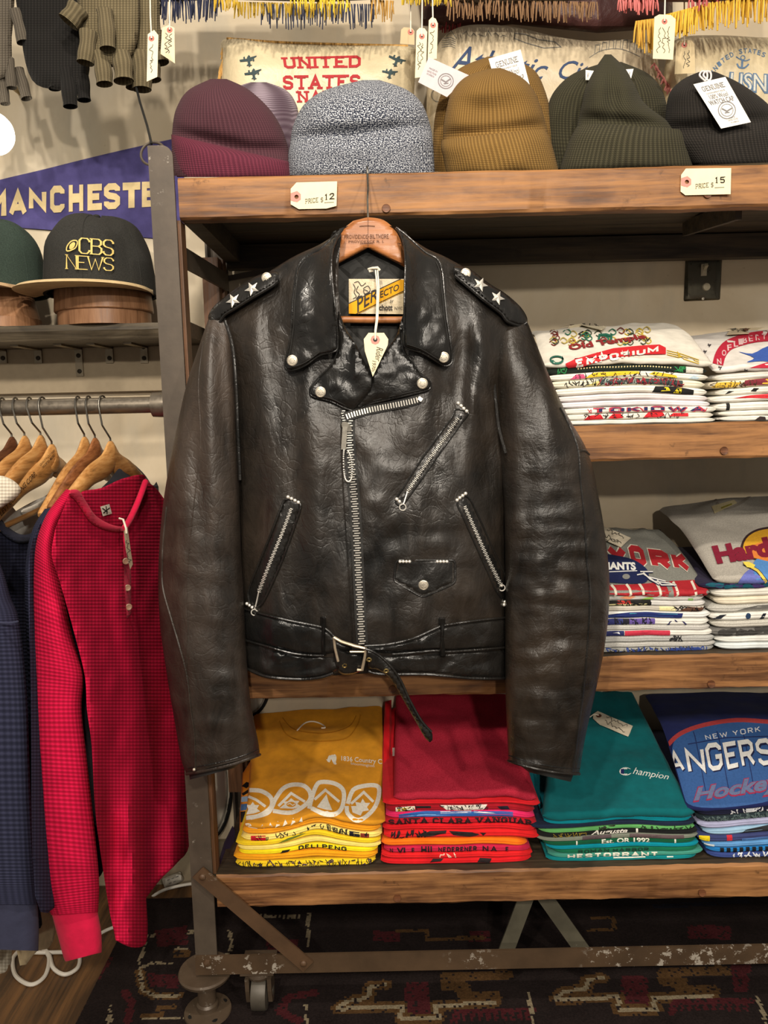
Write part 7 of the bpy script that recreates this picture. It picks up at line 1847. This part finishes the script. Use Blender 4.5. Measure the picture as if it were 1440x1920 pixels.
ts.blob(circ(1174, 1083, 7, 14, 5), (136, 136, 132), off=.0018)
for q in ([(1194, 1080), (1206, 1078), (1226, 1092), (1256, 1096), (1266, 1100)], [(1206, 1076), (1218, 1088), (1236, 1098)], [(1200, 1074), (1224, 1074)], [(1216, 1084), (1248, 1092)], [(1232, 1090), (1240, 1099), (1268, 1099)]): ts.stroke(q, 4.4, (30, 38, 78), off=.0017); ts.stroke(q, 2.2, (232, 230, 224), off=.0022)
ts.stroke([(1100, 968), (1160, 962), (1190, 972), (1232, 984)], 8, (34, 40, 44), off=.0006, smooth=4)
ts.done()
swing('cream swing tag with handwriting on the grey football T-shirt', ts, [(1120, 990), (1138, 993), (1182, 1013), (1164, 1030), (1122, 1012)], (1126, 1000), [(1138, 1000, 1172, 1012), (1132, 1008, 1166, 1020), (1136, 1014, 1160, 1024)], (226, 214, 190))

st = Stack(1346, 1610, YF3, Z3 + .0005, lambda t: .004 * sst(.1, .6, t), 'grey shirts under the guitar shirt', sc=0.95)
st.shirt(14, J((214, 220, 220)), 'lowest white shirt of the guitar-shirt stack', (), 0, 0)
st.shirt(14, J((222, 222, 216)), 'second white shirt from the bottom of the guitar-shirt stack', (), -2, 0)
st.shirt(17, HG((110, 108, 104)), 'dark marbled grey shirt low in the guitar-shirt stack', [('blobs', (62, 60, 58), 1350, 1440, 9, 9)], -14, 0)
st.shirt(15, HG((196, 192, 182)), 'pale heather shirt low in the guitar-shirt stack', (), -8, 0)
st.shirt(17, J((226, 224, 216)), 'white shirt with black stripes and dots in the guitar-shirt stack', [('poly', (28, 32, 44), [(1336, 3), (1352, 6), (1362, 13), (1350, 12)]), ('poly', (28, 32, 44), [(1424, 3), (1430, 12), (1436, 12), (1432, 3)]), ('poly', (40, 62, 92), circ(1402, 9, 5, 10))], -12, 0)
st.shirt(16, HG((190, 188, 180)), 'light grey shirt in the middle of the guitar-shirt stack', [('poly', (96, 94, 90), [(1380, 6), (1420, 12), (1500, 14), (1500, 6)])], -14, 0)
st.shirt(16, J((220, 210, 188)), 'cream shirt in the upper half of the guitar-shirt stack', (), -2, 0)
st.shirt(17, J((222, 218, 206)), 'off-white shirt under the dark purple tie-dye shirt', (), -8, 0)
st.shirt(13, J((40, 34, 62)), 'dark purple tie-dye shirt directly under the guitar T-shirt', [('blobs', (18, 84, 100), 1330, 1440, 7, 10), ('blobs', (66, 46, 104), 1340, 1440, 5, 8)], -30, 0, wild=.004)
ts = TopShirt(st, (1340, 1236, 950), (1640, 1560, 915), .016, 1.74, 'folded_shirt', 'grey T-shirt with Hard Rock lettering and a yellow sun, topmost of its stack', HG((176, 170, 160)), hump=.02, lines=[(.35, .85, .12, .10, .012), (.5, .72, .2, .04, -.008), (.12, .3, .08, .2, .008)])
ts.blob(c2([(1388, 1028), (1400, 1004), (1430, 990), (1480, 990), (1500, 1030), (1470, 1060), (1420, 1052), (1396, 1042)], 4, True), (60, 40, 40), off=.0005)
ts.blob(c2([(1393, 1026), (1404, 1006), (1432, 994), (1480, 994), (1500, 1030), (1470, 1056), (1424, 1050), (1400, 1040)], 4, True), (222, 166, 46), off=.0009)
ts.blob(c2([(1400, 1036), (1420, 1020), (1460, 1014), (1500, 1034), (1470, 1056), (1424, 1050)], 4, True), (222, 130, 60), off=.0013)
ts.blob(c2([(1412, 1070), (1418, 1050), (1440, 1052), (1480, 1060), (1490, 1098), (1430, 1100)], 4, True), (86, 140, 204), off=.0012)
ts.blob(c2([(1382, 1098), (1396, 1076), (1412, 1068), (1430, 1086), (1446, 1100), (1410, 1101)], 4, True), (108, 116, 190), off=.0010)
ts.text(sans('Hard Rock', .06), quad((1334, 1026), (1566, 986), (1576, 1028), (1345, 1060)), (128, 30, 52), off=.0018)
ts.stroke([(1394, 1058), (1406, 1064), (1420, 1072), (1436, 1090)], 7, (40, 34, 40), off=.0018); ts.stroke([(1395, 1058), (1406, 1064), (1420, 1072), (1436, 1090)], 4.6, (226, 200, 90), off=.0022)
ts.blob([(1392, 1056), (1404, 1056), (1416, 1062), (1412, 1068), (1400, 1066)], (236, 216, 90), off=.0026)
ts.stroke([(1340, 934), (1352, 952), (1376, 950), (1400, 936), (1410, 924)], 5, (150, 142, 130), smooth=4, off=.0008)
ts.blob([(1334, 950), (1376, 938), (1382, 944), (1340, 964)], (206, 192, 150), off=.001); ts.stroke([(1352, 954), (1372, 946)], 3, (150, 140, 60), off=.0014)
ts.done()

# -- white stacks on the second shelf --------------------------------------------------------------
YF2 = 1.372
W1, W2, W3 = (232, 228, 216), (224, 218, 204), (226, 220, 222)
st = Stack(1030, 1352, YF2, Z2 + .0005, lambda t: .005 * exp(-((t - .45) / .3) ** 2) - .004 * sst(.7, 1, t), 'white shirts under the emporium shirt', sc=0.74)
st.shirt(11, J(W1), 'lowest white shirt of the emporium stack, plain at the shelf edge', (), 24, -6)
st.shirt(15, J((228, 222, 210)), 'white shirt with red mottled patches near the foot of the emporium stack', [('poly', (206, 36, 44), [(1094, 2), (1104, 10), (1126, 12), (1132, 3)]), ('poly', (206, 36, 44), [(1140, 4), (1150, 13), (1164, 13), (1168, 5), (1154, 3)]), ('poly', (206, 36, 44), [(1206, 4), (1216, 14), (1242, 14), (1246, 7), (1230, 4)]), ('poly', (206, 40, 48), [(1254, 6), (1262, 12), (1290, 12), (1290, 6)]), ('lines', (34, 26, 26), 1094, 1290, 20, 1.2)], 22, -10)
st.shirt(15, J(W1), 'white shirt with navy lettering outlined in red in the emporium stack', [('text', (196, 60, 76), 'TOKIOWA', 1112, 1324, 1, 14, 'block'), ('text', (38, 48, 92), 'TOKIOWA', 1116, 1320, 3, 12.5, 'block'), ('lines', (196, 60, 76), 1086, 1330, 8, 1.2)], 20, -4)
st.shirt(15, J(W3), 'plain lilac-white shirt in the emporium stack', (), 14, -16)
st.shirt(15, J((226, 216, 214)), 'plain pinkish white shirt in the middle of the emporium stack', (), 10, -20)
st.shirt(19, J(W1), 'white shirt with a black and yellow print in the emporium stack', [('poly', (28, 28, 28), [(1222, 3), (1228, 15), (1270, 17), (1300, 12), (1300, 3), (1270, 2)]), ('poly', (228, 206, 44), [(1262, 4), (1268, 14), (1278, 15), (1276, 4)]), ('poly', (228, 206, 44), [(1238, 6), (1246, 14), (1252, 14), (1256, 8)])], 4, -22)
st.shirt(19, J((224, 218, 196)), 'white shirt with a dark red and green tangle on its fold in the emporium stack', [('poly', (226, 212, 130), [(1098, 4), (1122, 12), (1126, 4)]), ('bar', (60, 74, 72), 1122, 1280, 4, 15), ('lines', (150, 40, 52), 1124, 1280, 26, 2.0), ('lines', (30, 30, 30), 1060, 1280, 34, 1.4), ('lines', (170, 180, 170), 1122, 1200, 12, 1.2)], -2, -26)
st.shirt(16, J(W1), 'white shirt with yellow faces and a pink patch in the emporium stack', [('poly', (216, 90, 130), [(1068, 3), (1080, 12), (1094, 12), (1098, 4)]), ('poly', (232, 196, 50), [(1096, 4), (1112, 13), (1160, 14), (1198, 13), (1200, 8), (1130, 5)]), ('poly', (232, 196, 50), [(1216, 8), (1226, 13), (1268, 8), (1270, 4), (1240, 5)]), ('lines', (40, 30, 26), 1070, 1270, 22, 1.3), ('poly', (190, 210, 220), [(1290, 4), (1300, 10), (1312, 7), (1308, 3)])], -4, -20)
st.shirt(17, J((34, 42, 36)), 'black shirt edge with a row of white dots under the emporium lettering', [('poly', (232, 214, 160), circ(1084 + i * 5.4, 10 + .5 * sin(i * .3), 1.5, 6)) for i in range(33)] + [('lines', (50, 140, 80), 1050, 1064, 5, 1.6), ('lines', (50, 140, 80), 1268, 1284, 6, 1.6), ('bar', (226, 220, 206), 1286, 1320, 2, 15)], -6, -22)
ts = TopShirt(st, (1018, 992, 622), (1340, 1240, 606), .011, 1.70, 'folded_shirt', 'white T-shirt with a red EMPORIUM banner, topmost of its stack', J((222, 216, 202)), hump=.026, lines=[(.5, .3, .4, .2, .006)])
ts.blob([(1060, 682), (1076, 676), (1110, 666), (1150, 655), (1200, 650), (1236, 648), (1248, 654), (1248, 666), (1200, 667), (1150, 672), (1110, 681), (1078, 690), (1062, 692)], (206, 44, 50), off=.0019)
ts.text(glyphs('EMPORIUM', .26), quad((1078, 675), (1234, 651), (1234, 663), (1080, 687)), (238, 234, 224), off=.0024)
r_ = random.Random(5)
for k in range(40):
    x = 1030 + 180 * r_.random(); y = 622 + 24 * r_.random() - (x - 1030) * .02
    c_ = [(206, 178, 60), (60, 70, 50), (36, 110, 84), (120, 50, 44), (190, 170, 90)][k % 5]
    ts.stroke([(x, y), (x + 7, y - 5), (x + 14, y + 1), (x + 9, y + 6), (x + 3, y + 3)], 1.7, c_, smooth=3, off=.0005 + .00003 * k)
ts.text(sans('Old Temple', .04), quad((1064, 648), (1206, 627), (1214, 639), (1070, 662)), (140, 44, 44), off=.0018)
ts.stroke([(1122, 642), (1124, 630), (1136, 629), (1146, 632), (1145, 643)], 4, (34, 96, 78), off=.0018); ts.stroke(circ(1044, 676, 12, 14, 6), 3, (40, 96, 80), off=.0018, closed=True)
ts.stroke([(1084, 628), (1092, 623), (1102, 626), (1094, 630), (1086, 628)], 2, (40, 36, 30), off=.001); ts.stroke([(1210, 632), (1214, 640), (1219, 634)], 2, (40, 36, 30), off=.001)
for k in range(3): ts.stroke([(1250, 658 + k * 4), (1275, 664 + k * 4), (1310, 676 + k * 3)], 1.4, (200, 170, 60), off=.0008 + .0001 * k)
ts.done()
swing('cream swing tag standing in the neck of the emporium T-shirt', ts, [(1066, 604), (1074, 598), (1104, 604), (1136, 618), (1128, 624), (1090, 614), (1068, 610)], (1074, 604), [(1092, 606, 1122, 616)], (206, 196, 170))

st = Stack(1350, 1640, YF2, Z2 + .0005, lambda t: .006 * sst(0, .5, t), 'white shirts under the ringed-letter shirt', sc=0.8)
st.shirt(12, J((224, 220, 210)), 'lowest white shirt of the ringed-letter stack with a dark tab', [('poly', (56, 44, 44), [(1414, 3), (1424, 9), (1434, 8), (1436, 3)])], 4, 0)
st.shirt(12, J(W1), 'plain white shirt second from the bottom of the ringed-letter stack', (), 2, 0)
st.shirt(19, J((230, 226, 216)), 'white shirt with a black cuff mark in the ringed-letter stack', [('bar', (30, 30, 30), 1362, 1368, 2, 17)], -6, 0)
st.shirt(16, J(W1), 'white shirt with a red wedge in the ringed-letter stack', [('poly', (206, 50, 58), [(1374, 9), (1440, 6), (1500, 6), (1500, 15), (1440, 14), (1400, 12)])], -14, 0)
st.shirt(16, J((228, 224, 210)), 'white shirt with small black marks in the ringed-letter stack', [('poly', (28, 28, 28), [(1360, 4), (1366, 10), (1376, 9)]), ('poly', (28, 28, 28), [(1406, 7), (1412, 12), (1422, 11), (1416, 6)])], -4, 0)
st.shirt(18, J((224, 214, 190)), 'white shirt with maroon and gold figures in the ringed-letter stack', [('poly', (214, 176, 60), [(1336, 3), (1346, 14), (1372, 13), (1388, 11), (1380, 4)]), ('poly', (124, 44, 56), [(1392, 4), (1396, 14), (1440, 16), (1500, 16), (1500, 4)]), ('poly', (216, 178, 60), [(1428, 6), (1436, 14), (1444, 13), (1440, 5)]), ('lines', (70, 50, 36), 1336, 1420, 16, 1.6)], -16, 0)
st.shirt(17, J((226, 222, 212)), 'plain white shirt under the ringed-letter T-shirt', (), -6, 0)
ts = TopShirt(st, (1340, 1240, 634), (1640, 1560, 606), .012, 1.72, 'folded_shirt', 'white T-shirt with a red lettered ring and blue shape, topmost at the right edge', J((220, 214, 206)), hump=.024, lines=[(.15, .2, .1, .25, .006)])
RR = (186, 40, 62)
ts.stroke([(1346, 684), (1352, 664), (1366, 648), (1392, 638), (1422, 632), (1460, 630), (1500, 634)], 20, RR, smooth=4, off=.0005)
ts.blob(c2([(1384, 660), (1410, 664), (1440, 650), (1480, 648), (1480, 680), (1430, 678), (1400, 680), (1414, 672)], 3, True), (64, 96, 176), off=.0006)
ts.blob([(1404, 690), (1440, 680), (1500, 676), (1500, 686), (1440, 690)], RR, off=.0006)
for ch, x, y in (('N', 1348, 680), ('O', 1357, 664), ('F', 1367, 654), ('L', 1379, 647), ('I', 1388, 643), ('B', 1396, 640), ('E', 1407, 637), ('R', 1420, 635), ('T', 1432, 633)):
    ts.text(sans(ch, .02), quad((x - 4, y - 6), (x + 4, y - 7), (x + 5, y + 4), (x - 3, y + 5)), (226, 190, 190), off=.0010)
for x, y in ((1322, 660), (1330, 648), (1324, 672), (1398, 694), (1350, 690)): ts.stroke([(x - 3, y), (x + 3, y - 1), (x, y + 3), (x - 2, y - 3)], 1.2, (40, 36, 44), off=.0008)
ts.done()
swing('pale swing tag in the neck of the ringed-letter T-shirt', ts, [(1364, 622), (1408, 617), (1404, 630), (1362, 632)], (1398, 622), [(1372, 626, 1396, 623)], (200, 184, 154))
# ------------------------------------------------------------------ oriental rug on the floor
import numpy as np
def FLp(px, py):
    p = PZ(px, py, .006); return (p.x, p.y)
RC = .005
rx0, rx1, ry0, ry1 = -.62, 1.25, .95, 1.72
nx, ny = int((rx1 - rx0) / RC), int((ry1 - ry0) / RC)
X, Yg = np.meshgrid(rx0 + (np.arange(nx) + .5) * RC, ry0 + (np.arange(ny) + .5) * RC)
cells = np.zeros((ny, nx), int)
rs = np.random.RandomState(4)
def seg_dist(poly):
    D = np.full(X.shape, 9.0)
    for (ax, ay), (bx, by) in zip(poly, poly[1:]):
        dx, dy = bx - ax, by - ay; L = dx * dx + dy * dy + 1e-9
        t = np.clip(((X - ax) * dx + (Yg - ay) * dy) / L, 0, 1)
        D = np.minimum(D, np.hypot(X - ax - t * dx, Yg - ay - t * dy))
    return D
def line(pts, w, c): cells[seg_dist([FLp(*p) for p in pts]) < w] = c
def area(pts, c):
    poly = [FLp(*p) for p in pts]; ins = np.zeros(X.shape, bool)
    for i in range(len(poly)):
        (x1, y1), (x2, y2) = poly[i - 1], poly[i]
        if y1 == y2: continue
        cr = ((y1 > Yg) != (y2 > Yg)) & (X < (x2 - x1) * (Yg - y1) / (y2 - y1) + x1); ins ^= cr
    cells[ins] = c
def dots(a, b, n, c=3):
    for i in range(n):
        if i % 1 == 0:
            t = i / (n - 1); x, y = FLp(lerp(a[0], b[0], t), lerp(a[1], b[1], t)); cells[(abs(X - x) < .004) & (abs(Yg - y) < .007)] = c
# 0 near-black ground, 1 dark red, 2 tan brown, 3 off-white, 4 navy
area([(380, 1690), (1500, 1690), (1500, 1775), (390, 1790)], 0)
for (x, y, w, h) in ((760, 1840, 45, 36), (1165, 1830, 42, 34), (500, 1760, 60, 24), (700, 1745, 50, 20), (1290, 1735, 80, 26), (420, 1790, 40, 22), (880, 1745, 40, 20)):
    area([(x, y), (x + w, y), (x + w, y + h), (x, y + h)], 1)
for ox in (0, 408):
    s = .96 if ox else 1
    m1 = [(860 + ox, 1832 - ox * .02), (910 + ox, 1830 - ox * .02), (945 + ox, 1826 - ox * .02)]
    left = [(635 + ox, 1890 - ox * .045), (650 + ox, 1878 - ox * .045), (690 + ox, 1870 - ox * .04), (694 + ox, 1850 - ox * .03), (722 + ox, 1846 - ox * .03)]
    right = [(950 + ox, 1828 - ox * .02), (838 + ox, 1832 - ox * .02), (838 + ox, 1848 - ox * .02), (872 + ox, 1850 - ox * .02), (872 + ox, 1868 - ox * .03), (928 + ox, 1868 - ox * .03), (925 + ox, 1880 - ox * .03), (816 + ox, 1886 - ox * .04), (822 + ox, 1908 - ox * .04), (752 + ox, 1910 - ox * .04), (752 + ox, 1886 - ox * .04), (635 + ox, 1892 - ox * .045)]
    line(left, .014, 2); line(right, .014, 2); line(right[6:], .005, 3); line(left, .0045, 3)
    area([(760 + ox, 1846 - ox * .03), (806 + ox, 1846 - ox * .03), (808 + ox, 1900 - ox * .04), (764 + ox, 1900 - ox * .04)], 1)
    for k in range(9):
        x = 866 + ox + k * 15; y = 1898 - ox * .045; area([(x, y), (x + 8, y), (x + 8, y + 16), (x, y + 16)], 1)
    line([(850 + ox, 1916 - ox * .045), (860 + ox, 1896 - ox * .045), (1000 + ox, 1894 - ox * .045)], .007, 1)
dots((992, 1866), (1000, 1925), 7); dots((1420, 1868), (1436, 1918), 6); dots((276, 1756), (262, 1806), 7); dots((206, 1890), (204, 1925), 5); dots((276, 1756), (362, 1747), 12); dots((480, 1718), (560, 1718), 10); dots((578, 1716), (578, 1772), 8)
line([(262, 1822), (268, 1856), (290, 1868), (336, 1866)], .010, 2); line([(262, 1822), (268, 1856), (290, 1868), (336, 1866)], .004, 3); line([(262, 1816), (282, 1806), (320, 1806)], .004, 3)
area([(276, 1826), (336, 1826), (336, 1852), (284, 1852)], 1); line([(330, 1782), (352, 1782), (352, 1792), (330, 1792)], .006, 2); line([(332, 1778), (352, 1779)], .004, 3)
line([(270, 1905), (300, 1908), (300, 1890), (326, 1888)], .007, 2); line([(272, 1910), (420, 1906)], .004, 3)
line([(234, 1860), (246, 1880), (240, 1915)], .008, 1); line([(560, 1915), (525, 1895), (540, 1870), (590, 1862)], .009, 1); line([(575, 1925), (573, 1885)], .003, 3)
line([(150, 1880), (180, 1835), (205, 1800)], .007, 1); area([(290, 1745), (350, 1735), (352, 1770), (296, 1775)], 1)
line([(430, 1745), (436, 1775), (426, 1790)], .004, 3); line([(1230, 1700), (1400, 1690)], .008, 4); area([(1370, 1810), (1410, 1806), (1400, 1860), (1378, 1862)], 1)
line([(745, 1745), (800, 1744), (802, 1762), (905, 1758)], .006, 2); line([(1110, 1722), (1150, 1720), (1152, 1742), (1105, 1745)], .005, 2); line([(520, 1805), (610, 1795)], .006, 2)
# drop everything left of the rug's border
(ax, ay), (bx, by) = FLp(88, 1815), FLp(40, 1925)
m = MB(); vid = {}
def vtx(i, j):
    if (i, j) not in vid:
        vid[(i, j)] = len(m.v); m.v.append(Vector((rx0 + i * RC + .0012 * n3(i * .7, j * .7), ry0 + j * RC + .0012 * n3(i * .7, j * .7, 5), .006 + .0012 * n3(i * .05, j * .05, 2))))
    return vid[(i, j)]
for j in range(ny):
    for i in range(nx):
        x, y = X[j, i], Yg[j, i]
        lim = ax + (bx - ax) * (y - ay) / (by - ay)
        if x < lim: continue
        c = cells[j, i]
        if rs.rand() < .10: c = 0
        m.f.append((vtx(i, j), vtx(i + 1, j), vtx(i + 1, j + 1), vtx(i, j + 1))); m.m.append(int(c))
edge = {}
for f in m.f:
    for k in range(4): e = (f[k], f[(k + 1) % 4]); edge[e] = 1
nb = len(m.v); low = {}
for (a, b) in list(edge):
    if (b, a) in edge: continue
    for q in (a, b):
        if q not in low: low[q] = len(m.v); m.v.append(Vector((m.v[q].x, m.v[q].y, 0.0005)))
    m.f.append((b, a, low[a], low[b])); m.m.append(0)
single('rug', m, [m_rug((34, 27, 26)), m_rug((66, 27, 30)), m_rug((78, 56, 33)), m_rug((126, 114, 92)), m_rug((29, 28, 36))], 'dark oriental rug with red and tan stepped motifs under the rack', 'rug', angle=60)
